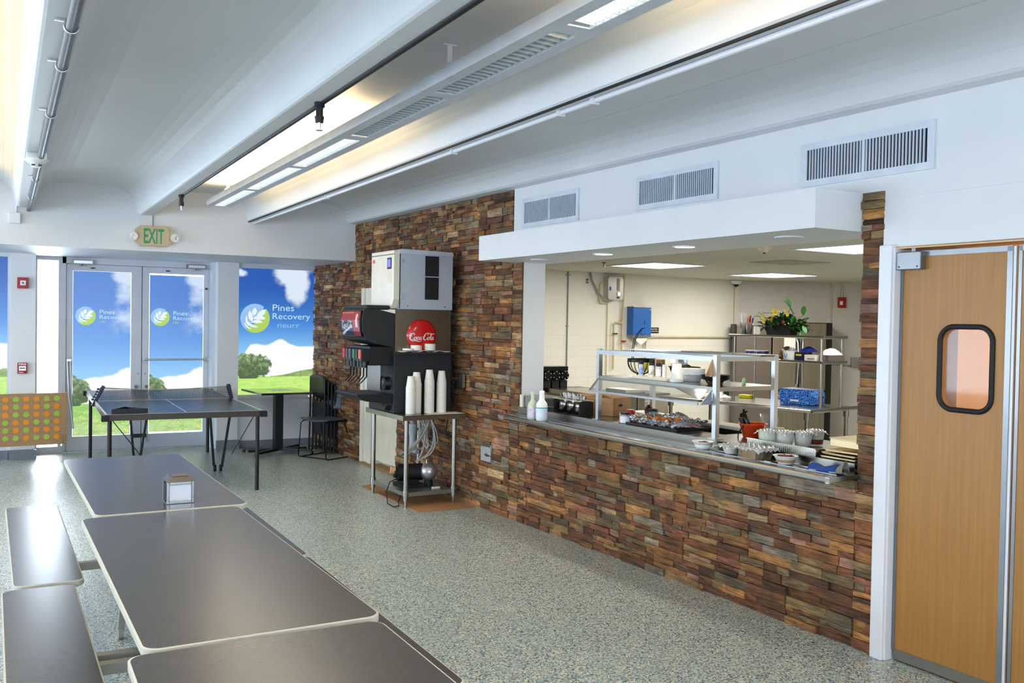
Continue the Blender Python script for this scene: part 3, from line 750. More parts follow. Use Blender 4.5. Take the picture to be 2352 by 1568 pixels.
# ------------------------------------------------------------------ swing doors to the kitchen corridor
m = MB(); m.box(W - .035, W + .0, 2.985, 3.058, 0, 2.06); m.box(W - .02, W + .12, 2.978, 2.99, 0, 2.045)
struct('trim_9', m, M['trim'], K=True, bevel=.006)
m = MB(); m.box(W + .0, W + .12, 1.76, 2.985, 2.04, 2.052); struct('trim_10', m, PE, K=True)
GRS = mat('grey_door_edge_strip', (0.50, 0.51, 0.52), .3, .7)
def swing_leaf(n, y0, y1, hinge_far):
    x0, x1 = W + .03, W + .07; z0, z1 = .055, 2.022
    wy0, wy1, wz0, wz1 = ((2.495, 2.748, 1.278, 1.658) if n == 4 else (1.96, 2.21, 1.278, 1.658))
    out = [(y0, z0), (y1, z0), (y1, z1), (y0, z1)]
    hole = rrect(wy0, wy1, wz0, wz1, .065, 6)
    me = bpy.data.meshes.new('door_%d' % n)
    import bmesh
    bm = bmesh.new()
    for x in (x0, x1):
        a = [bm.verts.new((x, *p)) for p in out]; b = [bm.verts.new((x, *p)) for p in hole]
        ea = [bm.edges.new((a[i], a[(i + 1) % 4])) for i in range(4)]; eb = [bm.edges.new((b[i], b[(i + 1) % len(b)])) for i in range(len(b))]
        bmesh.ops.triangle_fill(bm, use_beauty=True, use_dissolve=False, edges=ea + eb)
    bm.verts.ensure_lookup_table(); nv = 4 + len(hole); vv = list(bm.verts)
    for i in range(4): bm.faces.new((vv[i], vv[(i + 1) % 4], vv[nv + (i + 1) % 4], vv[nv + i]))
    for i in range(len(hole)): bm.faces.new((vv[4 + i], vv[4 + (i + 1) % len(hole)], vv[nv + 4 + (i + 1) % len(hole)], vv[nv + 4 + i]))
    bm.to_mesh(me); bm.free(); me.materials.append(M['oak'])
    o = bpy.data.objects.new('door_%d' % n, me); COL.objects.link(o); o.rotation_euler = (0, 0, TH); o['kind'] = 'structure'
    MB().tube([(x0 - .002, *p) for p in rrect(wy0 - .004, wy1 + .004, wz0 - .004, wz1 + .004, .068, 8)], .0125, 8, closed=True).build('window_gasket', M['rubber'], o)
    mb = MB(); mb.prism(hole, 'x', x0 + .012, x0 + .016); mb.build('vision_pane', thin_clear('door_glass', (1, 1, 1), .02, .05, .25), o)
    e = MB(); e.box(x0 - .003, x1 + .003, y0 - .002, y1 + .002, z1 - .022, z1 + .003); e.box(x0 - .003, x1 + .003, y1 - .012, y1 + .003, z0, z1); e.box(x0 - .003, x1 + .003, y0 - .003, y0 + .022, z0, z1)
    e.build('edge_strip', GRS, o)
    e = MB(); e.box(x0 - .004, x1 + .004, y0, y1 - .01, .012, .062); e.build('bottom_sweep', mat('grey_rubber_sweep', (0.42, 0.41, 0.38), .6), o)
    if n == 4:
        e = MB(); e.box(x0 - .04, x0 + .02, 2.842, 2.985, 1.935, 2.022); e.cur = 0; e.cyl((x0 - .01, 2.90, 2.022), (x0 - .01, 2.90, 2.04), .014)
        e.cur = 1; e.cyl((x0 - .042, 2.86, 1.95), (x0 - .039, 2.86, 1.95), .004); e.cyl((x0 - .042, 2.96, 1.95), (x0 - .039, 2.96, 1.95), .004)
        e.build('hinge_cover', [GRS, M['black']], o, bevel=.004)
        MB().box(x0 + .002, x0 + .012, y0 - .016, y0 - .003, z0, z1).build('edge_gasket', M['trim'], o)
    return o
swing_leaf(4, 2.412, 2.972, True)
swing_leaf(5, 1.80, 2.378, False)

# ------------------------------------------------------------------ air vents
VF = mat('vent_frame_white', (0.82, 0.84, 0.87), .4); VD = mat('vent_dark_inside', (0.10, 0.10, 0.12), .9); VS = mat('vent_fin_grey', (0.74, 0.77, 0.81), .4)
for lab, y0, y1, z0, z1 in (('left one of three white louvred vents, above the left end of the soffit', 5.730, 6.535, 2.415, 2.655),
                            ('middle one of three white louvred vents in the wall above the soffit', 4.248, 5.04, 2.418, 2.648),
                            ('right hand wall vent with wide grille above the right end of the soffit', 2.785, 3.590, 2.408, 2.642)):
    t = thing('air_vent', lab, 'vent', (W, (y0 + y1) / 2, (z0 + z1) / 2), 0, True, 'air vents above the serving hatch')
    o = (W, (y0 + y1) / 2, (z0 + z1) / 2); f = .036
    m = MB(o); m.box(W - .012, W, y0, y1, z1 - f, z1); m.box(W - .012, W, y0, y1, z0, z0 + f); m.box(W - .012, W, y0, y0 + f, z0 + f, z1 - f); m.box(W - .012, W, y1 - f, y1, z0 + f, z1 - f)
    yc = (y0 + y1) / 2; m.box(W - .011, W, yc - .008, yc + .008, z0 + f, z1 - f)
    for yy, zz in ((y0 + .016, (z0 + z1) / 2), (y1 - .016, (z0 + z1) / 2), (yc, z0 + .016), (yc, z1 - .016)): m.cyl((W - .015, yy, zz), (W - .011, yy, zz), .004, n=8)
    m.build('frame', VF, t)
    m = MB(o); m.box(W - .003, W - .0005, y0 + f, y1 - f, z0 + f, z1 - f); m.build('backing', VD, t)
    n = 38; m = MB(o)
    for i in range(1, n):
        y = y0 + f + (y1 - y0 - 2 * f) * i / n
        if abs(y - yc) > .01: m.box(W - .0115, W - .004, y - .0042, y + .0042, z0 + f, z1 - f)
    m.build('fins', VS, t)

# ------------------------------------------------------------------ ceiling light strips
HOUS = mat('light_housing_white', (0.80, 0.82, 0.86), .4)
LIT = mat('lit_louvre_panel', (1.0, 0.985, 0.95), .4, emit=3.0, var=0.0)
GLOW = mat('lit_tube', (1.0, 0.93, 0.75), .4, emit=6.0)
LOUV = mat('louvre_blades', (0.80, 0.83, 0.84), .25, .3)
def light_strip(x, label, segs, yend):
    z = 2.75; t = thing('pendant_light_strip', label, 'ceiling light', (x, yend, z), 0, False, 'long ceiling light strips'); o = (x, yend, z)
    y0 = segs[-1][0] - .06; y1 = yend
    m = MB(o)
    # bottom tray with openings, sloped sides
    m.box(x - .115, x - .052, y0, y1, z, z + .006); m.box(x + .052, x + .115, y0, y1, z, z + .006)
    prev = y1
    for a, b, s in segs:
        m.box(x - .052, x + .052, b, prev, z, z + .006); prev = a
    m.box(x - .052, x + .052, y0, prev, z, z + .006)
    m.prism([(x - .115, z), (x - .122, z + .05), (x - .118, z + .05), (x - .111, z + .004)], 'y', y0, y1)
    m.prism([(x + .115, z), (x + .111, z + .004), (x + .118, z + .05), (x + .122, z + .05)], 'y', y0, y1)
    m.prism([(x - .115, z), (x + .115, z), (x + .122, z + .05), (x - .122, z + .05)], 'y', y1, y1 + .005)
    m.build('housing', HOUS, t)
    for a, b, s in segs:
        if s:
            MB(o).box(x - .05, x + .05, a + .004, b - .004, z + .018, z + .022).build('light_panel', LIT, t)
            MB(o).cyl((x, a + .02, z + .045), (x, b - .02, z + .045), .010, n=8).build('tube', GLOW, t)
            area('strip_uplight', (x, (a + b) / 2, z + .06), (.12, b - a), 9.5, WARM, (0, 0, 1), parent=t)
            area('strip_downlight', (x, (a + b) / 2, z - .004), (.08, b - a), 5, (1, .93, .8), (0, 0, -1), parent=t)
        else:
            MB(o).box(x - .05, x + .05, a + .004, b - .004, z + .03, z + .034).build('light_panel', mat('unlit_louvre_back', (.34, .37, .42), .4), t)
        m = MB(o); n = 22
        for i in range(1, n):
            y = a + (b - a) * i / n; m.bar((x - .051, y, z + .010), (x + .051, y + .012, z + .010), .003, .018)
        m.box(x - .052, x - .05, a, b, z + .001, z + .02); m.box(x + .05, x + .052, a, b, z + .001, z + .02)
        m.build('louvre', LOUV, t)
    for y in (9.15, 6.5, 4.1, 1.6):
        if y < y1:
            m = MB(o); m.box(x - .012, x + .012, y - .006, y + .006, z + .13, ZC); m.box(x - .035, x + .035, y - .01, y + .01, ZC - .006, ZC - .0005)
            m.lathe((x, y, z + .115), [(.032, 0), (.03, .006), (.01, .022), (.006, .03)], 12); m.cyl((x, y, z + .02), (x, y, z + .13), .006, n=8)
            m.build('hanger', M['trim'], t)
    return t
SEG = [(8.24, 9.545, 1), (6.80, 8.13, 1), (5.52, 6.70, 1), (4.235, 5.42, 0), (3.045, 4.145, 0), (1.85, 2.95, 1), (.6, 1.75, 1), (-.65, .5, 1)]
light_strip(1.872, 'long white ceiling light strip hung between the ribs, running towards the exit doors', SEG, 9.57)
light_strip(-.39, 'long ceiling light strip beyond the left edge, glowing on the leftmost ceiling bay', [(8.24, 9.545, 1), (6.80, 8.13, 1), (5.52, 6.70, 1), (4.235, 5.42, 1), (3.045, 4.145, 1), (1.85, 2.95, 1), (.6, 1.75, 1)], 9.57)

# ------------------------------------------------------------------ pipes, sprinklers, detectors under the ceiling
BP = mat('black_iron_pipe', (0.12, 0.11, 0.11), .45, .3)
t = thing('sprinkler_pipe', 'dark sprinkler pipe along the lower edge of the ceiling rib left of the light strip', 'pipe', (1.352, 8.46, 2.70)); o = (1.352, 8.46, 2.70)
MB(o).cyl((1.352, 8.47, 2.702), (1.352, -5, 2.702), .017, n=10).build('pipe', BP, t)
for y in (8.46, 4.445):
    h = MB(o); h.cyl((1.34, y, 2.725), (1.34, y, 2.675), .026, n=12); h.cyl((1.34, y, 2.68), (1.34, y, 2.625), .018, n=12); h.cyl((1.34, y, 2.63), (1.34, y, 2.60), .024, .02, n=12)
    h.cur = 1; h.cyl((1.34, y, 2.60), (1.34, y, 2.565), .009, .005, n=10); h.cyl((1.34, y, 2.562), (1.34, y, 2.565), .017, n=14)
    h.build('sprinkler_head', [BP, M['alu']], t)
t = thing('conduit', 'thin white conduit with clips along the ceiling rib right of the light strip', 'conduit', (2.42, 10.4, 2.70)); o = (2.42, 10.4, 2.70)
MB(o).cyl((2.412, 10.41, 2.686), (2.412, -5, 2.686), .013, n=10).build('pipe', M['trim'], t)
for y in (7.75, 5.2, 3.95, 3.65): MB(o).box(2.39, 2.432, y - .01, y + .01, 2.668, 2.705).build('clip', M['trim'], t)
MB(o).box(2.345, 2.357, -5, 10.4, 2.69, 2.70).build('dark_gap', M['rubber'], t)
t = thing('conduit', 'grey steel conduit with clamps running along the leftmost ceiling rib', 'conduit', (.20, 10.4, 2.68)); o = (.20, 10.4, 2.68)
MB(o).cyl((.205, 10.42, 2.675), (.205, -5, 2.675), .02, n=10).build('pipe', mat('galvanised_conduit', (.46, .47, .49), .42, .8), t)
for y in (9.3, 8.0, 5.35, 4.3, 3.7, 2.9):
    h = MB(o); h.tube([(.205 + .024 * math.cos(a), y, 2.675 + .024 * math.sin(a)) for a in [i * math.pi / 6 for i in range(12)]], .004, 6, closed=True); h.box(.15, .185, y - .006, y + .006, 2.69, 2.70); h.build('clamp', M['alu'], t)
t = thing('conduit', 'thin white conduit up the left side of the leftmost ceiling rib into a square box', 'conduit', (.08, 10.4, 2.7)); o = (.08, 10.4, 2.7)
MB(o).tube([(.105, -5, 2.84), (.105, 10.395, 2.84), (.105, 10.415, 2.80), (.095, 10.415, 2.62)], .008).build('pipe', M['trim'], t)
MB(o).box(.032, .135, 10.385, 10.43, 2.533, 2.637).build('junction_box', M['trim'], t, bevel=.004)
t = thing('smoke_detector', 'round smoke detector on a metal box under the leftmost ceiling rib', 'smoke detector', (.180, 6.9, 2.70))
MB().box(-.06, .06, -.06, .06, -.04, -.001).build('mounting_box', M['alu'], t)
MB().lathe((0, 0, -.088), [(.0, 0), (.03, .001), (.035, .02), (.055, .027), (.075, .044), (.078, .048)], 24).build('detector_head', M['white'], t)
MB().box(-.03, -.01, -.037, -.03, -.083, -.074).box(.01, .03, -.037, -.03, -.083, -.074).build('slots', M['black'], t)

# ------------------------------------------------------------------ exit sign and alarms on the far wall
t = thing('exit_sign', 'beige exit sign with green letters and two round lamps above the doors', 'exit sign', (1.37, 10.43, 2.48))
m = MB(); hw, hh = .155, .105
m.prism([(-hw - .03, -.055), (-hw + .02, -hh), (hw - .02, -hh), (hw + .03, -.055), (hw + .035, .055), (hw - .01, hh), (-hw + .02, hh), (-hw - .03, .06)], 'y', -.05, 0)
m.build('housing', mat('beige_sign_body', (0.74, 0.67, 0.53), .5), t, bevel=.006)
m = MB(); m.prism(rrect(-hw + .005, hw - .005, -hh + .004, hh - .004, .02), 'y', -.056, -.049); m.build('face_plate', mat('beige_sign_face', (0.76, 0.69, 0.56), .5), t)
m = MB(); put_text(m, 'EXIT', (-.098, -.0575, -.078), (1, 0, 0), (0, 0, 1), .20, .155, bold=True); m.build('lettering', mat('exit_green', (0.10, 0.58, 0.36), .5), t)
for sx in (-.198, .208):
    m = MB(); m.cyl((sx, -.02, -.01), (sx, -.065, -.01), .03, .04, n=20); m.cyl((sx, -.065, -.01), (sx, -.07, -.01), .043, n=20); m.cyl((sx * .8, -.02, -.01), (sx, -.02, -.01), .012)
    h = m.build('lamp_head', M['white'], t); MB().cyl((sx, -.071, -.01), (sx, -.074, -.01), .034, n=12, smooth=False).build('lens', M['foil'], h)
MB().box(-.014, -.004, -.05, -.04, -hh - .006, -hh).build('indicator', mat('red_indicator', (1, .25, .3), .4, emit=2), t)
t = tag(MB((1.365, 10.42, 2.59)).box(1.362, 1.37, 10.42, 10.43, 2.585, 2.70).build('cable_cover', M['greybase']), 'thin grey cable cover running up from the top of the exit sign', 'cable')

def strobe(loc, K, label, rz=0):
    t = thing('fire_alarm_strobe', label, 'fire alarm', loc, rz, K)
    MB().prism(rrect(-.057, .057, -.062, .062, .008), 'y', -.04, 0).build('body', M['red'], t, bevel=.004)
    MB().prism([(-.027, -.026), (.027, -.026), (.03, .026), (-.026, .026)], 'y', -.056, -.04).build('strobe_lens', mat('strobe_clear', (.9, .9, .9), .2), t)
    MB().box(-.012, .012, -.058, -.055, -.012, .012).build('flash_tube', M['greybase'], t)
    return t
strobe((.181, 11.87, 1.99), False, 'red fire alarm strobe high on the white pillar left of the doors')
t = thing('fire_pull_station', 'red fire alarm pull station on the white pillar, lettered in white, below the strobe', 'fire alarm', (.181, 11.87, 1.03))
MB().prism(rrect(-.05, .05, -.062, .062, .006), 'y', -.035, 0).build('body', M['red'], t, bevel=.003)
m = MB(); put_text(m, 'FIRE', (-.038, -.0362, .033), (1, 0, 0), (0, 0, 1), .076, .022, bold=True); m.box(-.038, .008, -.0365, -.0355, -.050, -.044); m.build('lettering', M['white'], t)
MB().box(-.034, .034, -.045, -.035, -.026, .022).build('pull_bar_frame', M['alu'], t); MB().box(-.028, .028, -.05, -.045, -.006, .006).build('pull_bar', M['black'], t)
MB().cyl((.03, -.038, -.045), (.03, -.035, -.045), .009, n=12).build('lock', M['black'], t)
# ------------------------------------------------------------------ folding cafeteria tables with benches
def slab_top(mb, cx, cy, w, l, rz, z, th=.028, r=.045):
    """laminate top (slot 0) with a pale edging (slot 1)"""
    p = rrect(-w / 2, w / 2, -l / 2, l / 2, r, 6); c, s = math.cos(rz), math.sin(rz)
    q = [(cx + c * a - s * b, cy + s * a + c * b) for a, b in p]; n = len(q)
    q2 = [(cx + (c * a - s * b) * (1 - .007 / abs(w)), cy + (s * a + c * b) * (1 - .004 / abs(w))) for a, b in p]
    q2 = []
    for a, b in p:
        a2 = a * (1 - .006 / (w / 2)); b2 = b * (1 - .006 / (l / 2)); q2.append((cx + c * a2 - s * b2, cy + s * a2 + c * b2))
    top = [(x, y, z) for x, y in q2]; e1 = [(x, y, z - .002) for x, y in q]; e2 = [(x, y, z - th + .006) for x, y in q]; bot = [(x, y, z - th) for x, y in q2]
    mb.cur = 0; mb._add(top, [tuple(range(n))]); mb._add(bot, [tuple(range(n - 1, -1, -1))])
    mb.cur = 1
    for A, B in ((e1, top), (e2, e1), (bot, e2)): mb._add(A + B, [(i, (i + 1) % n, (i + 1) % n + n, i + n) for i in range(n)], False)
    mb.cur = 0
TOPM = [M['lam'], M['edge']]
def cafeteria_table(label, tops, benches, arms, org):
    t = thing('cafeteria_table', label, 'table', org, 0, False, 'folding cafeteria tables with attached benches')
    for (cx, cy, w, l, rz) in tops:
        mb = MB(org); slab_top(mb, cx, cy, w, l, math.radians(rz), .742); mb.build('table_top', TOPM, t)
        a = MB(org)
        for sx in (-1, 1): a.box(cx + sx * (w / 2 - .09) - .015, cx + sx * (w / 2 - .09) + .015, cy - l / 2 + .05, cy + l / 2 - .05, .684, .7125)
        a.build('apron_rail', M['tubeg'], t)
    for (cx, cy, w, l, rz) in benches:
        mb = MB(org); slab_top(mb, cx, cy, w, l, math.radians(rz), .445, .03, .04); mb.build('bench_seat', TOPM, t)
    xc = tops[0][0]
    for y in arms:
        a = MB(org); a.box(xc - .62, xc + .62, y - .02, y + .02, .375, .414); a.build('bench_arm', M['tubeg'], t)
        for sx in (-1, 1):
            a = MB(org)
            a.bar((xc + sx * .22, y, .684), (xc + sx * .13, y, .39), .03, .03); a.bar((xc + sx * .13, y, .39), (xc + sx * .16, y, .05), .03, .03)
            a.cyl((xc + sx * .16 - .012, y, .032), (xc + sx * .16 + .012, y, .032), .032, n=16)
            a.build('leg_frame', M['tubeg'], t)
    return t
cafeteria_table('long grey cafeteria table carrying the napkin holder, with pale edging and side benches',
    [(.688, 5.490, .690, 1.868, 1.1), (.663, 3.595, .692, 1.86, 1.0)],
    [(.168, 5.56, .29, 1.91, .8), (.148, 3.58, .29, 1.96, .6), (1.225, 5.57, .28, 1.90, .3), (1.222, 3.68, .28, 1.85, 0)],
    [5.07, 3.66, 3.56], (.68, 4.55, 0))
cafeteria_table('grey cafeteria table with rounded corners, cut off by the bottom edge of the photo',
    [(.645, 1.70, .715, 1.88, 0), (.64, -.2, .715, 1.86, 0)],
    [(.128, 1.68, .29, 1.8, 0), (1.20, 1.75, .28, 1.9, 0)], [2.1, .8], (.65, 1.7, 0))

# napkin holder
t = thing('napkin_holder', 'chrome napkin holder with white napkins standing on the long grey table', 'napkin holder', (.751, 4.745, .742), math.radians(2))
CH = mat('chrome', (0.70, 0.70, 0.70), .15, 1.0, var=.02)
m = MB()
for y in (-.05, .05):
    s_ = -1 if y < 0 else 1; y1 = y - s_ * .004
    for (a, b, c, d) in ((-.064, -.052, .0, .106), (.052, .064, .0, .106), (-.052, .052, .0, .018), (-.052, .052, .092, .106)): m.box(a, b, min(y, y1), max(y, y1), c, d)
m.box(-.064, .064, -.05, .05, 0, .004)
m.build('case', CH, t, bevel=.002)
m = MB(); m.prism([(-.066, .104), (-.066, .110), (-.045, .130), (.045, .130), (.066, .110), (.066, .104)], 'y', -.052, .052); m.build('hood', mat('bronze_hood', (.50, .44, .36), .2, .9), t, bevel=.002)
MB().box(-.0655, -.0625, -.035, .035, .012, .098).build('side_slot', M['black'], t)
m = MB(); m.box(-.05, .05, -.044, .044, .006, .092); m.build('napkins', mat('napkin_white', (.93, .94, .98), .8, bump=.3, bscale=200), t)
m = MB(); m.prism([(-.04, .1305), (.04, .1305), (.03, .1325), (-.03, .1325)], 'y', -.04, .04); m.build('top_slot', mat('amber_plastic_top', (.42, .33, .2), .3), t)

# ------------------------------------------------------------------ table tennis table
tt = thing('table_tennis_table', 'dark table tennis table with white lines in front of the exit doors', 'table', (1.5, 10.33, 0), math.radians(-1))
TT = mat('dark_green_playing_board', (.15, .17, .165), .28, var=.08, scale=20)
tw, tl, tz = 1.38, 2.90, .765
for s_ in (-1, 1):
    y0, y1 = (s_ * .004, s_ * tl / 2); y0, y1 = min(y0, y1), max(y0, y1)
    MB().box(-tw / 2, tw / 2, y0, y1, tz - .018, tz).build('board', TT, tt)
m = MB(); L = tz + .0006; e = .018
m.box(-tw / 2, -tw / 2 + e, -tl / 2, tl / 2, tz, L); m.box(tw / 2 - e, tw / 2, -tl / 2, tl / 2, tz, L); m.box(-tw / 2, tw / 2, -tl / 2, -tl / 2 + e, tz, L); m.box(-tw / 2, tw / 2, tl / 2 - e, tl / 2, tz, L); m.box(-.004, .004, -tl / 2, tl / 2, tz, L)
m.build('line_marking', mat('white_line_paint', (.82, .83, .80), .5), tt)
AP = mat('dark_bronze_apron', (.26, .235, .21), .4, .5)
m = MB(); m.box(-tw / 2, tw / 2, -tl / 2 - .004, -tl / 2 + .03, tz - .055, tz - .006); m.box(-tw / 2, tw / 2, tl / 2 - .03, tl / 2 + .004, tz - .055, tz - .006)
m.box(-tw / 2 - .003, -tw / 2 + .03, -tl / 2, tl / 2, tz - .05, tz - .018); m.box(tw / 2 - .03, tw / 2 + .003, -tl / 2, tl / 2, tz - .05, tz - .018); m.build('apron', AP, tt)
for sx in (-1, 1):
    for sy in (-1, 1): MB().box(sx * tw / 2 - .032, sx * tw / 2 + .032, sy * tl / 2 - .032, sy * tl / 2 + .032, tz - .058, tz - .004).build('corner_cap', M['rubber'], tt)
BL = mat('dark_leg_tube', (.15, .14, .14), .4, .4)
for sx in (-1, 1):
    for sy in (-1, 1):
        m = MB(); m.cyl((sx * (tw / 2 - .04), sy * (tl / 2 - .38 if sy < 0 else tl / 2 - .30) if False else sy * (tl / 2 - (.06 if sy < 0 else .12)), 0.0), (sx * (tw / 2 - .04), sy * (tl / 2 - (.06 if sy < 0 else .12)), tz - .02), .019, n=12)
        m.build('leg', BL, tt)
for x, y in ((-.28, .95), (.42, -.1)):
    m = MB(); m.bar((x, y, tz - .02), (x + .06, y + .02, .05), .025, .025); m.bar((x + .22, y - .1, tz - .02), (x + .12, y - .1, .05), .025, .025)
    for q in (x + .06, x + .12): m.cyl((q - .012, y - .04, .035), (q + .012, y - .04, .035), .035, n=14)
    m.build('centre_frame', BL, tt)
m = MB(); m.tube([(-tw / 2 + .05, -tl / 2 + .12, tz - .04), (-tw / 2 + .35, -tl / 2 + .3, tz - .45)], .004, 6); m.tube([(tw / 2 - .05, -tl / 2 + .12, tz - .04), (tw / 2 - .22, -tl / 2 + .35, tz - .45)], .004, 6); m.build('brace_wire', BL, tt)
# net
net = thing('table_tennis_net', 'black table tennis net with navy end clamps across the dark table', 'net', (1.5, 10.33, tz), math.radians(-1))
NV = mat('navy_clamp', (.07, .10, .20), .4)
for sx, ln in ((-1, .09), (1, -.06)):
    x = sx * (tw / 2 + .005)
    h = MB(); h.bar((x - .01, 0, -.05), (x + ln, 0, .155), .05, .035)
    for k in range(5): h.box(x - .038 + ln * (k + 1) / 7, x - .012 + ln * (k + 1) / 7, -.02, .02, .01 + k * .026, .028 + k * .026)
    h.build('clamp', NV, net, bevel=.004)
def nf(u, v):
    x = -tw / 2 + .05 + u * (tw - .07); sag = .03 * math.sin(math.pi * u); return (x, .0, .012 + v * (.125 - sag))
def net_mat():
    m = bpy.data.materials.new('net_mesh'); m.use_nodes = True; nt = m.node_tree
    for x in list(nt.nodes): nt.nodes.remove(x)
    o = nt.nodes.new('ShaderNodeOutputMaterial'); t = nt.nodes.new('ShaderNodeBsdfTransparent'); d = nt.nodes.new('ShaderNodeBsdfDiffuse'); d.inputs[0].default_value = (.02, .025, .03, 1)
    tc = nt.nodes.new('ShaderNodeTexCoord'); ck = nt.nodes.new('ShaderNodeTexBrick'); ck.offset = 0; ck.inputs['Scale'].default_value = 1; ck.inputs['Brick Width'].default_value = .012; ck.inputs['Row Height'].default_value = .012; ck.inputs['Mortar Size'].default_value = .0016
    mp = nt.nodes.new('ShaderNodeMapping'); mp.inputs['Rotation'].default_value = (math.radians(90), 0, 0)
    nt.links.new(tc.outputs['Object'], mp.inputs[0]); nt.links.new(mp.outputs[0], ck.inputs['Vector'])
    mx = nt.nodes.new('ShaderNodeMixShader'); nt.links.new(ck.outputs['Fac'], mx.inputs[0]); nt.links.new(t.outputs[0], mx.inputs[1]); nt.links.new(d.outputs[0], mx.inputs[2]); nt.links.new(mx.outputs[0], o.inputs[0])
    return m
MB().grid(nf, 24, 2).build('netting', net_mat(), net)
m = MB(); m.tube([nf(i / 20, 1.0) for i in range(21)], .006, 6); m.build('top_tape', mat('dirty_white_tape', (.62, .60, .55), .7), net)
m = MB(); m.tube([nf(i / 20, 0.0) for i in range(21)], .004, 6); m.build('bottom_cord', mat('tan_cord', (.50, .38, .28), .7), net)
# triangular case on the table
t = thing('triangular_case', 'shallow black three-cornered tray lying on the near edge of the tennis table', 'tray', (.985, 9.03, tz + .001), math.radians(4))
m = MB(); P3 = [(-.15, -.09), (.15, -.09), (.0, .14)]
for i in range(3):
    a, b = P3[i], P3[(i + 1) % 3]; m.bar((*a, .022), (*b, .022), .010, .042)
m.prism(P3, 'z', 0, .008); m.build('tray', M['black'], t)

# ------------------------------------------------------------------ four-in-a-row game board
CG = mat('green_disc', (.62, .73, .28), .5, var=.03); CO = mat('orange_disc', (.90, .56, .12), .5, var=.03)
GW = mat('oak_game_board', (.64, .50, .35), .5, var=.12, scale=5, stretch=(1.5, 6, 22))
t = thing('game_board', 'wooden game board with green and orange discs, standing before the left white pillar', 'game board', (.60, 11.45, 0), math.radians(6))
m = MB(); m.box(-.80, .017, -.012, .012, .205, .775); m.build('panel', GW, t, bevel=.002)
pat = ['ogoogg', 'ogoogo', 'oggoog', 'googg o'.replace(' ', ''), 'gogooo', 'ggoggo']
for r_, row in enumerate(pat):
    for c_ in range(7):
        ch = row[c_ - 1] if c_ >= 1 else 'og'[r_ % 2]
        x = -.088 - (6 - c_) * .1005 + .0; z = .715 - r_ * .0845
        m = MB(); m.cyl((x, -.0145, z), (x, .0145, z), .030, n=24); m.build('disc', CG if ch == 'g' else CO, t)
for x in (-.035, -.72):
    m = MB(); m.prism([(-.10, 0), (.10, 0), (.02, .30), (-.02, .30)], 'x', x - .004, x + .004); m.build('foot', thin_clear('clear_acrylic', (.8, .78, .6), .22), t)

# ------------------------------------------------------------------ square cafe table by the window
t = thing('cafe_table', 'square black cafe table on a pedestal below the printed window', 'table', (2.93, 11.27, 0), math.radians(4))
m = MB(); m.box(-.335, .335, -.40, .40, .742, .765); m.build('table_top', mat('glossy_black_top', (.09, .10, .105), .12, var=.05, coat=.5), t, bevel=.003)
m = MB(); m.box(-.09, .17, -.05, .20, .7653, .7659); m.build('top_print', mat('pale_blue_print', (.55, .72, .78), .25, var=.5, scale=30), t)
m = MB(); m.box(-.05, .05, -.05, .05, .05, .735); m.build('column', M['black'], t, bevel=.004)
m = MB(); m.box(-.12, .12, -.12, .12, .73, .742); m.build('mounting_plate', M['alu'], t)
m = MB(); m.box(-.36, .36, -.03, .03, .03, .06); m.bar((-.34, -.25, .045), (.34, .25, .045), .04, .03); m.bar((-.34, .25, .045), (.34, -.25, .045), .04, .03)
for x, y in ((-.34, -.25), (.34, .25), (-.34, .25), (.34, -.25)): m.cyl((x, y, 0), (x, y, .035), .022, n=12)
m.build('base', M['black'], t)

# ------------------------------------------------------------------ chairs
NVC = mat('dark_grey_chair_shell', (.34, .38, .44), .4, var=.1); WIRE = mat('black_chair_wire', (.05, .05, .055), .3, .5)
t = thing('stacking_chair', 'dark plastic chair on a thin black sled frame, beside the cafe table', 'chair', (3.37, 10.75, 0), math.radians(-62))
def seat(u, v):
    x = (v - .5) * .44; y = -.21 + u * .43; w = 1 - .12 * u
    return (x * w, y, .455 - .02 * math.sin(math.pi * u) + .03 * max(0, .15 - u) * -3 + .10 * (v - .5) ** 2)
m = MB(); m.grid(seat, 10, 8); m.build('seat', NVC, t, solid=.012)
def back(u, v):
    a = (v - .5) * 2; z = .555 + u * .285; w = .20 * (1 - .25 * (abs(2 * u - 1)) ** 3)
    return (a * w, .235 + .07 * u - .04 * a * a + .0, z)
m = MB(); m.grid(back, 10, 10); m.build('backrest', NVC, t, solid=.012)
m = MB()
for sx in (-1, 1):
    m.tube([(sx * .19, .30, .60), (sx * .20, .21, .45), (sx * .20, .12, .435), (sx * .20, -.18, .435), (sx * .21, -.205, .41), (sx * .225, -.225, .03), (sx * .225, -.20, .008), (sx * .225, .20, .008), (sx * .222, .225, .03), (sx * .20, .10, .42)], .0065, 8)
m.tube([(-.225, -.18, .008), (.225, -.18, .008)], .006); m.tube([(-.20, .1, .43), (.20, .1, .43)], .006)
m.build('sled_frame', WIRE, t)
BK = mat('black_folding_chair', (.035, .035, .04), .45)
def folded_chair():
    t = thing('folded_chair', 'x', 'chair', (0, 0, 0), 0, True, 'folded black chairs leaning on the slate wall')
    m = MB(); m.grid(lambda u, v: ((v - .5) * .04 * 0 + .012 * math.sin(math.pi * v), -.22 + .44 * v, .70 + .26 * u - .03 * (2 * v - 1) ** 2 * u), 5, 8); m.build('backrest', BK, t, solid=.015)
    m = MB(); m.box(.016, .034, -.20, .20, .22, .62); m.build('seat', BK, t, bevel=.006)
    m = MB()
    for s_ in (-1, 1): m.tube([(0, s_ * .22, .92), (0, s_ * .225, .5), (-.01, s_ * .225, .01)], .012, 8); m.tube([(.03, s_ * .20, .60), (.035, s_ * .205, .01)], .011, 8)
    m.tube([(-.01, -.22, .06), (-.01, .22, .06)], .008); m.build('frame', BK, t)
    return t
fc = folded_chair()
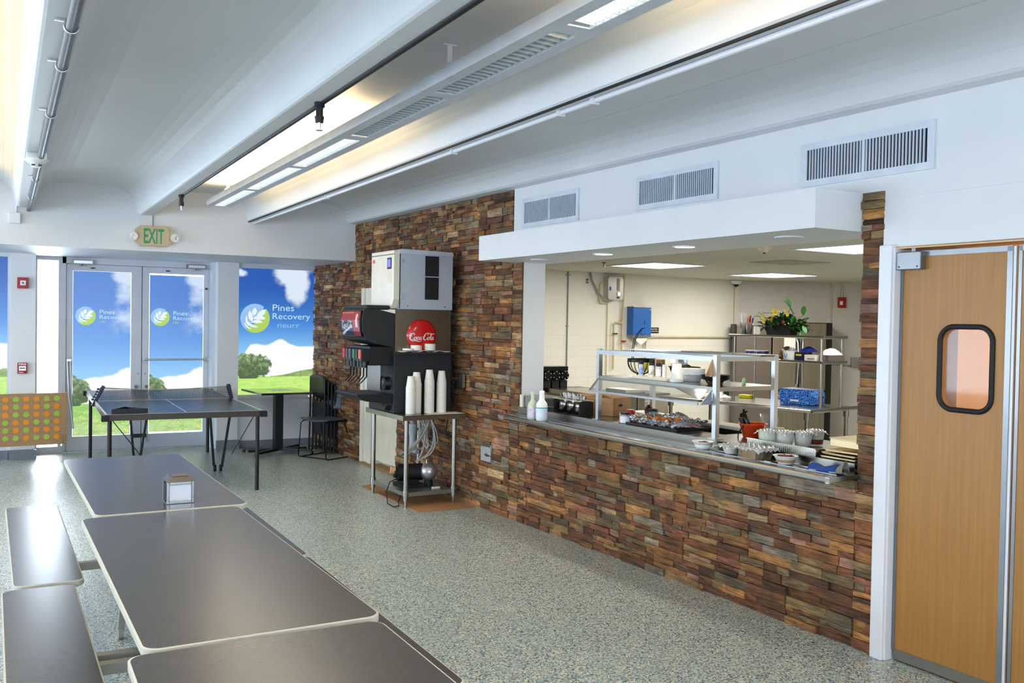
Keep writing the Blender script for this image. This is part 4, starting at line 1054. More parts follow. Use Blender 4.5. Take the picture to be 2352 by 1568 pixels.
FL = ['outermost and tallest of four', 'second from the outside', 'third from the outside', 'innermost, flat against the slate']
for i in range(4):
    o = fc if i == 0 else dup(fc, (0, 0, 0), 0, True)
    put(o, (3.775 + .044 * i, 11.03, 0.002), math.radians(4), True)
    o.scale = (1, 1, 1.0 - .035 * i)
    o['label'] = 'folded black chair leaning on the slate wall, ' + FL[i]
# ------------------------------------------------------------------ drinks station on its steel work table
TB = thing('work_table', 'stainless steel work table with tubular legs under the drinks machine', 'table', (3.63, 7.85, 0), 0, True); o = (3.63, 7.85, 0)
x0, x1, y0, y1, tz_ = 3.305, 3.915, 7.405, 8.27, .815
m = MB(o); m.box(x0, x1, y0, y1, tz_ - .006, tz_); m.box(x0, x0 + .003, y0, y1, tz_ - .045, tz_); m.box(x0, x1, y0, y0 + .003, tz_ - .045, tz_); m.box(x0, x1, y1 - .003, y1, tz_ - .045, tz_); m.build('table_top', M['steel'], TB, bevel=.002)
for lx in (3.365, 3.835):
    for ly in (7.46, 8.21):
        m = MB(o); m.cyl((lx, ly, .06), (lx, ly, tz_ - .006), .0205, n=16); m.cyl((lx, ly, .10), (lx, ly, .155), .026, n=16); m.cyl((lx, ly, 0), (lx, ly, .06), .013, n=12); m.build('leg', M['steel'], TB)
m = MB(o); m.box(3.365, 3.835, 7.46, 8.21, .125, .13); m.box(3.375, 3.825, 7.455, 7.458, .095, .13); m.box(3.36, 3.363, 7.48, 8.19, .095, .13); m.build('undershelf', M['steel2'], TB)
tag(MB((3.6, 7.8, 0)).prism([(3.38, 7.22), (3.93, 7.20), (3.93, 8.0), (3.52, 8.65), (3.40, 8.60)], 'z', .001, .005).build('cardboard_sheet', mat('tan_cardboard_sheet', (.68, .50, .33), .8), K=True), 'flat tan cardboard sheet on the floor under the steel work table', 'cardboard')

# black side cabinet + dispenser
D = thing('soda_dispenser', 'black and steel fountain drink dispenser with nozzles and a lit front panel', 'drink dispenser', (3.58, 7.98, tz_), 0, True); o = (3.58, 7.98, tz_)
ym = 7.635; yb = 8.22
m = MB(o); m.box(3.315, 3.885, ym, yb, tz_ + .001, 1.362); m.build('base_cabinet', M['charcoal'], D, bevel=.004)
m = MB(o); m.box(3.32, 3.872, ym + .004, yb, 1.362, 1.70); m.box(3.32, 3.872, ym - .004, ym + .004, 1.69, 1.742); m.build('ice_bin', M['dsteel'], D)
m = MB(o); m.box(3.32, 3.872, ym - .0, ym + .01, 1.362, 1.64); m.build('side_panel', mat('brown_steel_sheet', (.52, .48, .43), .3, 1.0, var=.1, scale=4, stretch=(25, 25, 1)), D)
# front hood with the illuminated picture
m = MB(o)
hood = [(3.34, 1.70), (3.075, 1.755), (3.035, 1.73), (3.015, 1.64), (3.025, 1.54), (3.06, 1.465), (3.12, 1.44), (3.34, 1.40)]
m.prism(hood, 'y', 7.655, 8.20); m.build('hood', M['charcoal'], D, bevel=.012)
m = MB(o); m.box(3.045, 3.275, 7.645, 8.21, 1.735, 1.775); m.build('hood_lid', M['charcoal'], D, bevel=.015)
def px(z):  # front face position of the hood
    pts = [(1.755, 3.075), (1.73, 3.035), (1.64, 3.015), (1.54, 3.025), (1.465, 3.06)]
    for (za, xa), (zb, xb) in zip(pts, pts[1:]):
        if zb <= z <= za: return xa + (xb - xa) * (za - z) / (za - zb)
    return 3.05
nz_ = 60; ny_ = 80
ya, yb_ = 7.70, 8.15; za, zb = 1.50, 1.72
vs = []; fs = []; cc = []
for j in range(nz_ + 1):
    for i in range(ny_ + 1):
        z = za + (zb - za) * j / nz_; y = yb_ - (yb_ - ya) * i / ny_; vs.append((px(z) - .014, y, z))
for j in range(nz_):
    for i in range(ny_):
        u = (i + .5) / ny_; v = (j + .5) / nz_; c = (.62, .04, .07)
        if v < .62 - .5 * (u - .45) ** 2 and u < .66: c = (.06, .09, .25)
        if v < .15 + .6 * (u - .1) and v > .05 + .6 * (u - .1) and u < .6: c = (.75, .78, .88)
        if u > .66: c = (.55, .05, .18) if v < .3 else (.70, .06, .10)
        if .80 < u < .90 and .35 < v < .88: c = (.92, .85, .82)
        if v > .9 and u < .66: c = (.85, .38, .22)
        fs.append((j * (ny_ + 1) + i, j * (ny_ + 1) + i + 1, (j + 1) * (ny_ + 1) + i + 1, (j + 1) * (ny_ + 1) + i)); cc.append(lin(c))
m = MB(o); m._add(vs, fs); m.fc = cc; m.build('lit_picture_panel', attr_mat('backlit_picture', emit=.75, rough=.2), D)
m = MB(o); m.tube([(px(z) - .012, y, z) for y, z in [(7.69, 1.5), (7.69, 1.6), (7.69, 1.72), (7.9, 1.725), (8.16, 1.72), (8.16, 1.6), (8.16, 1.5), (7.9, 1.495)]], .010, 6, closed=True); m.build('panel_frame', M['black'], D)

# script lettering, drawn as pen strokes
def script(mb, org, ux, uz, sc):
    R = lambda p, w: ribbon(mb, p, w, org, ux, uz, sc)
    # C
    R([(1.75, 2.62), (2.05, 3.0), (1.75, 3.35), (1.15, 3.15), (.55, 2.3), (.35, 1.4), (.75, .92), (1.35, 1.1), (1.85, 1.6)], [.14, .22, .18, .26, .42, .44, .34, .2, .1])
    # o
    R([(2.45, 2.0), (2.05, 1.75), (1.95, 1.2), (2.25, .98), (2.65, 1.3), (2.7, 1.85), (2.45, 2.0), (2.8, 1.8), (3.15, 1.9)], [.18, .3, .32, .22, .26, .24, .16, .1, .08])
    # c
    R([(3.55, 1.8), (3.45, 2.05), (3.1, 1.8), (2.98, 1.25), (3.3, .98), (3.75, 1.35)], [.22, .2, .3, .32, .2, .08])
    # a
    R([(4.35, 1.95), (4.0, 1.95), (3.78, 1.5), (3.85, 1.05), (4.15, 1.1), (4.4, 1.6), (4.5, 2.0), (4.38, 1.3), (4.5, 1.0), (4.85, 1.3), (5.05, 1.6)], [.16, .2, .3, .28, .16, .2, .26, .3, .24, .1, .08])
    # hyphen
    R([(4.85, 1.95), (5.2, 2.0)], [.16, .16])
    # C
    R([(7.1, 2.62), (7.5, 3.0), (7.2, 3.4), (6.5, 3.2), (5.85, 2.35), (5.6, 1.4), (5.95, .92), (6.55, 1.1), (7.0, 1.6)], [.14, .22, .18, .26, .42, .44, .34, .2, .1])
    R([(7.2, 3.4), (8.0, 3.35), (8.7, 2.95), (9.5, 3.1), (10.1, 3.35)], [.14, .2, .3, .24, .06])
    # o
    R([(7.6, 2.0), (7.2, 1.75), (7.1, 1.2), (7.4, .98), (7.8, 1.3), (7.85, 1.85), (7.6, 2.0), (7.95, 1.75), (8.25, 1.9)], [.18, .3, .32, .22, .26, .24, .16, .1, .08])
    # l
    R([(8.25, 1.5), (8.7, 2.3), (8.95, 3.1), (8.72, 3.2), (8.45, 2.4), (8.3, 1.4), (8.5, 1.0), (8.85, 1.25)], [.1, .14, .16, .16, .28, .32, .24, .1])
    # a
    R([(9.45, 1.95), (9.1, 1.95), (8.88, 1.5), (8.95, 1.05), (9.25, 1.1), (9.5, 1.6), (9.6, 2.0), (9.48, 1.3), (9.6, 1.0), (9.95, 1.3)], [.16, .2, .3, .28, .16, .2, .26, .3, .24, .1])
    # flourish below
    R([(.75, .92), (1.3, .55), (2.1, .75), (3.0, .55), (4.1, .35), (4.9, .75)], [.1, .26, .34, .30, .16, .06])
m = MB(o); script(m, (px(1.62) - .022, 8.12, 1.545), Vector((0, -1, 0)), Vector((0, 0, 1)), .0265)
for i, v in enumerate(m.v): m.v[i] = (px(v[2]) - .018, v[1], v[2])
m.build('script_lettering', mat('script_white', (.95, .93, .9), .4, emit=.6, var=0), D)
# nozzles and valves
cols = [(.75, .08, .12), (.2, .2, .22), (.25, .27, .3), (.1, .42, .24), (.10, .10, .12), (.78, .35, .25)]
m = MB(o); m.box(3.10, 3.34, 7.69, 8.17, 1.24, 1.41); m.build('valve_block', M['black'], D, bevel=.006)
for i in range(6):
    y = 8.10 - i * .074 - (.02 if i > 2 else 0)
    m = MB(o); m.box(3.02, 3.11, y - .031, y + .031, 1.275, 1.385); m.cyl((3.07, y, 1.22), (3.07, y, 1.275), .022, n=12); v = m.build('valve', M['black'], D, bevel=.004)
    c = MB(o); c.box(3.014, 3.0195, y - .026, y + .026, 1.30, 1.38); c.build('flavour_card', mat('valve_card_%d' % i, cols[i], .4), v)
    c = MB(o); c.bar((3.085, y, 1.25), (3.085, y, 1.14), .012, .008); c.bar((3.085, y, 1.14), (3.03, y, 1.085), .012, .008); c.build('push_lever', M['black'], v)
m = MB(o); m.box(3.27, 3.33, 7.84, 8.16, .93, 1.25); m.build('splash_back', M['steel'], D)
m = MB(o); m.prism([(3.33, .895), (3.07, .925), (2.985, .965), (2.98, .99), (3.33, .985)], 'y', 7.66, 8.20); m.build('drip_tray', M['black'], D, bevel=.006)
m = MB(o); m.box(3.0, 3.26, 7.70, 8.16, .986, .990); m.build('drip_grid', M['charcoal'], D)
m = MB(o); m.cyl((3.36, 8.05, tz_ + .002), (3.36, 8.05, .90), .014, n=12); m.cyl((3.36, 8.05, tz_ + .001), (3.36, 8.05, tz_ + .02), .03, n=14); m.build('tray_foot', M['black'], D)
for z, r in ((1.075, .062), (.90, .075)):
    m = MB(o); m.cyl((3.315, ym + .12, z), (3.265, ym + .12, z), r, r * .85, n=24); v = m.build('round_cover', M['black'], D); MB(o).cyl((3.264, ym + .12, z), (3.262, ym + .12, z), r * .5, n=20).build('cover_cap', mat('dark_glossy_cap', (.08, .1, .08), .1), v)
MB(o).box(3.311, 3.315, ym + .01, ym + .14, 1.16, 1.33).build('dark_opening', M['rubber'], D)
# red button magnet
t = thing('disc_sign', 'round glossy red disc sign with white script on the steel side of the drinks machine', 'sign', (3.575, ym - .003, 1.51), 0, True)
m = MB(); m.lathe((0, 0, 0), [(.146, 0), (.146, .004), (.125, .014), (.08, .022), (.03, .026), (1e-6, .027)], 40); m.xf(Matrix.Rotation(math.radians(90), 4, 'X')); m.build('disc', mat('glossy_red_enamel', (.78, .07, .07), .18, coat=.6), t)
m = MB(); script(m, (-.128, -.0275, -.062), Vector((1, 0, 0)), Vector((0, 0, 1)), .0248)
for i, v in enumerate(m.v): m.v[i] = (v[0], -.0285 + .013 * min(1, (v[0] ** 2 + v[2] ** 2) / .125 ** 2), v[2])
m.build('script_lettering', M['white'], t)

# ice machine on top
I = thing('ice_machine', 'large pale grey ice machine head with small blue display, on top of the drinks dispenser', 'ice machine', (3.58, 8.0, 1.743), 0, True); o = (3.58, 8.0, 1.743)
iy0, iy1 = 7.60, 8.12
m = MB(o); m.box(3.345, 3.865, iy0, iy1, 1.744, 2.235); m.build('body', mat('pale_steel_panel', (.74, .78, .84), .35, .35, var=.02), I)
m = MB(o); m.prism([(3.335, 2.235), (3.335, 2.268), (3.36, 2.277), (3.862, 2.27), (3.872, 2.235)], 'y', iy0 - .006, iy1 + .004); m.build('top_cover', mat('pale_top_cover', (.80, .83, .87), .35, .3), I)
m = MB(o); m.prism([(iy0, 2.262), (iy1, 2.262), (iy1, 1.80), (iy1 - .03, 1.745), (iy0 + .06, 1.745), (iy0, 1.83)], 'x', 3.285, 3.343)
m.build('front_panel', mat('ivory_front_panel', (.88, .86, .80), .22, coat=.4), I, bevel=.01)
m = MB(o); m.box(3.2835, 3.286, iy0, iy1, 2.226, 2.232); m.box(3.338, 3.346, iy0 - .003, iy0, 1.75, 2.26); m.build('seam', M['black'], I)
m = MB(o); m.box(3.280, 3.285, 7.655, 7.745, 2.10, 2.20); m.build('display_frame', mat('navy_display_frame', (.10, .10, .25), .3), I)
m = MB(o); m.box(3.278, 3.281, 7.668, 7.732, 2.118, 2.185); m.build('display', mat('blue_display', (.42, .47, 1.0), .3, emit=1.3), I)
m = MB(o); m.box(3.283, 3.285, 7.66, 7.74, 1.98, 2.085); m.build('keypad', mat('ivory_keypad', (.82, .80, .75), .4), I)
m = MB(o); m.box(3.283, 3.285, 8.04, 8.085, 2.165, 2.195); m.build('orange_badge', mat('orange_badge', (.85, .35, .22), .4), I)
for z0_, z1_ in ((2.045, 2.225), (1.835, 2.035)):
    m = MB(o); m.box(3.588, 3.722, iy0 - .006, iy0, z0_, z1_); g = m.build('grille', M['black'], I)
    m = MB(o)
    for k in range(16):
        z = z0_ + .012 + (z1_ - z0_ - .02) * k / 16; m.box(3.597, 3.653, iy0 - .009, iy0 - .006, z, z + .004); m.box(3.657, 3.713, iy0 - .009, iy0 - .006, z, z + .004)
    m.build('grille_slats', mat('dark_slats', (.17, .17, .18), .4), g)
for z in (2.17, 1.85): m = MB(o); m.box(3.355, 3.372, iy0 - .012, iy0, z - .014, z + .014); m.cyl((3.362, iy0 - .016, z), (3.362, iy0 - .01, z), .006, n=10); m.build('latch', M['alu'], I)
for x in (3.42, 3.79): MB(o).cyl((x, iy0 - .003, 1.773), (x, iy0, 1.773), .005, n=8).build('screw', M['black'], I)
m = MB(o); m.box(3.865, 3.885, iy0 + .05, iy1, 1.75, 2.2); m.build('rear_panel', M['black'], I)

# cups: single cups nested upside down in four stacks
def foam_cup(r0=.030, r1=.0435, h=.108):
    m = MB(); m.lathe_open((0, 0, 0), [(r1, 0), (r1 + .0022, .003), (r1 + .0022, .009), (r1 - .0005, .011), (r0, h - .002), (r0 - .002, h), (1e-5, h)], 22); return m
cups = [(3.435, 7.535, 22, .0108, 'leftmost'), (3.512, 7.585, 25, .0108, 'second from left'), (3.628, 7.56, 27, .0108, 'third from left'), (3.752, 7.565, 26, .0108, 'rightmost')]
first = None
for cx, cy, n, dz, w in cups:
    for k in range(n):
        lab = 'white foam cup %s %s cup stack, drinks table' % ('topmost in the' if k == n - 1 else 'at the bottom of the' if k == 0 else 'nested in the', w)
        if first is None:
            first = foam_cup().build('foam_cup', M['foam'], K=True); tag(first, lab, 'cup', 'upturned foam cups, %s stack' % w); put(first, (cx, cy, tz_ + .001 + k * dz), 0, True)
        else:
            c = first.copy(); COL.objects.link(c); put(c, (cx, cy, tz_ + .001 + k * dz), R1.uniform(0, 3), True); tag(c, lab, 'cup', 'upturned foam cups, %s stack' % w)
# napkin sheets under the cups and on the cabinet shelf
tag(MB((3.75, 7.5, tz_)).prism([(3.57, 7.415), (3.91, 7.41), (3.905, 7.60), (3.80, 7.62), (3.60, 7.61)], 'z', tz_ + .0005, tz_ + .003).build('paper_sheet', mat('cream_paper', (.90, .87, .78), .8), K=True), 'cream paper sheet under the right hand cup stacks on the work table', 'paper')
tag(MB((3.6, 7.6, 1.375)).grid(lambda u, v: (3.345 + .50 * u, 7.575 + .10 * v, 1.372 + .004 * math.sin(u * 17) - .012 * (1 - v) * (.5 + .5 * math.sin(u * 23))), 30, 4).build('paper_towel', M['foam'], K=True, solid=.003), 'crinkled white paper towel on the black ledge below the red disc sign', 'paper towel')
m = MB((3.58, 7.98, tz_)); m.box(3.32, 3.88, 7.56, 7.634, 1.345, 1.362); m.build('ledge', M['charcoal'], D)
lidm = None
for (cx, r, n, w) in ((3.435, .052, 5, 'low left'), (3.512, .050, 14, 'middle'), (3.648, .050, 18, 'tall right')):
    for k in range(n):
        m = MB(); m.lathe((0, 0, 0), [(r, 0), (r + .001, .001), (r - .001, .0045), (1e-5, .0046)], 24)
        if lidm is None or k == 0: lidm = m.build('cup_lid', M['foam'], K=True); c = lidm
        else: c = lidm.copy(); COL.objects.link(c)
        put(c, (cx, 7.603, 1.378 + k * .0032), 0, True); tag(c, 'white cup lid in the %s lid pile below the red disc sign' % w, 'lid', 'cup lids, %s pile' % w)

# plumbing below
GT = mat('grey_plastic_tube', (.74, .72, .68), .4); o = (3.62, 7.85, .13)
t = thing('water_filter', 'grey water filter housing with elbow pipe under the drinks table', 'water filter', (3.70, 8.10, .5), 0, True); q = (3.70, 8.10, .5)
m = MB(q); m.cyl((3.72, 8.10, .56), (3.72, 8.10, .66), .045, n=18); m.cyl((3.72, 8.10, .60), (3.72, 8.10, .615), .052, n=18); m.cyl((3.72, 8.10, .40), (3.72, 8.10, .56), .034, n=16); m.build('housing', mat('grey_pvc', (.66, .67, .68), .4), t)
m = MB(q); m.tube([(3.72, 8.10, .66), (3.68, 8.10, .74), (3.66, 8.08, .78), (3.78, 8.06, .795), (3.90, 8.06, .79)], .022); m.build('elbow_pipe', mat('grey_pvc', (.66, .67, .68)), t)
m = MB(q); m.cyl((3.72, 8.0, .40), (3.72, 8.14, .40), .02, n=12); m.cyl((3.66, 8.06, .42), (3.80, 8.06, .42), .016, n=12); m.build('valve', mat('grey_pvc', (.66, .67, .68)), t)
t = thing('carbonator_pump', 'black carbonator pump with motor standing on the lower shelf', 'pump', (3.55, 7.78, .131), 0, True); q = (3.55, 7.78, .131)
m = MB(q); m.box(3.44, 3.66, 7.66, 7.92, .1315, .155); m.build('base', M['rubber'], t, bevel=.004)
m = MB(q); m.cyl((3.43, 7.80, .255), (3.66, 7.76, .255), .078, n=20); m.cyl((3.43, 7.80, .255), (3.40, 7.805, .255), .045, n=16); m.box(3.47, 3.62, 7.73, 7.84, .15, .20); m.build('motor', M['rubber'], t)
m = MB(q); m.cyl((3.37, 7.81, .28), (3.41, 7.80, .275), .035, n=16); m.build('cap', mat('pink_label_cap', (.85, .65, .5), .4), t)
t = thing('pressure_tank', 'silver ball shaped pressure tank on the lower shelf of the drinks table', 'tank', (3.69, 7.72, .131), 0, True); q = (3.69, 7.72, .131)
m = MB(q); m.sphere((3.70, 7.70, .262), .082, 28, 18); m.build('ball', mat('silver_paint', (.70, .69, .70), .3, .8, var=.02), t)
m = MB(q); m.cyl((3.70, 7.70, .132), (3.70, 7.70, .19), .04, n=16); m.build('foot_ring', M['rubber'], t)
m = MB(q); m.cyl((3.68, 7.70, .34), (3.68, 7.70, .375), .008, n=10); m.cyl((3.66, 7.70, .375), (3.70, 7.70, .375), .007, n=10); m.build('fitting', M['alu'], t)
tag(MB((3.7, 7.6, .13)).box(3.665, 3.735, 7.53, 7.56, .1315, .146).build('white_box', M['white'], K=True), 'tiny white plastic connector box on the lower shelf before the silver tank', 'box')
tb = thing('tube_bundle', 'tangle of grey plastic hoses hanging under the drinks table', 'hoses', (3.7, 7.9, .5), 0, True); q = (3.7, 7.9, .5)
R2 = random.Random(5)
for i in range(13):
    a = Vector((R2.uniform(3.74, 3.86), R2.uniform(7.85, 8.1), .80)); e = Vector((R2.uniform(3.56, 3.70), R2.uniform(7.68, 7.78), R2.uniform(.335, .37)))
    lo = R2.uniform(.30, .52); c1 = Vector((R2.uniform(3.72, 3.86), R2.uniform(7.7, 8.0), lo + .2)); c2 = Vector((R2.uniform(3.66, 3.86), R2.uniform(7.7, 7.85), lo))
    if i % 3 == 0: e = Vector((R2.uniform(3.42, 3.5), R2.uniform(7.7, 7.8), R2.uniform(.40, .45))); c2 = Vector((3.62, 7.74, .52))
    if i % 3 == 1: e = Vector((R2.uniform(3.70, 3.82), R2.uniform(7.9, 8.0), .55)); c2.z = lo - .02
    pts = []
    for k in range(15):
        t_ = k / 14; b0 = a.lerp(c1, t_); b1 = c1.lerp(c2, t_); b2 = c2.lerp(e, t_); p = b0.lerp(b1, t_).lerp(b1.lerp(b2, t_), t_); pts.append(p)
    MB(q).tube(pts, R2.choice((.0055, .007, .008)), 8).build('hose', GT, tb)
for pts, nm, lab in (([(3.90, 7.62, .80), (3.91, 7.60, .66), (3.89, 7.60, .60), (3.86, 7.62, .66), (3.84, 7.66, .74)], 'cable', 'x'),):
    pass
t = thing('power_cord', 'thin black power cord looping from the pump down to the floor', 'cable', (3.4, 7.7, .1), 0, True); q = (3.4, 7.7, .1)
m = MB(q); m.tube([(3.44, 7.74, .20), (3.38, 7.70, .215), (3.30, 7.66, .20), (3.25, 7.62, .12), (3.24, 7.56, .03), (3.27, 7.50, .008), (3.33, 7.52, .008), (3.35, 7.58, .03), (3.40, 7.62, .10), (3.45, 7.66, .15), (3.50, 7.70, .16)], .0045); m.build('cord', M['rubber'], t)
t = thing('power_cord', 'black power cord with plug hanging at the slate wall right of the black cabinet', 'cable', (3.93, 7.5, .8), 0, True); q = (3.93, 7.5, .8)
m = MB(q); m.tube([(3.925, 7.56, 1.16), (3.90, 7.60, 1.02), (3.92, 7.62, .88), (3.925, 7.60, .74), (3.915, 7.62, .62), (3.88, 7.66, .56), (3.86, 7.68, .62), (3.87, 7.66, .74)], .006); m.build('cord', M['rubber'], t)
m = MB(q); m.box(3.915, 3.94, 7.47, 7.535, 1.045, 1.165); m.build('outlet_plate', M['alu'], t); m = MB(q); m.box(3.90, 3.925, 7.545, 7.60, 1.02, 1.10); m.build('plug', M['rubber'], t)
# ------------------------------------------------------------------ serving hatch: ledge, inner counter, sneeze guard
t = thing('serving_ledge', 'long stainless steel serving ledge with rolled front edge on top of the slate counter wall', 'ledge', (3.85, 4.9, .86), 0, True); o = (3.85, 4.9, .86)
m = MB(o); m.box(3.758, 3.955, 3.195, 6.545, .872, .898); m.prism([(3.758, .864), (3.758, .898), (3.752, .902), (3.742, .898), (3.737, .888), (3.738, .874), (3.744, .865)], 'y', 3.175, 6.42)
m.prism([(3.9605, .872), (3.758, .872), (3.738, .862), (3.738, .900), (3.758, .898), (3.9605, .898)], 'y', 3.170, 3.195)
m.build('ledge_top', M['steel'], t, bevel=.002)
m = MB(o)
for x in (3.83, 3.905): m.box(x - .003, x + .003, 3.2, 6.5, .898, .9012)
m.build('tray_rail', M['steel2'], t)
m = MB(o); m.box(3.955, 3.962, 3.195, 6.545, .87, .95); m.box(3.70 + .04, 3.80, 6.42, 6.50, .868, .894); m.build('riser', M['steel'], t)

t = thing('kitchen_counter', 'stainless steel kitchen counter with a dark well and cream cutting board behind the serving ledge', 'counter', (4.3, 4.9, 0), 0, True); o = (4.3, 4.9, 0)
m = MB(o); m.box(3.963, 4.62, 4.98, 6.54, .92, .949); m.box(3.963, 4.62, 3.20, 4.40, .92, .949); m.box(3.963, 4.205, 4.40, 4.98, .92, .949); m.build('counter_top', M['steel'], t, bevel=.002)
m = MB(o); m.box(4.206, 4.50, 4.40, 4.42, .905, .949); m.box(4.206, 4.50, 4.96, 4.98, .905, .949); m.box(4.206, 4.215, 4.42, 4.96, .905, .949); m.box(4.49, 4.50, 4.42, 4.96, .905, .949); m.box(4.206, 4.50, 4.42, 4.96, .902, .906); m.build('well', M['dsteel'], t)
m = MB(o); m.box(4.45, 4.62, 4.225, 5.75, .9495, .972); m.build('cutting_board', mat('cream_board', (.88, .85, .76), .5), t, bevel=.003)
tag(MB((4.4, 4.9, 0)).box(4.21, 4.6, 3.25, 6.5, 0, .90).build('steel_cabinet', M['dsteel'], K=True), 'steel base cabinet under the kitchen counter behind the slate counter wall', 'cabinet')

t = thing('sneeze_guard', 'aluminium framed serving shelf with slanted clear guard standing on the kitchen counter', 'sneeze guard', (4.0, 4.9, .95), 0, True); o = (4.0, 4.9, .95)
G = M['alu']
for x, y in ((4.0, 5.49), (4.0, 4.27), (4.50, 5.49), (4.50, 4.27)):
    m = MB(o); m.box(x - .016, x + .016, y - .016, y + .016, .951, 1.465); m.box(x - .035, x + .035, y - .035, y + .035, .9495, .954); m.build('post', G, t)
m = MB(o); m.box(3.984, 4.016, 4.286, 5.474, 1.425, 1.455); m.build('top_rail', G, t)
m = MB(o); m.box(4.484, 4.516, 4.286, 5.474, 1.425, 1.455); m.build('top_rail', G, t)
for y in (4.27, 5.49): m = MB(o); m.box(4.016, 4.484, y - .014, y + .014, 1.428, 1.455); m.build('top_rail', G, t)
m = MB(o); m.box(4.016, 4.49, 4.29, 5.47, 1.262, 1.268); m.box(3.984, 4.016, 4.286, 5.474, 1.238, 1.268); m.box(4.016, 4.484, 4.256, 4.284, 1.242, 1.268); m.box(4.484, 4.516, 4.286, 5.474, 1.242, 1.268); m.box(4.016, 4.484, 5.476, 5.504, 1.242, 1.268); m.build('shelf', M['steel'], t)
m = MB(o); m._add([(3.982, 4.33, 1.245), (3.982, 5.46, 1.245), (3.90, 5.46, 1.165), (3.90, 4.33, 1.165), (3.978, 4.33, 1.249), (3.978, 5.46, 1.249), (3.896, 5.46, 1.169), (3.896, 4.33, 1.169)], [(0, 1, 2, 3), (7, 6, 5, 4), (0, 4, 5, 1), (1, 5, 6, 2), (2, 6, 7, 3), (3, 7, 4, 0)]); m.build('guard_pane', thin_clear('smoky_acrylic', (.8, .82, .8), .03, .05, .35), t)
m = MB(o); m.bar((3.898, 4.32, 1.163), (3.898, 5.47, 1.163), .008, .014); m.bar((3.98, 5.467, 1.25), (3.898, 5.467, 1.163), .012, .012); m.build('pane_edge', M['steel2'], t)
m = MB(o); m.prism([(3.985, 1.25), (3.893, 1.16), (3.985, 1.16)], 'y', 4.292, 4.30); m.build('end_plate', mat('satin_grey_plate', (.62, .64, .68), .5, .3), t)
m = MB(o); m.prism([(3.985, 1.44), (3.93, 1.335), (3.985, 1.33)], 'y', 4.288, 4.296); m.build('wing_plate', mat('bronze_plate', (.70, .55, .40), .3, .6), t)
t = tag(MB((4.3, 4.9, 1.456)).box(4.36, 4.54, 4.26, 5.02, 1.456, 1.466).build('sheet_pan', M['dsteel'], K=True, bevel=.002), 'thin dark flat pan lying on the right top of the aluminium serving shelf', 'pan')
t = tag(MB((4.3, 5.25, 1.456)).box(4.25, 4.47, 5.06, 5.46, 1.456, 1.463).build('cutting_board', mat('white_board', (.90, .90, .92), .5), K=True, bevel=.002), 'thin white board lying on the left top of the aluminium serving shelf', 'board')

# --- on the ledge
def tri(label_obj, *a): return tag(label_obj, *a)
t = thing('spray_bottle', 'greenish translucent cleaner bottle without trigger, left of the two on the ledge', 'bottle', (3.80, 6.08, .8985), 0, True, 'cleaner bottles on the ledge')
GB = mat('greenish_translucent_plastic', (.80, .84, .72), .4, trans=.15)
m = MB(); m.lathe((0, 0, 0), [(.038, 0), (.042, .006), (.042, .10), (.036, .125), (.016, .15), (.0145, .195)], 20, sx=.85, sy=1.1); m.build('body', GB, t)
MB().lathe((0, 0, .195), [(.0155, 0), (.0155, .018), (.010, .02)], 14).build('neck', GB, t)
MB().lathe_open((0, 0, .02), [(.0432, 0), (.0432, .075)], 20, sx=.85, sy=1.1).build('label_sticker', mat('lilac_label', (.80, .75, .82), .6, var=.25, scale=60), t)
t = thing('cleaner_bottle', 'white cleaner bottle with a pale printed label, right of the two on the ledge', 'bottle', (3.812, 5.965, .8985), 0, True, 'cleaner bottles on the ledge')
m = MB(); m.lathe((0, 0, 0), [(.038, 0), (.043, .005), (.044, .12), (.038, .138), (.022, .158), (.019, .205)], 22); m.build('body', M['white'], t)
MB().lathe((0, 0, .205), [(.020, 0), (.020, .022), (.012, .025)], 16).build('cap', M['white'], t)
MB().lathe_open((0, 0, .018), [(.0447, 0), (.0452, .09)], 22).build('label_sticker', mat('pale_blue_label', (.84, .87, .93), .6, var=.2, scale=70, stretch=(1, 1, 5)), t)
MB().lathe_open((0, 0, .095), [(.0455, 0), (.0455, .008)], 22).build('label_band', mat('teal_band', (.35, .65, .70), .6), t)
def bowl(m, r=.062, h=.045):
    m.lathe_open((0, 0, 0), [(1e-5, .001), (r * .62, .001), (r * .66, .004), (r * .98, h - .004), (r * 1.10, h), (r * 1.10, h + .002), (r * .95, h - .001), (r * .62, .005), (1e-5, .004)], 26)
def food(m, r, z, n, rr, R):
    for i in range(n):
        a = R.uniform(0, 6.28); d = r * math.sqrt(R.random()); m.sphere((d * math.cos(a), d * math.sin(a), z + R.uniform(0, rr)), rr * R.uniform(.7, 1.2), 7, 5, sz=.7)
RF = mat('dark_red_chopped_food', (.45, .18, .17), .5, var=.5, scale=80); BR = mat('tan_sauce', (.66, .50, .38), .4)
t = thing('foam_bowl', 'white foam bowl of chopped red food, leftmost on the ledge front', 'bowl', (3.862, 4.225, .9015), 0, True, 'white bowls on the serving ledge')
m = MB(); bowl(m); m.build('bowl', M['foam'], t); m = MB(); food(m, .028, .034, 26, .008, R1); m.build('food', RF, t); MB().cyl((0, 0, .012), (0, 0, .036), .05, .056, n=20).build('sauce', M['foam'], t)
t2 = thing('foam_bowl', 'white foam bowl of red food in tan sauce, left of the oven mitt', 'bowl', (3.865, 3.575, .9015), 0, True, 'white bowls on the serving ledge')
m = MB(); bowl(m); m.build('bowl', M['foam'], t2); m = MB(); food(m, .04, .036, 40, .008, R1); m.build('food', RF, t2); MB().cyl((0, 0, .012), (0, 0, .038), .05, .056, n=20).build('sauce', BR, t2)
t3 = thing('covered_bowl', 'white bowl wrapped in clear film, between the left bowl and the foil pan', 'bowl', (3.88, 4.005, .9015), 0, True, 'white bowls on the serving ledge')
m = MB(); bowl(m, .058, .05); m.build('bowl', M['foam'], t3)
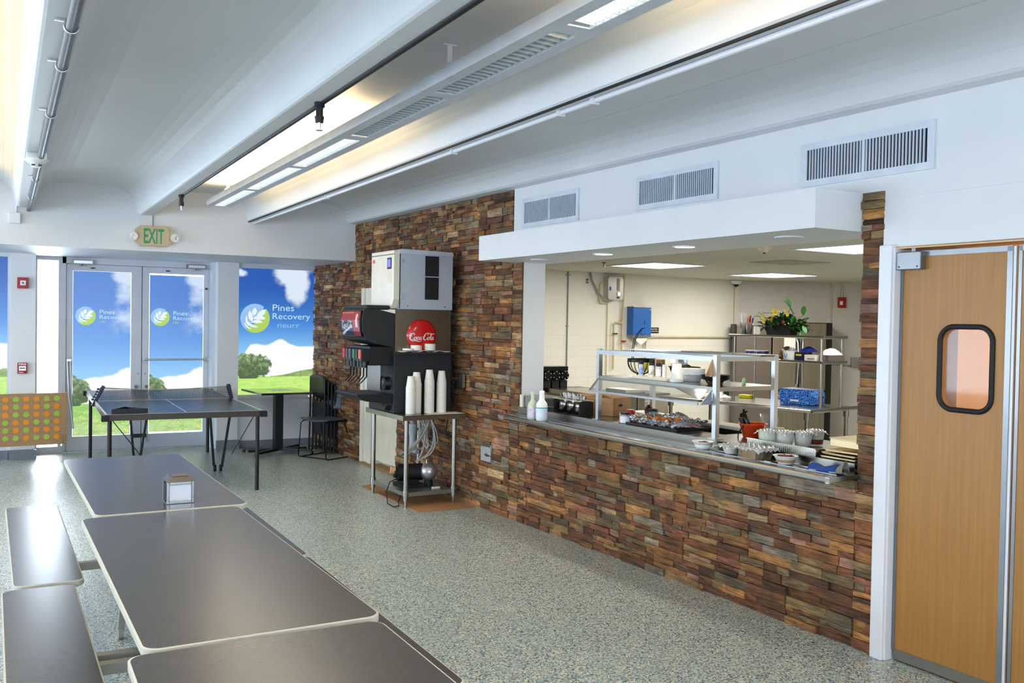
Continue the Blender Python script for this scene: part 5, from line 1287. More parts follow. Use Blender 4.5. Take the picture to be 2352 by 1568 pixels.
WR = thin_clear('plastic_wrap', (.93, .93, .93), .42, .06)
m = MB(); m.grid(lambda u, v: ((.085 * (u * 2 - 1)), (.085 * (v * 2 - 1)), .052 - .03 * max(0, math.hypot(u * 2 - 1, v * 2 - 1) - .75) + .006 * math.sin(u * 31 + v * 9) * math.sin(v * 27)), 24, 24); m.build('film', WR, t3)
t = thing('foil_loaf_pan', 'rectangular ribbed foil pan covered with crinkled clear film, in the middle of the ledge items', 'pan', (3.866, 3.80, .9015), math.radians(-6), True)
m = MB(); n_ = 48
def panring(sc, z, ruf):
    out = []
    for i in range(n_):
        a = 2 * math.pi * i / n_; c, s_ = math.cos(a), math.sin(a); k = (abs(c) ** 5 + abs(s_) ** 5) ** (-1 / 5); rr_ = 1 + (ruf * (1 if i % 2 else -1)); out.append((.066 * sc * c * k * rr_, .105 * sc * s_ * k * rr_, z))
    return out
rings = [panring(.80, 0, 0), panring(.82, .004, .01), panring(1.0, .060, .012), panring(1.10, .064, 0), panring(1.11, .061, 0)]
vs = [p for r in rings for p in r]; m._add(vs, [(j * n_ + i, j * n_ + (i + 1) % n_, (j + 1) * n_ + (i + 1) % n_, (j + 1) * n_ + i) for j in range(4) for i in range(n_)]); m._add(rings[0], [tuple(range(n_ - 1, -1, -1))])
m.build('pan', mat('dull_foil', (.70, .66, .58), .3, 1.0), t)
m = MB(); m.grid(lambda u, v: (.082 * (u * 2 - 1), .125 * (v * 2 - 1), .070 - .025 * max(0, abs(v * 2 - 1) - .8) * 3 - .02 * max(0, abs(u * 2 - 1) - .75) * 3 + .006 * math.sin(u * 33 + 5 * v) * math.sin(v * 41 + 3 * u) + .004 * math.sin(v * 9)), 30, 36); m.build('film', WR, t)
MB().box(-.03, .03, .05, .095, .058, .066).build('dark_contents', M['rubber'], t)
t = thing('oven_mitt', 'crumpled blue oven mitt with grey cuff at the right end of the ledge', 'oven mitt', (3.862, 3.305, .9015), math.radians(10), True)
m = MB(); m.grid(lambda u, v: (-.045 + .09 * v + .008 * math.sin(u * 9), .075 - .165 * u, .004 + (.024 + .006 * math.sin(u * 9 + 1)) * math.sin(math.pi * v) ** .6), 26, 12); m.build('mitt', mat('blue_quilted_cotton', (.13, .28, .55), .9, var=.15, scale=40, bump=.5, bscale=120), t, solid=.006)
m = MB(); m.tube([(-.045 + .004, .075 - .165 * i / 20 + 0, .006) for i in range(21)], .003, 6); m.tube([(-.035 + .08 * i / 10, .078, .006 + .032 * math.sin(math.pi * i / 10)) for i in range(11)], .003, 6); m.build('piping', mat('beige_piping', (.70, .66, .58), .8), t)
m = MB(); m.grid(lambda u, v: (-.045 + .08 * v, -.085 - .035 * u, .006 + (.03 + .03 * u) * math.sin(math.pi * v) ** .6), 6, 8); m.build('cuff', mat('grey_cuff', (.50, .47, .42), .8), t, solid=.004)
tag(MB((3.835, 3.68, .9)).box(3.83, 3.842, 3.655, 3.70, .9016, .904).build('paper_scrap', M['foam'], K=True), 'tiny white paper scrap on the ledge left of the rightmost bowl', 'paper')

# --- left end of the inner counter
t = thing('steel_pan_stack', 'small steel box shelf in the corner behind the cleaner bottles', 'shelf', (4.06, 6.35, .95), 0, True); q = (4.06, 6.35, .95)
m = MB(q); m.box(3.985, 4.22, 6.24, 6.53, 1.035, 1.045); m.box(3.985, 3.99, 6.24, 6.53, .951, 1.035); m.box(4.205, 4.21, 6.24, 6.53, .951, 1.035); m.box(3.99, 4.205, 6.52, 6.53, .951, 1.035); m.build('box', M['steel2'], t)
tag(MB((3.968, 6.53, .95)).box(3.966, 3.982, 6.50, 6.545, .951, 1.05).build('cream_strip', mat('cream_board', (.88, .85, .76)), K=True), 'short upright cream board at the stone edge left of the cleaner bottles', 'board')
t = thing('cutlery_holder', 'black cutlery holder with perforated steel cylinders full of clear plastic cutlery', 'cutlery holder', (4.045, 5.885, .95), math.radians(-1), True)
m = MB(); m.box(-.062, .062, -.182, -.175, .001, .112); m.box(-.062, .062, .175, .182, .001, .112); m.box(.055, .062, -.175, .175, .001, .112); m.box(-.062, .055, -.175, .175, .001, .006); m.build('frame', M['rubber'], t)
pl = mat('cream_top_plate', (.75, .70, .60), .4)
m = MB(); m.box(-.064, -.048, -.184, .184, .108, .114); m.box(.045, .064, -.184, .184, .108, .114); m.build('top_plate', pl, t)
for i in range(3):
    y = -.11 + i * .11; m = MB(); m.cyl((-.012, y, .02), (0.0, y, .116), .040, n=22, caps=False); c = m.build('cylinder', M['steel'], t, solid=.0015)
    h = MB()
    for a in range(5):
        for k in range(3):
            an = math.pi + (a - 2) * .32; zz = .035 + k * .026; cx_ = -.012 + .012 * (zz - .02) / .1
            h.cyl((cx_ + .0400 * math.cos(an), y + .0400 * math.sin(an), zz), (cx_ + .0418 * math.cos(an), y + .0418 * math.sin(an), zz), .0042, n=8)
    h.build('perforations', M['rubber'], c)
m = MB()
for i in range(46):
    y = -.13 + .26 * R1.random(); x = R1.uniform(-.02, .03); m.bar((x, y, .10), (x + R1.uniform(-.02, .02), y + R1.uniform(-.02, .02), .135 + .025 * R1.random()), .009, .002)
cu = m.build('plastic_cutlery', mat('clear_white_plastic', (.88, .88, .90), .2, alpha=.85), t); cu['kind'] = 'stuff'
t = thing('cardboard_box', 'open brown cardboard box with dark hand hole behind the left guard post', 'cardboard box', (4.285, 5.755, .95), math.radians(16), True)
m = MB(); m.box(-.11, .11, -.13, -.126, .001, .135); m.box(-.11, .11, .126, .13, .001, .135); m.box(-.11, -.106, -.126, .126, .001, .135); m.box(.106, .11, -.126, .126, .001, .135); m.box(-.106, .106, -.126, .126, .001, .005); m.build('carton', M['card'], t)
m = MB(); m._add([(-.11, -.13, .135), (.11, -.13, .135), (.10, -.03, .155), (-.12, -.03, .165)], [(0, 1, 2, 3)]); m._add([(-.11, .13, .135), (.11, .13, .135), (.10, .22, .14), (-.12, .22, .15)], [(0, 1, 2, 3)]); m.build('flap', M['card'], t, solid=.003)
m = MB(); m.prism([(-.02 + .028 * math.cos(a), .08 + .011 * math.sin(a)) for a in [i * math.pi / 8 for i in range(16)]], 'y', -.1315, -.1303); m.build('hand_hole', M['rubber'], t)
def jar(name, label, loc, r, h, m1, lidc, cat='jar', lidh=.018, neck=.85, extra=None, grp=None):
    t = thing(name, label, cat, loc, 0, True, grp)
    MB().lathe((0, 0, 0), [(r * .94, 0), (r, .004), (r, h * .78), (r * neck, h * .9), (r * neck, h)], 20).build('body', m1, t)
    MB().lathe((0, 0, h), [(r * neck * 1.05, 0), (r * neck * 1.05, lidh), (r * neck * .9, lidh + .002)], 20).build('lid', lidc, t)
    return t
GREYJ = mat('greyish_jar', (.58, .58, .56), .25); REDL = mat('red_lid', (.72, .10, .10), .4); BRJ = mat('brown_glass', (.25, .13, .09), .15)
j = jar('seasoning_jar', 'squat grey jar with black lid and white label right of the left guard post', (4.02, 5.20, .95), .036, .062, GREYJ, M['rubber'], lidh=.012)
MB().lathe_open((0, 0, .006), [(.0365, 0), (.0365, .045)], 20).build('label_sticker', mat('white_label', (.90, .90, .93), .6), j)
jar('red_capped_jar', 'short jar with wide red lid nearest the foil tray, lower of two red lids', (4.10, 5.19, .95), .034, .022, mat('red_jar_body', (.70, .30, .28), .4), REDL, lidh=.022, neck=1.0)
jar('red_capped_jar', 'jar with red lid standing behind, higher looking of two red lids', (4.20, 5.37, .95), .032, .05, mat('red_jar_body', (.70, .30, .28)), REDL, lidh=.022, neck=1.0)
t = thing('wooden_pepper_mill', 'small wooden pepper shaker with round head beside the cardboard box', 'shaker', (4.06, 5.30, .95), 0, True); MB().lathe((0, 0, 0), [(.014, 0), (.015, .004), (.011, .03), (.016, .04)], 14).build('body', mat('turned_wood', (.72, .50, .36), .5), t); MB().sphere((0, 0, .052), .013, 12, 8).build('head', mat('pale_wood', (.80, .68, .55), .5), t)
t = jar('glass_carafe', 'round glass carafe with black lid behind the foil tray', (4.27, 5.20, .95), .045, .075, thin_clear('smoked_glass', (.25, .22, .2), .35), M['rubber'], 'carafe', .016, .75)
t = thing('pump_bottle', 'dark brown pump bottle with cream pump head behind the round carafe', 'bottle', (4.36, 5.36, .95), 0, True); MB().lathe((0, 0, 0), [(.028, 0), (.030, .004), (.030, .085), (.012, .10), (.012, .108)], 16).build('body', BRJ, t); m = MB(); m.cyl((0, 0, .108), (0, 0, .14), .006, n=8); m.box(-.025, .01, -.006, .006, .128, .136); m.build('pump', M['foam'], t)
# foil tray with food
t = thing('foil_tray', 'foil lined tray of orange food on a black edged pan under the guard', 'tray', (4.165, 4.93, .9625), math.radians(2), True)
m = MB(); m.box(-.15, .15, -.27, .27, -.012, -.004)
for sx in (-1, 1): m.box(sx * .152 - .003, sx * .152 + .003, -.272, .272, -.012, .002)
for sy in (-1, 1): m.box(-.15, .15, sy * .27 - .003, sy * .27 + .003, -.012, .002)
m.build('baking_pan', M['rubber'], t)
m = MB()
def ff(u, v):
    x = (u * 2 - 1) * .148; y = (v * 2 - 1) * .266; e = max(abs(u * 2 - 1), abs(v * 2 - 1)); return (x, y, -.002 + .045 * max(0, e - .72) / .28 + .010 * math.sin(u * 37 + v * 11) * math.sin(v * 41 - u * 13) + .004)
m.grid(ff, 36, 50, smooth=False); m.build('foil', M['foil'], t)
OF = mat('orange_food', (.86, .45, .12), .35, var=.25, scale=40)
for i, (x, y, r) in enumerate(((-.05, .12, .022), (-.07, .0, .03), (-.04, -.05, .028), (.02, -.10, .03), (-.02, -.15, .028), (.0, .06, .02), (-.07, .2, .018))):
    MB().sphere((x, y, .018 + r * .45), r * 1.15, 14, 9, sz=.8).build('food_piece', OF, t)
PB = thin_clear('plastic_bag_film', (.97, .92, .93), .26, .08)
def bag(name, label, loc, w, l, h, rz, red=True):
    t = thing(name, label, 'plastic bag', loc, rz, True)
    m = MB(); m.grid(lambda u, v: ((u - .5) * w, (v - .5) * l, .004 + h * (math.sin(math.pi * u) ** .6) * (math.sin(math.pi * v) ** .6) * (.75 + .25 * math.sin(u * 15 + v * 9)) + .006 * math.sin(u * 41) * math.sin(v * 37)), 26, 26); m.build('film', PB, t)
    if red: m = MB(); m.tube([((u - .5) * w * .9, -l * .46, .008 + .3 * h * math.sin(math.pi * u)) for u in [i / 12 for i in range(13)]], .004, 6); m.build('zip_seam', mat('pinkish_red_seam', (.80, .35, .42), .5), t)
    return t
bag('zip_bag', 'crumpled clear plastic bag with pink seam at the right end of the foil tray', (4.08, 4.63, .985), .15, .15, .04, .3)
bag('zip_bag', 'clear plastic bag with pink seam standing behind the foil tray', (4.38, 5.06, .975), .16, .20, .05, -.4)
# --- right end of the inner counter
t = thing('bucket', 'orange red plastic bucket with black handled knives standing in it', 'bucket', (4.29, 4.24, .95), 0, True)
m = MB(); m.lathe_open((0, 0, 0), [(1e-5, .002), (.062, .002), (.085, .082), (.092, .084), (.092, .088), (.083, .087), (.06, .006), (1e-5, .005)], 26, sx=1, sy=1.0); m.build('pail', mat('orange_red_plastic', (.95, .32, .12), .35), t)
m = MB(); m.tube([(-.085, 0, .075), (-.095, .03, .03), (-.08, .05, .0)], .004, 6); m.build('handle', M['rubber'], t)
KN = mat('black_knife_handle', (.05, .05, .06), .25)
for i, (x, y) in enumerate(((-.03, .055), (-.02, .035), (.0, .02), (-.045, .03))):
    k_ = thing('knife', 'black knife handle sticking out of the orange bucket', 'knife', (4.29, 4.24, .95), 0, True, 'knives in the orange bucket')
    m = MB(); m.bar((x, y, .06), (x - .012, y + .025, .118), .012, .016); m.build('handle', KN, k_, bevel=.003)
    m = MB(); m.bar((x + .003, y - .01, .012), (x, y, .06), .003, .014); m.build('blade', M['steel'], k_)
t = thing('measuring_jug', 'clear plastic measuring jug with handle behind the orange bucket', 'jug', (4.545, 4.36, .95), 0, True)
m = MB(); m.lathe_open((0, 0, 0), [(1e-5, .002), (.045, .002), (.055, .12), (.057, .122)], 20); m.build('jug', thin_clear('clear_jug_plastic', (.8, .8, .8), .15), t); m = MB(); m.tube([(0, -.055, .11), (0, -.085, .10), (0, -.085, .05), (0, -.05, .03)], .006); m.build('handle', thin_clear('clear_jug_plastic'), t)
t = thing('tape_roll', 'small round white lidded container with a printed mark beside the orange bucket', 'container', (4.43, 4.16, .95), 0, True); MB().lathe((0, 0, 0), [(.026, 0), (.030, .003), (.032, .055)], 18).build('cup', M['foam'], t); MB().lathe((0, 0, .055), [(.034, 0), (.034, .006), (.02, .008)], 18).build('lid', mat('cream_lid', (.86, .84, .72), .4), t)
# wrapped tubs on a foil lid tray
TUB = mat('milky_tub_plastic', (.90, .89, .85), .4, trans=.1)
for i, (x, y, lab) in enumerate(((4.065, 3.905, 'leftmost of four film wrapped milky tubs, greenish inside'), (4.13, 3.83, 'second film wrapped milky tub on the foil tray'), (4.215, 3.77, 'third film wrapped milky tub on the foil tray'), (4.34, 3.79, 'rightmost film wrapped tub with dark food at the bottom'))):
    t = thing('deli_tub', lab, 'tub', (x, y, .958), 0, True, 'film wrapped tubs on the counter')
    MB().lathe((0, 0, 0), [(.042, 0), (.044, .003), (.052, .075), (.054, .078)], 22).build('tub', TUB if i else mat('greenish_milky_tub', (.86, .88, .78), .4), t)
    if i == 3: MB().lathe_open((0, 0, .004), [(.0445, 0), (.0475, .028)], 22).build('dark_food', RF, t)
    m = MB(); m.grid(lambda u, v: ((u * 2 - 1) * .056, (v * 2 - 1) * .056, .083 + .006 * math.sin(u * 29 + i) * math.sin(v * 27 + i * 2) - .05 * max(0, math.hypot(u * 2 - 1, v * 2 - 1) - .86)), 22, 22); m.build('film', WR, t)
t = thing('foil_tray', 'flat shallow foil tray with ribbed sides in front of the wrapped tubs', 'tray', (4.09, 3.66, .9495), math.radians(-2), True)
m = MB(); m.box(-.115, .17, -.20, .32, .001, .004); m.build('base', mat('dull_foil', (.70, .66, .58)), t)
m = MB()
for k in range(34):
    y = -.19 + k * .015; m.box(-.118, -.114, y, y + .008, .002, .040)
m.box(-.116, -.113, -.20, .32, .002, .038); m.box(-.122, -.108, -.205, .325, .038, .042); m.box(-.115, .17, -.205, -.200, .002, .04); m.build('ribbed_side', mat('bright_foil', (.84, .83, .80), .22, 1.0), t)
for i, (x, y, z, a, lab) in enumerate(((4.09, 3.285, .952, 2, 'lowest rectangular steel pan of the stack at the right end of the counter'), (4.10, 3.285, .968, -2, 'middle rectangular steel pan of the stack at the right end'), (4.12, 3.28, .984, 3, 'third steel pan of the stack at the right end, tilted'), (4.16, 3.285, 1.008, 0, 'tallest steel pan on top of the stack beside the slate pillar'))):
    t = thing('steam_pan', lab, 'pan', (x, y, z), math.radians(a), True, 'steel pans stacked by the pillar')
    h = .045 if i == 3 else .012
    m = MB(); m.prism(rrect(-.12, .14, -.075, .16, .02), 'z', h - .003, h); m.box(-.11, .13, -.067, .15, 0, h - .003); m.build('pan', mat('steel_with_warm_reflection', (.76, .68, .52), .2, 1.0), t, bevel=.003)  # golden tint puts the reflection of warm lights into the steel colour

# --- on the guard's shelf
zs = 1.2685
t = thing('fruit_basket', 'black wire fruit basket with tall banana hook on the serving shelf', 'basket', (4.26, 5.335, zs), 0, True)
m = MB(); m.tube([(.098 * math.cos(a), .098 * math.sin(a), .125) for a in [i * math.pi / 12 for i in range(24)]], .004, 6, closed=True); m.tube([(.098 * math.cos(a), .098 * math.sin(a), .108) for a in [i * math.pi / 12 for i in range(24)]], .004, 6, closed=True)
m.lathe_open((0, 0, .108), [(.099, 0), (.099, .018)], 26)
m.tube([(.03 * math.cos(a), .03 * math.sin(a), .02) for a in [i * math.pi / 6 for i in range(12)]], .005, 6, closed=True)
for i in range(18):
    a = i * math.pi / 9; m.tube([((.03 + .068 * math.sin(t_ * math.pi / 2)) * math.cos(a), (.03 + .068 * math.sin(t_ * math.pi / 2)) * math.sin(a), .02 + .09 * t_ ** 1.6) for t_ in [k / 6 for k in range(7)]], .0022, 5)
for a in (0, 2.1, 4.2): m.cyl((.028 * math.cos(a), .028 * math.sin(a), 0), (.028 * math.cos(a), .028 * math.sin(a), .02), .004, n=8)
m.build('wire_bowl', WIRE, t)
m = MB()
for dx in (-.007, .007): m.tube([(dx, .098, .12), (dx, .10, .19), (dx, .085, .25), (dx, .045, .31), (dx * .4, -.01, .35), (0, -.035, .352)], .003, 6)
m.tube([(0, .0, .345), (0, .01, .31), (0, -.02, .30), (0, -.04, .315)], .002, 5); m.build('hook', WIRE, t)
BN = mat('green_yellow_banana', (.66, .66, .16), .45, var=.12, scale=20)
for i in range(3):
    t = thing('banana', ['curved greenish yellow banana on the left in the wire basket', 'middle greenish yellow banana in the wire basket', 'banana on the right in the wire basket'][i], 'banana', (4.26, 5.30, zs + .03), 0, True, 'bananas in the wire basket')
    pts = [(.0 + .012 * i, .03 - .055 * k / 8 - .02 * i + .0, .075 * (k / 8 - .4) ** 2 * 4 * .6 + .012 + .004 * i) for k in range(9)]
    pts = [(.0 + .01 * i, (.04 - .028 * i) - .022 * math.sin(k / 8 * math.pi) , .005 + .085 * k / 8) for k in range(9)]
    MB().tube(pts, [.004, .010, .014, .015, .015, .014, .012, .006, .004], 10).build('peel', BN, t)
    MB().cyl(pts[-1], (pts[-1][0], pts[-1][1] + .004, pts[-1][2] + .014), .003, n=6).build('stem', mat('dark_banana_stem', (.25, .22, .08), .6), t)
t = tag(MB((4.14, 4.98, zs)).prism([(4.05, 4.80), (4.05, 5.17), (4.24, 5.19), (4.26, 4.80)], 'z', zs + .001, zs + .018).build('cream_tray', mat('cream_board', (.88, .85, .76)), K=True, bevel=.004), 'flat cream plastic tray carrying spice bottles on the serving shelf', 'tray')
zt = zs + .0185
def spice(name, lab, x, y, r, h, bm, lm, lab2=None, lidh=.02):
    t = thing(name, lab, 'spice bottle', (x, y, zt), 0, True, 'spice bottles on the cream tray')
    MB().lathe((0, 0, 0), [(r * .95, 0), (r, .003), (r, h * .85), (r * .85, h * .93)], 18).build('body', bm, t)
    MB().lathe((0, 0, h * .93), [(r * .95, 0), (r * .95, lidh), (r * .8, lidh + .002)], 18).build('lid', lm, t)
    if lab2: MB().lathe_open((0, 0, h * .12), [(r * 1.02, 0), (r * 1.02, h * .55)], 18).build('label_sticker', lab2, t)
spice('spice_bottle', 'slim spice bottle with black cap and blue white label, leftmost on the cream tray', 4.10, 5.135, .0165, .088, mat('dull_white_spice', (.78, .78, .80), .3), M['rubber'], mat('blue_white_label', (.55, .64, .80), .5, var=.5, scale=60))
spice('spice_bottle', 'dark wide spice jar with black cap behind the leftmost bottle', 4.17, 5.10, .020, .10, mat('dark_brown_spice', (.20, .17, .14), .2), M['rubber'], mat('grey_dark_label', (.45, .45, .42), .5, var=.3, scale=50))
t = thing('paper_bag', 'tall brown pepper grinder shaped container behind the spice bottles', 'container', (4.23, 5.08, zt), 0, True); MB().box(-.018, .018, -.030, .030, .001, .115).build('packet', mat('brown_packet', (.50, .36, .24), .5), t, bevel=.004)
spice('spice_bottle', 'white spice bottle with a printed red and green picture label', 4.10, 5.02, .019, .075, M['white'], M['white'], mat('picture_label', (.80, .78, .72), .5, var=.6, scale=45), .004)
spice('spice_bottle', 'clear bottle with black cap and pinkish white contents', 4.11, 4.955, .019, .080, mat('pinkish_salt', (.86, .80, .78), .3), M['rubber'], M['white'])
spice('spice_bottle', 'small white capped bottle, rightmost on the cream tray', 4.12, 4.905, .015, .085, M['white'], M['white'], None, .006)
t = thing('stacked_foam_cups', 'short column of upturned white foam cups at the front of the serving shelf', 'cups', (4.07, 4.72, zs), 0, True)
for k in range(3): MB().lathe_open((0, 0, .001 + k * .007), [(.044, 0), (.046, .003), (.046, .008), (.043, .010), (.029, .106), (1e-5, .106)], 20).build('cup', M['foam'], t)
WK = mat('brown_wicker', (.34, .23, .16), .7, var=.4, scale=90, bump=1.0, bscale=150)
t = thing('wicker_basket', 'brown woven basket holding clear plastic lids behind the foam cups', 'basket', (4.38, 5.0, zs), math.radians(5), True)
m = MB(); m.lathe_open((0, 0, 0), [(1e-5, .002), (.07, .002), (.098, .078), (.104, .080), (.104, .086), (.095, .084), (.068, .008), (1e-5, .007)], 24, sy=1.15); m.build('basket', WK, t)
t = tag(MB((4.38, 5.03, 1.36)).box(4.33, 4.40, 4.99, 5.09, 1.345, 1.405).build('plastic_clamshell', thin_clear('clear_jug_plastic'), K=True), 'clear plastic container sticking out of the woven basket', 'container')
t = tag(MB((4.36, 4.95, 1.35)).sphere((4.36, 4.95, 1.352), .03, 14, 8, sz=.7).build('bowl_lid', M['rubber'], K=True), 'black round lid lying in the woven basket', 'lid')
WP = mat('white_ceramic', (.95, .95, .95), .5, var=.01)
pl0 = None
for k in range(6):
    if pl0 is None:
        m = MB(); m.lathe((0, 0, 0), [(.078, 0), (.083, .002), (.084, .0062), (.080, .0068)], 28); pl0 = m.build('foam_plate', WP, K=True); c = pl0
    else: c = pl0.copy(); COL.objects.link(c)
    put(c, (4.22, 4.735 + .0, zs + .046 + k * .0072), 0, True); tag(c, 'white plate in the pile on the white bowl at the back of the serving shelf', 'plate', 'white plates on the serving shelf')
t = tag(MB((4.22, 4.735, zs)).lathe((4.22, 4.735, zs), [(.050, 0), (.054, .002), (.066, .045)], 22).build('white_bowl', WP, K=True), 'white bowl under the plate pile at the back of the serving shelf', 'bowl')
bp0 = None
for k in range(5):
    if bp0 is None:
        m = MB(); m.lathe_open((0, 0, 0), [(1e-5, .001), (.06, .001), (.078, .008), (.092, .012), (.094, .014), (.076, .011), (1e-5, .004)], 28); bp0 = m.build('black_plate', M['rubber'], K=True); c = bp0
    else: c = bp0.copy(); COL.objects.link(c)
    put(c, (4.17, 4.46, zs + .024 + k * .006), 0, True); tag(c, 'black plate in the pile at the right front of the serving shelf', 'plate', 'black plates on the serving shelf')
tag(MB((4.17, 4.46, zs)).lathe((4.17, 4.46, zs), [(.045, 0), (.05, .002), (.066, .024)], 22).build('black_bowl', M['dsteel'], K=True), 'grey bowl under the black plate pile on the serving shelf', 'bowl')
t = tag(MB((4.32, 4.42, zs)).lathe((4.38, 4.42, zs), [(.012, 0), (.013, .03), (.005, .042)], 12).build('green_nozzle', mat('pale_green_plastic', (.65, .80, .55), .4), K=True), 'pale green bottle tip rising behind the black plates', 'bottle')
# ------------------------------------------------------------------ kitchen: ceiling
KP = mat('kitchen_light_panel', (1.0, .985, 1.0), .4, emit=5.5, var=0)
PAN = [((6.22, 7.62), (7.0, 8.45), 'lit square ceiling panel over the left of the kitchen'), ((8.45, 8.10), (9.33, 8.90), 'lit ceiling panel furthest back over the fridges'), ((5.95, 4.6), (6.75, 5.52), 'lit ceiling panel at the right, cut by the slate pillar')]
for (a, b, lab) in PAN:
    x0, y0 = a; x1, y1 = b; xc, yc = (x0 + x1) / 2, (y0 + y1) / 2
    t = thing('ceiling_panel', lab, 'ceiling light', (xc, yc, 2.3), 0, True, 'kitchen ceiling light panels'); q = (xc, yc, 2.3)
    m = MB(q); f = .04
    m.box(x0, x1, y0, y0 + f, 2.29, 2.2995); m.box(x0, x1, y1 - f, y1, 2.29, 2.2995); m.box(x0, x0 + f, y0 + f, y1 - f, 2.29, 2.2995); m.box(x1 - f, x1, y0 + f, y1 - f, 2.29, 2.2995); m.build('frame', M['trim'], t)
    MB(q).box(x0 + f, x1 - f, y0 + f, y1 - f, 2.293, 2.297).build('diffuser', KP, t)
    area('panel_lamp', (xc, yc, 2.285), (.7, .75), 36, (1, .95, .87), (0, 0, -1), K=True, parent=t)
area('kitchen_lamp', (8.0, 4.5, 2.28), (1.0, .8), 36, (1, .95, .87), (0, 0, -1), K=True)
m = MB((7.2, 6.7, 2.3)); m.box(6.93, 7.52, 6.42, 6.96, 2.294, 2.2995); tag(m.build('ceiling_hatch', mat('grey_hatch', (.66, .64, .58), .7), K=True), 'square grey hatch in the kitchen ceiling between the lit panels', 'ceiling hatch')
t = thing('smoke_detector', 'cream round smoke detector hanging from the kitchen ceiling behind the soffit', 'smoke detector', (5.70, 5.55, 2.30), 0, True)
MB().lathe((0, 0, -.045), [(1e-5, 0), (.02, .0), (.025, .015), (.045, .022), (.062, .036), (.075, .0445)], 22).build('body', mat('cream_plastic', (.84, .81, .72), .5), t); MB().cyl((0, 0, -.055), (0, 0, -.044), .014, n=12).build('sensor_tip', M['black'], t)
t = thing('sprinkler', 'small sprinkler head under the left of the kitchen ceiling', 'sprinkler', (5.9, 8.05, 2.3), 0, True); m = MB(); m.cyl((0, 0, -.012), (0, 0, -.0005), .022, n=14); m.cyl((0, 0, -.05), (0, 0, -.012), .008, n=8); m.cyl((0, 0, -.053), (0, 0, -.05), .016, n=10); m.build('head', M['dsteel'], t)

# wall A of the kitchen
def yw(x): return 9.66 + .0566 * (x - 4.1)
def onA(name, lab, cat, x, z, grp=None): return thing(name, lab, cat, (x, yw(x), z), math.radians(3.24), True, grp)
def tb_(x0, pts, r, name, m_, parent): MB().tube([(a - x0, -b, c) for a, b, c in pts], r).build(name, m_, parent)
t = onA('conduit', 'vertical grey conduit on the cream kitchen wall, furthest left', 'conduit', 6.62, 1.0); MB().tube([(0, -.012, 0), (0, -.012, 1.30)], .009).build('pipe', M['tubeg'], t); MB().box(-.02, .02, -.02, -.001, .60, .61).box(-.035, .035, -.02, -.001, 1.25, 1.26).build('strap', M['tubeg'], t)
t = onA('water_heater', 'small grey tankless water heater high on the cream kitchen wall', 'water heater', 7.33, 1.955)
m = MB(); m.prism(rrect(-.125, .13, .0, .30, .035), 'y', -.10, -.002); m.build('case', mat('pale_grey_case', (.76, .75, .72), .25, .2), t, bevel=.012)
m = MB(); m.prism(rrect(.02, .065, .12, .285, .012), 'y', -.106, -.100); m.build('red_strip', mat('pinkish_strip', (.62, .52, .50), .3), t)
m = MB(); m.cyl((.045, -.115, .08), (.045, -.10, .08), .026, n=20); m.build('dial', M['alu'], t)
m = MB(); m.box(-.105, -.075, -.104, -.100, .12, .17); m.build('blue_label', mat('blue_sticker', (.20, .42, .75), .4), t)
m = MB(); m.box(.02, .065, -.104, -.100, .02, .045); m.build('black_label', M['black'], t)
t = onA('water_pipes', 'cream water pipes with elbows and red valve right of the heater', 'pipes', 7.55, 1.3); P_ = M['pipe']
m = MB(); m.tube([(-.02, -.03, .99), (-.03, -.03, .45), (-.04, -.03, .0)], .013); m.tube([(-.04, -.03, .36), (-.16, -.03, .36), (-.18, -.03, .34), (-.18, -.03, 0), (-.18, -.03, -.25)], .012); m.tube([(-.10, -.04, .90), (-.03, -.03, .90)], .010); m.cyl((-.04, -.03, .34), (-.04, -.03, .40), .022, n=10); m.build('pipe', P_, t)
m = MB(); m.tube([(-.355, -.04, .88), (-.42, -.04, .87), (-.43, -.04, .84), (-.44, -.04, .64), (-.42, -.04, .615), (-.30, -.04, .61)], .011); m.build('loop_pipe', P_, t)
m = MB(); m.box(-.055, .01, -.06, -.04, .105, .125); m.build('red_valve', M['red'], t); m = MB(); m.box(-.21, -.13, -.055, -.04, .205, .225); m.build('valve', M['dsteel'], t)
t = onA('flexible_hose', 'white flexible hose curving down from the ceiling to under the water heater', 'hose', 7.1, 1.9); MB().tube([(-.14, -.03, .40), (-.12, -.04, .30), (-.03, -.06, .14), (.07, -.08, .06), (.14, -.08, .035), (.20, -.07, .05)], .014).build('hose', M['tubeg'], t)
t = onA('conduit', 'thin cream conduit below the water heater', 'conduit', 7.27, .95); MB().tube([(0, -.012, 0), (0, -.012, .98)], .007).build('pipe', P_, t)
t = onA('paper_towel_dispenser', 'blue metal paper towel dispenser with a white towel hanging out', 'towel dispenser', 7.78, 1.47)
m = MB(); m.box(-.165, .155, -.13, -.002, .03, .395); m.build('cabinet', mat('blue_enamel', (.17, .42, .74), .35), t, bevel=.006)
m = MB(); m.box(-.168, .158, -.132, -.001, .398, .410); m.box(-.165, .155, -.128, -.002, .0, .03); m.build('steel_trim', M['steel2'], t)
m = MB(); m.box(.03, .04, -.133, -.13, .17, .22); m.build('key_slot', M['black'], t); MB().box(.125, .148, -.1325, -.130, .365, .375).build('maker_plate', M['foam'], t)
m = MB(); m.grid(lambda u, v: (-.10 + .20 * u + .0, -.10 - .02 * v, .005 - .11 * v * (1 - .6 * abs(u - .45) * 2)), 10, 8); m.build('paper', M['foam'], t, solid=.002)
t = onA('wash_sign', 'small black sign with white lettering and hand symbol right of the blue dispenser', 'sign', 8.07, 1.565)
m = MB(); m.box(-.14, .115, -.008, -.001, -.038, .038); m.build('plate', M['black'], t)
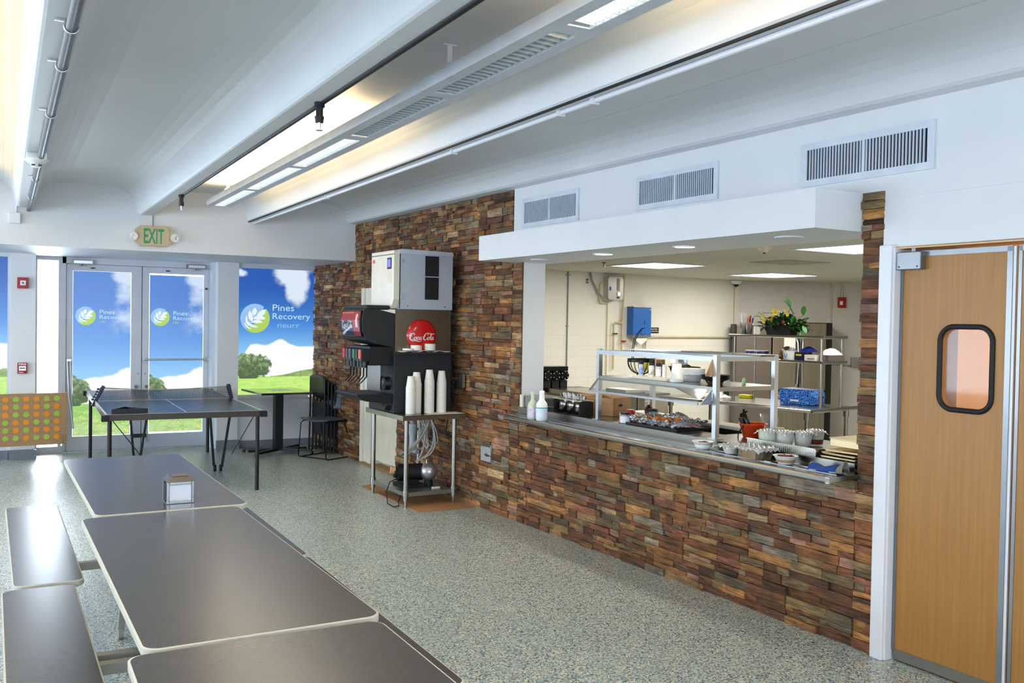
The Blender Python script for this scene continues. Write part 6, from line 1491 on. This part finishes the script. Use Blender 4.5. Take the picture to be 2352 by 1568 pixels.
m = MB(); put_text(m, 'EMPLOYEES', (-.06, -.009, .006), (1, 0, 0), (0, 0, 1), .15, .018, True); put_text(m, 'MUST WASH HANDS', (-.075, -.009, -.022), (1, 0, 0), (0, 0, 1), .175, .016, True); m.cyl((-.105, -.010, 0), (-.105, -.009, 0), .022, n=14); m.build('lettering', M['white'], t)
t = onA('conduit', 'cream pipe bending out of the counter and running right along the kitchen wall', 'pipe', 8.7, 1.3); MB().tube([(-.77, -.03, -.35), (-.77, -.03, .10), (-.74, -.03, .155), (-.66, -.03, .175), (.1, -.03, .178), (.85, -.03, .178)], .011).build('pipe', P_, t)
t = onA('security_camera', 'small black dome camera with a cable run in the kitchen corner under the ceiling', 'camera', 9.58, 2.24); m = MB(); m.lathe((0, -.10, .0), [(.035, 0), (.07, .02), (.075, .05)], 16); m.build('base', M['white'], t); MB().sphere((0, -.10, -.0), .038, 14, 9).build('dome', M['black'], t); MB().tube([(.06, -.02, 0), (.06, -.015, -.76)], .006).build('cable_duct', M['pipe'], t)
MB().box(-.04, -.005, -.012, -.001, -.01, .05).box(-.035, -.01, -.012, -.001, -.04, -.02)
t = onA('wall_bracket', 'tiny dark bracket on the wall left of the water heater', 'bracket', 6.93, 2.19); m = MB(); m.box(-.012, .012, -.015, -.001, 0, .03); m.box(-.015, .015, -.02, -.001, -.03, -.01); m.build('bracket', M['dsteel'], t)

# wall B
rB = math.atan2(-2.0, 3.45)
def onB(name, lab, cat, s_, off, z, grp=None):
    return thing(name, lab, cat, (9.75 + s_ * math.cos(rB) - off * math.sin(rB) * 0 + off * -math.sin(rB), 9.98 + s_ * math.sin(rB) + off * math.cos(rB), z), rB, True, grp)
t = onB('fire_alarm_strobe', 'red fire alarm strobe on the kitchen back wall by the slate pillar', 'fire alarm', 1.50, 0, 2.01)
MB().prism(rrect(-.055, .055, -.075, .075, .008), 'y', -.05, -.001).build('body', M['red'], t, bevel=.004); MB().box(-.04, 0, -.06, -.05, -.035, .02).build('strobe_lens', mat('strobe_clear', (.9, .9, .9)), t); MB().tube([(.0, -.02, .075), (.0, -.02, .24)], .012).build('conduit', M['pipe'], t)
t = onB('outlet_box', 'grey steel outlet box with a short conduit right of the black fridge', 'outlet', 1.70, 0, 1.14); MB().box(-.045, .045, -.05, -.001, -.07, .07).build('box', M['steel2'], t, bevel=.004); MB().tube([(-.045, -.02, -.05), (-.40, -.02, -.03)], .008).build('conduit', M['steel2'], t)
t = onB('conduit', 'thin vertical pipe on the back wall left of the red strobe', 'pipe', 1.35, 0, 1.72); MB().tube([(0, -.012, 0), (0, -.012, .56)], .008).build('pipe', M['pipe'], t)
t = onB('refrigerator', 'plain dark steel fridge with one flat panel, left of two by the back wall', 'fridge', .14, -.42, 0)
MB().box(-.27, .225, -.02, .24, .05, 1.66).build('body', mat('grey_brown_steel', (.48, .44, .41), .4, .7, var=.03), t, bevel=.004); MB().box(-.25, .21, 0, .22, 0, .05).build('plinth', M['black'], t)
MB().box(-.30, -.27, -.0, .22, 1.2, 1.67).build('side_trim', M['black'], t)
t = onB('refrigerator', 'stainless french door fridge with curved handles and black side', 'fridge', .80, -.42, 0)
MB().box(-.42, .44, .03, .40, .02, 1.71).build('body', M['black'], t)
for a, b in ((-.42, -.045), (-.035, .34)): MB().box(a, b, -.03, .03, .75, 1.705).build('door', mat('fridge_steel', (.58, .54, .49), .28, 1.0, var=.1, scale=2, stretch=(14, 14, .5)), t, bevel=.01)
MB().box(-.42, .34, -.03, .03, .08, .735).build('drawer', mat('fridge_steel', (.58, .54, .49)), t, bevel=.01)
for x, c in ((-.075, -1), (-.005, 1)): MB().tube([(x + c * .012, -.035, 1.48), (x, -.075, 1.42), (x - c * .012, -.085, 1.15), (x, -.075, .85), (x + c * .012, -.035, .80)], .013).build('handle', M['alu'], t)
MB().box(-.26, -.10, -.036, -.031, 1.22, 1.52).build('paper_notice', M['foam'], t)
MB().box(-.36, .30, -.034, -.031, .66, .68).build('drawer_handle', M['alu'], t)

# work table with over-shelf
c1 = (6.748, 5.948); rT = math.radians(8)
def onT(name, lab, cat, s_, l, z, rz=0, grp=None):
    return thing(name, lab, cat, (c1[0] + s_ * math.cos(rT) - l * math.sin(rT), c1[1] + s_ * math.sin(rT) + l * math.cos(rT), z), rT + rz, True, grp)
t = onT('kitchen_work_table', 'long stainless kitchen work table with rolled edge and two tier shelf above', 'table', 0, 0, 0)
m = MB(); m.box(0, .76, 0, 1.85, .855, .88); m.tube([(0, 1.85, .868), (0, .0, .868), (.0, -.0, .868)], .017); m.tube([(0, 0, .868), (.78, .0, .868)], .02); m.build('table_top', M['steel'], t)
for x, y in ((.05, .08), (.71, .08), (.05, 1.75), (.71, 1.75)): m = MB(); m.cyl((x, y, 0), (x, y, .855), .02, n=14); m.cyl((x, y, .78), (x, y, .855), .03, n=14); m.build('leg', M['steel'], t)
m = MB(); m.box(.05, .71, .08, 1.75, .28, .30); m.build('undershelf', M['steel2'], t)
for x, y in ((.30, .10), (.64, .10), (.30, 1.12), (.64, 1.12)): m = MB(); m.cyl((x, y, .88), (x, y, 1.55), .014, n=12); m.build('shelf_post', M['steel'], t)
for z in (1.325, 1.565): m = MB(); m.box(.28, .66, .06, 1.17, z - .012, z - .006); m.tube([(.28, 1.17, z - .014), (.28, .06, z - .014)], .014); m.tube([(.28, .06, z - .014), (.66, .06, z - .014)], .015); m.build('shelf', M['steel'], t)
za = 1.5595; zb = 1.3195
# on the upper shelf
t = onT('planter', 'black trough planter of artificial yellow flowers and green leaves on the top shelf', 'potted plant', .45, .655, za, math.radians(0))
m = MB(); m.prism([(-.155, .10), (-.135, 0), (.135, 0), (.155, .10)], 'x', -.06, .06); m.build('trough', M['rubber'], t, bevel=.004)
LG = [mat('leaf_green_dark', (.13, .30, .12), .45, var=.25, scale=30), mat('leaf_green_mid', (.25, .48, .18), .45, var=.2, scale=30), mat('leaf_green_pale', (.50, .74, .52), .45, var=.12, scale=30)]
R3 = random.Random(9)
def leaf(m, base, d, L, w, up=(0, 0, 1), bend=.3):
    base = Vector(base); d = Vector(d).normalized(); s_ = d.cross(Vector(up)); s_ = s_.normalized() if s_.length > .1 else Vector((1, 0, 0)); n_ = s_.cross(d)
    vs = []; N = 6
    for i in range(N + 1):
        t_ = i / N; c = base + d * L * t_ - n_ * bend * L * t_ * t_; ww = w * math.sin(math.pi * min(1, t_ * .96 + .02)) ** .8
        vs += [c - s_ * ww, c + n_ * w * -.25, c + s_ * ww]
    m._add(vs, [(3 * i + k, 3 * i + k + 1, 3 * i + k + 4, 3 * i + k + 3) for i in range(N) for k in (0, 1)], True)
fol = [MB(), MB(), MB()]
for i in range(230):
    y = R3.uniform(-.23, .19); x = R3.uniform(-.06, .06); z = .10 + R3.uniform(0, .09) - abs(y) * .25
    d = (R3.uniform(-.8, .5), y * 5 + R3.uniform(-.7, .7), R3.uniform(-.3, .9)); leaf(fol[R3.choice((0, 0, 1))], (x, y, z), d, R3.uniform(.05, .10), R3.uniform(.014, .024), bend=R3.uniform(.1, .5))
for (y, z, L, w, k, dy, dz) in ((-.10, .27, .13, .030, 2, .05, 1.0), (-.145, .22, .15, .026, 1, .25, .9), (-.26, .20, .11, .026, 1, -.2, .9), (.17, .17, .10, .024, 2, .5, .7), (.24, .19, .085, .024, 2, 1, .2), (.20, .10, .10, .032, 2, 1, -.15), (.22, .15, .08, .022, 2, .3, .9), (.13, .09, .10, .030, 2, .8, -.2), (-.27, .10, .09, .026, 2, -.6, -.5), (-.24, .06, .09, .026, 2, -.3, -.8), (-.20, .03, .08, .024, 2, -.2, -.9), (.05, .21, .16, .018, 1, 1, .35), (-.29, .15, .08, .022, 2, -.3, .3)):
    leaf(fol[k], (R3.uniform(-.05, 0), y, z), (-.25, dy, dz), L, w, bend=.25)
for k, nm in enumerate(('dark_leaves', 'green_leaves', 'pale_leaves')): fo = fol[k].build(nm, LG[k], t); fo['kind'] = 'stuff'
m = MB()
for y0, z0, y1, z1 in ((-.05, .1, -.11, .28), (-.1, .1, -.15, .23), (-.12, .08, -.26, .2), (.1, .08, .2, .18), (.0, .1, .1, .22), (-.1, .08, -.28, .12)): m.tube([(0, y0, z0), (-.02, (y0 + y1) / 2, (z0 + z1) / 2 + .02), (-.02, y1, z1)], .0025, 5)
m.build('stems', LG[1], t)
YF = mat('yellow_petals', (.95, .83, .20), .5, var=.08)
for (y, z, r) in ((.015, .23, .042), (.07, .16, .038), (-.13, .21, .024), (-.10, .25, .018), (.155, .18, .028), (.15, .135, .024)):
    m = MB()
    for k in range(5):
        a = k * 2 * math.pi / 5 + .3; leaf(m, (-.09, y, z), (-.25, math.cos(a), math.sin(a)), r, r * .42, up=(-1, 0, 0), bend=-.1)
    f = m.build('flower', YF, t); MB().sphere((-.098, y, z), r * .18, 8, 6).build('flower_centre', mat('ochre_centre', (.80, .60, .10), .6), f)
m = MB(); m.sphere((-.10, -.085, .13), .018, 10, 7, sz=1.3); m.build('red_berry', mat('dark_red_berry', (.50, .10, .12), .4), t)
m = MB()
for (y, z) in ((.05, .26), (.09, .20), (-.02, .24), (-.05, .23), (-.13, .12)): m.sphere((-.08, y, z), .008, 7, 5)
m.build('white_buds', M['foam'], t)
for l, lab in ((1.105, 'clear cup of white plastic straws and pens, left on the top shelf'), (1.03, 'clear cup of coloured markers right of the straw cup on the top shelf')):
    t = onT('pen_cup', lab, 'cup', .42, l, za, 0, 'cups of straws and pens')
    MB().lathe_open((0, 0, 0), [(1e-5, .001), (.030, .001), (.040, .125), (.042, .127)], 18).build('cup', thin_clear('frosted_cup', (.92, .88, .82), .3), t)
    m = MB()
    if l > 1.1:
        for i in range(9): a = R3.uniform(0, 6.28); m.cyl((.015 * math.cos(a), .015 * math.sin(a), .01), (.03 * math.cos(a), .03 * math.sin(a) + .01, .20 + R3.uniform(0, .03)), .0045, n=6)
        m.build('straws', M['white'], t)
    else:
        cs = [mat('marker_red', (.7, .12, .12), .4), mat('marker_purple', (.38, .12, .5), .4), mat('marker_orange', (.85, .5, .15), .4)]
        for i in range(7): m.cur = i % 3; a = R3.uniform(0, 6.28); m.cyl((.015 * math.cos(a), .015 * math.sin(a), .01), (.03 * math.cos(a), .03 * math.sin(a) - .012, .15 + R3.uniform(0, .05)), .006, n=6)
        m.build('markers', cs, t)
t = onT('paper_roll', 'white paper roll standing on the top shelf left of the planter', 'paper roll', .38, .90, za); MB().cyl((0, 0, .001), (0, 0, .083), .034, n=20).build('roll', M['foam'], t)
t = onT('label_dispenser', 'small black object behind the left leaves of the planter', 'box', .55, .84, za); MB().box(-.03, .03, -.03, .03, .001, .055).build('box', M['rubber'], t)
# on the lower shelf
t = onT('patterned_bowl', 'white china bowl with blue pattern on the middle shelf', 'bowl', .45, .95, zb)
MB().lathe_open((0, 0, 0), [(1e-5, .002), (.055, .002), (.07, .02), (.115, .075), (.118, .078), (.11, .074), (.06, .012), (1e-5, .010)], 30).build('bowl', WP, t)
m = MB()
for k in range(26):
    a = k * 2 * math.pi / 26; r = .104; m.sphere((r * math.cos(a) * 1.03, r * math.sin(a) * 1.03, .058), .008 + .004 * (k % 3), 7, 5)
m.build('blue_pattern', mat('cobalt_glaze', (.18, .22, .50), .3), t)
g0 = None
for k, (l, s_) in enumerate(((.81, .42), (.76, .45), (.72, .40), (.78, .52))):
    if g0 is None: g0 = MB().lathe((0, 0, 0), [(.018, .001), (.024, .004), (.026, .036)], 14).build('glass_cup', thin_clear('glassware', (.6, .6, .65), .25), K=True); c = g0
    else: c = g0.copy(); COL.objects.link(c)
    e = onT('x', 'x', 'x', s_, l, zb); c.location = e.location; bpy.data.objects.remove(e); tag(c, 'small glass cup on the middle shelf between the patterned bowl and the bread', 'glass', 'small glasses on the middle shelf')
t = onT('bread_bag', 'bag of brown sliced bread on the middle shelf before a white sheet', 'bread', .48, .61, zb)
m = MB(); m.sphere((0, 0, .06), .062, 16, 10, sx=.8, sy=1.1, sz=.95); m.build('loaf', mat('brown_bread', (.62, .42, .20), .5, var=.4, scale=25), t)
m = MB(); m.sphere((0, 0, .065), .068, 16, 10, sx=.82, sy=1.12, sz=1.0); m.build('bag', thin_clear('bread_bag_film', (.9, .75, .5), .2), t)
m = MB(); m.sphere((-.05, .03, .03), .035, 12, 8); m.build('loaf_end', mat('orange_brown', (.66, .40, .14), .4), t)
t = onT('white_tub', 'white round tub printed with a blue letter V on the middle shelf', 'tub', .36, .495, zb)
MB().lathe((0, 0, 0), [(.056, .001), (.058, .004), (.066, .085), (.068, .09)], 24).build('tub', M['white'], t)
m = MB(); m.bar((-.0645, .019, .062), (-.062, .001, .024), .006, .003, up=(1, 0, 0)); m.bar((-.0645, -.017, .062), (-.062, .001, .024), .006, .003, up=(1, 0, 0)); m.build('letter', mat('pale_blue_ink', (.35, .62, .85), .4), t)
m = MB(); m.grid(lambda u, v: ((u - .5) * .11, (v - .5) * .13, .09 + .035 * math.sin(u * 5) * math.sin(v * 6 + 1)), 10, 10); m.build('tissue', WR, t)
t = onT('foil_box', 'dark navy roll box with yellow marks on the middle shelf', 'box', .40, .372, zb); MB().box(-.05, .05, -.072, .06, .001, .082).build('carton', mat('navy_carton', (.10, .10, .24), .4), t, bevel=.002); MB().box(-.0515, -.05, -.02, .045, .045, .062).build('yellow_mark', mat('yellow_ink', (.85, .80, .20), .5), t)
t = onT('cloth', 'crumpled bright blue cloth or bag on top of the navy box', 'cloth', .44, .335, zb + .083); MB().grid(lambda u, v: ((u - .5) * .11, (v - .5) * .15, .002 + .055 * math.sin(math.pi * u) ** .5 * math.sin(math.pi * v) ** .5 * (.7 + .3 * math.sin(u * 13 + v * 17))), 18, 18, smooth=False).build('cloth', mat('royal_blue_cloth', (.16, .20, .62), .5), t)
t = onT('white_box', 'small white carton with grey print at the right of the middle shelf', 'box', .36, .235, zb); MB().box(-.045, .045, -.062, .062, .001, .060).build('carton', mat('offwhite_carton', (.86, .84, .78), .5), t, bevel=.002); MB().box(-.0465, -.045, -.05, .03, .015, .03).build('print', mat('grey_ink', (.55, .55, .56), .5, var=.3, scale=80), t)
t = onT('tissue_box', 'steel tissue tray heaped with white crumpled tissues at the shelf end', 'tissues', .50, .125, zb); MB().box(-.13, .13, -.062, .062, .001, .062).build('tray', mat('dull_brown_steel', (.55, .52, .48), .4, .8), t)
MB().grid(lambda u, v: ((u - .5) * .24, (v - .5) * .12, .06 + .07 * math.sin(math.pi * u) ** .5 * math.sin(math.pi * v) ** .5 * (.6 + .4 * math.sin(u * 21 + v * 13))), 20, 16, smooth=False).build('tissue', M['foam'], t)
# on the table
t = onT('blue_box', 'bright blue storage box with white scroll pattern on the work table', 'box', .50, .44, .885, math.radians(6))
def scroll_mat():
    m = bpy.data.materials.new('blue_scroll_print'); m.use_nodes = True; nt = m.node_tree; b = nt.nodes['Principled BSDF']; b.inputs['Roughness'].default_value = .35
    tc = nt.nodes.new('ShaderNodeTexCoord'); v = nt.nodes.new('ShaderNodeTexVoronoi'); v.feature = 'DISTANCE_TO_EDGE'; v.inputs['Scale'].default_value = 46; nt.links.new(tc.outputs['Object'], v.inputs['Vector'])
    r = nt.nodes.new('ShaderNodeValToRGB'); r.color_ramp.elements[0].position = .07; r.color_ramp.elements[1].position = .11; r.color_ramp.elements[0].color = (*lin((.38, .68, .92)), 1); r.color_ramp.elements[1].color = (*lin((.06, .20, .66)), 1)
    nt.links.new(v.outputs['Distance'], r.inputs[0]); nt.links.new(r.outputs[0], b.inputs['Base Color']); return m
m = MB(); m.prism([(-.17, 0), (-.19, .07), (-.165, .145), (.17, .15), (.19, .14), (.18, .0)], 'x', -.10, .12); m.build('box', scroll_mat(), t, bevel=.006)
MB().box(-.03, .124, -.194, -.190, .072, .084).build('dark_band', M['dsteel'], t); MB().box(-.104, -.1, -.02, .07, .028, .045).build('name_slot', M['foam'], t)
t = onT('yellow_sponge', 'bright yellow sponge at the back of the work table', 'sponge', .62, 1.20, .881); MB().box(-.04, .04, -.07, .07, 0, .035).build('sponge', mat('yellow_sponge', (.88, .85, .18), .8, bump=.5, bscale=90), t, bevel=.004)
t = onT('green_bottle', 'dark green bottle base behind the serving shelf on the work table', 'bottle', .60, 1.45, .881); MB().lathe((0, 0, 0), [(.03, .0), (.032, .004), (.032, .10), (.012, .13), (.012, .16)], 16).build('body', mat('dark_green_glass', (.12, .32, .26), .2), t)
t = onT('can_opener', 'black table mounted can opener hanging under the work table edge', 'can opener', -.02, .74, .72); m = MB(); m.cyl((0, 0, 0), (0, 0, .11), .012, n=8); m.cyl((-.02, 0, .04), (.01, 0, .04), .035, n=12); m.bar((0, -.04, .09), (0, .04, .05), .014, .014); m.build('gear', M['rubber'], t)
t = onT('cardboard_box', 'brown cardboard box under the right end of the work table', 'cardboard box', .42, .35, .301); MB().box(-.16, .16, -.2, .2, 0, .24).build('carton', M['card'], t)

# left end of the kitchen
t = thing('sink_table', 'stainless table with raised rim behind the cutlery holder', 'table', (5.9, 8.2, 0), 0, True); q = (5.9, 8.2, 0)
m = MB(q); m.box(5.55, 6.25, 7.75, 8.75, .88, .905); m.box(5.55, 5.56, 7.75, 8.75, .905, .925); m.box(5.55, 6.25, 7.75, 7.76, .905, .925); m.build('table_top', M['steel'], t)
for x, y in ((5.6, 7.8), (6.2, 7.8), (5.6, 8.7), (6.2, 8.7)): m = MB(q); m.cyl((x, y, 0), (x, y, .88), .02, n=12); m.build('leg', M['steel'], t)
t = tag(MB((6.15, 8.0, .905)).box(6.03, 6.22, 7.8, 8.15, .906, .95).build('paper_stack', M['foam'], K=True), 'white box with a black edge on the stainless table', 'box')
h0 = None
for i in range(4):
    x = 5.80 + i * .115 - .18; y = 9.0 - i * .02
    if h0 is None:
        h0 = thing('black_crate_handle', 'x', 'dispenser', (0, 0, 0), 0, True, 'row of black dispensers by the kitchen wall')
        m = MB(); m.cyl((0, -.10, .0), (0, .10, .0), .058, n=8, smooth=False); m.box(-.055, .055, -.08, .10, .05, .10); m.build('body', mat('glossy_black_plastic', (.05, .055, .045), .2), h0)
        for a in range(6):
            an = a * math.pi / 3 + .5; MB().sphere((.044 * math.cos(an), -.103, .044 * math.sin(an)), .0055, 7, 5).build('stud', M['foam'], h0)
        MB().box(-.045, .045, -.08, .05, -.15, -.06).build('leg_block', M['rubber'], h0); o_ = h0
    else: o_ = dup(h0, (0, 0, 0), 0, True)
    put(o_, (x, 8.95, 1.045), 0, True); o_['label'] = ['leftmost black round fronted dispenser beside the white pillar', 'second black round fronted dispenser from the left', 'third black round fronted dispenser from the left', 'rightmost black round fronted dispenser in the row'][i]
tag(MB((6.05, 9.02, .84)).box(5.52, 6.35, 8.80, 9.12, .0, .893).build('steel_cabinet', M['dsteel'], K=True), 'dark steel cabinet carrying the row of black dispensers', 'cabinet')
t = thing('storage_rack', 'tall thin black rack edge right behind the white pillar', 'rack', (5.5, 8.7, 0), 0, True); MB((5.5, 8.7, 0)).box(5.49, 5.515, 8.62, 8.78, 0, 1.36).build('upright', mat('navy_black', (.08, .09, .14), .4), t)
t = thing('chest_fridge', 'cream steel chest unit behind the serving shelf, left of the kitchen work table', 'fridge', (6.8, 8.4, 0), 0, True); q = (6.8, 8.4, 0)
MB(q).box(6.65, 7.02, 8.25, 8.7, .84, .86).build('lid', M['dsteel'], t)
MB(q).box(6.66, 7.01, 8.26, 8.69, 0, .84).build('body', mat('cream_steel_panel', (.74, .71, .62), .4, .3), t, bevel=.004)
t = thing('pan_cover', 'slanted steel sheet with pale handle on the far end of the kitchen work table', 'pan cover', (6.75, 7.5, .885), 0, True); q = (6.75, 7.5, .885)
MB(q).box(6.70, 6.80, 7.36, 7.375, .935, .947).build('handle', M['foam'], t)
m = MB(q); m._add([(6.58, 7.30, .884), (7.05, 7.30, .884), (7.00, 7.60, .99), (6.52, 7.60, .99), (6.58, 7.31, .882), (7.05, 7.31, .882), (7.00, 7.61, .982), (6.52, 7.61, .982)], [(3, 2, 1, 0), (4, 5, 6, 7), (0, 1, 5, 4), (1, 2, 6, 5), (2, 3, 7, 6), (3, 0, 4, 7)]); m.build('lid', M['dsteel'], t)
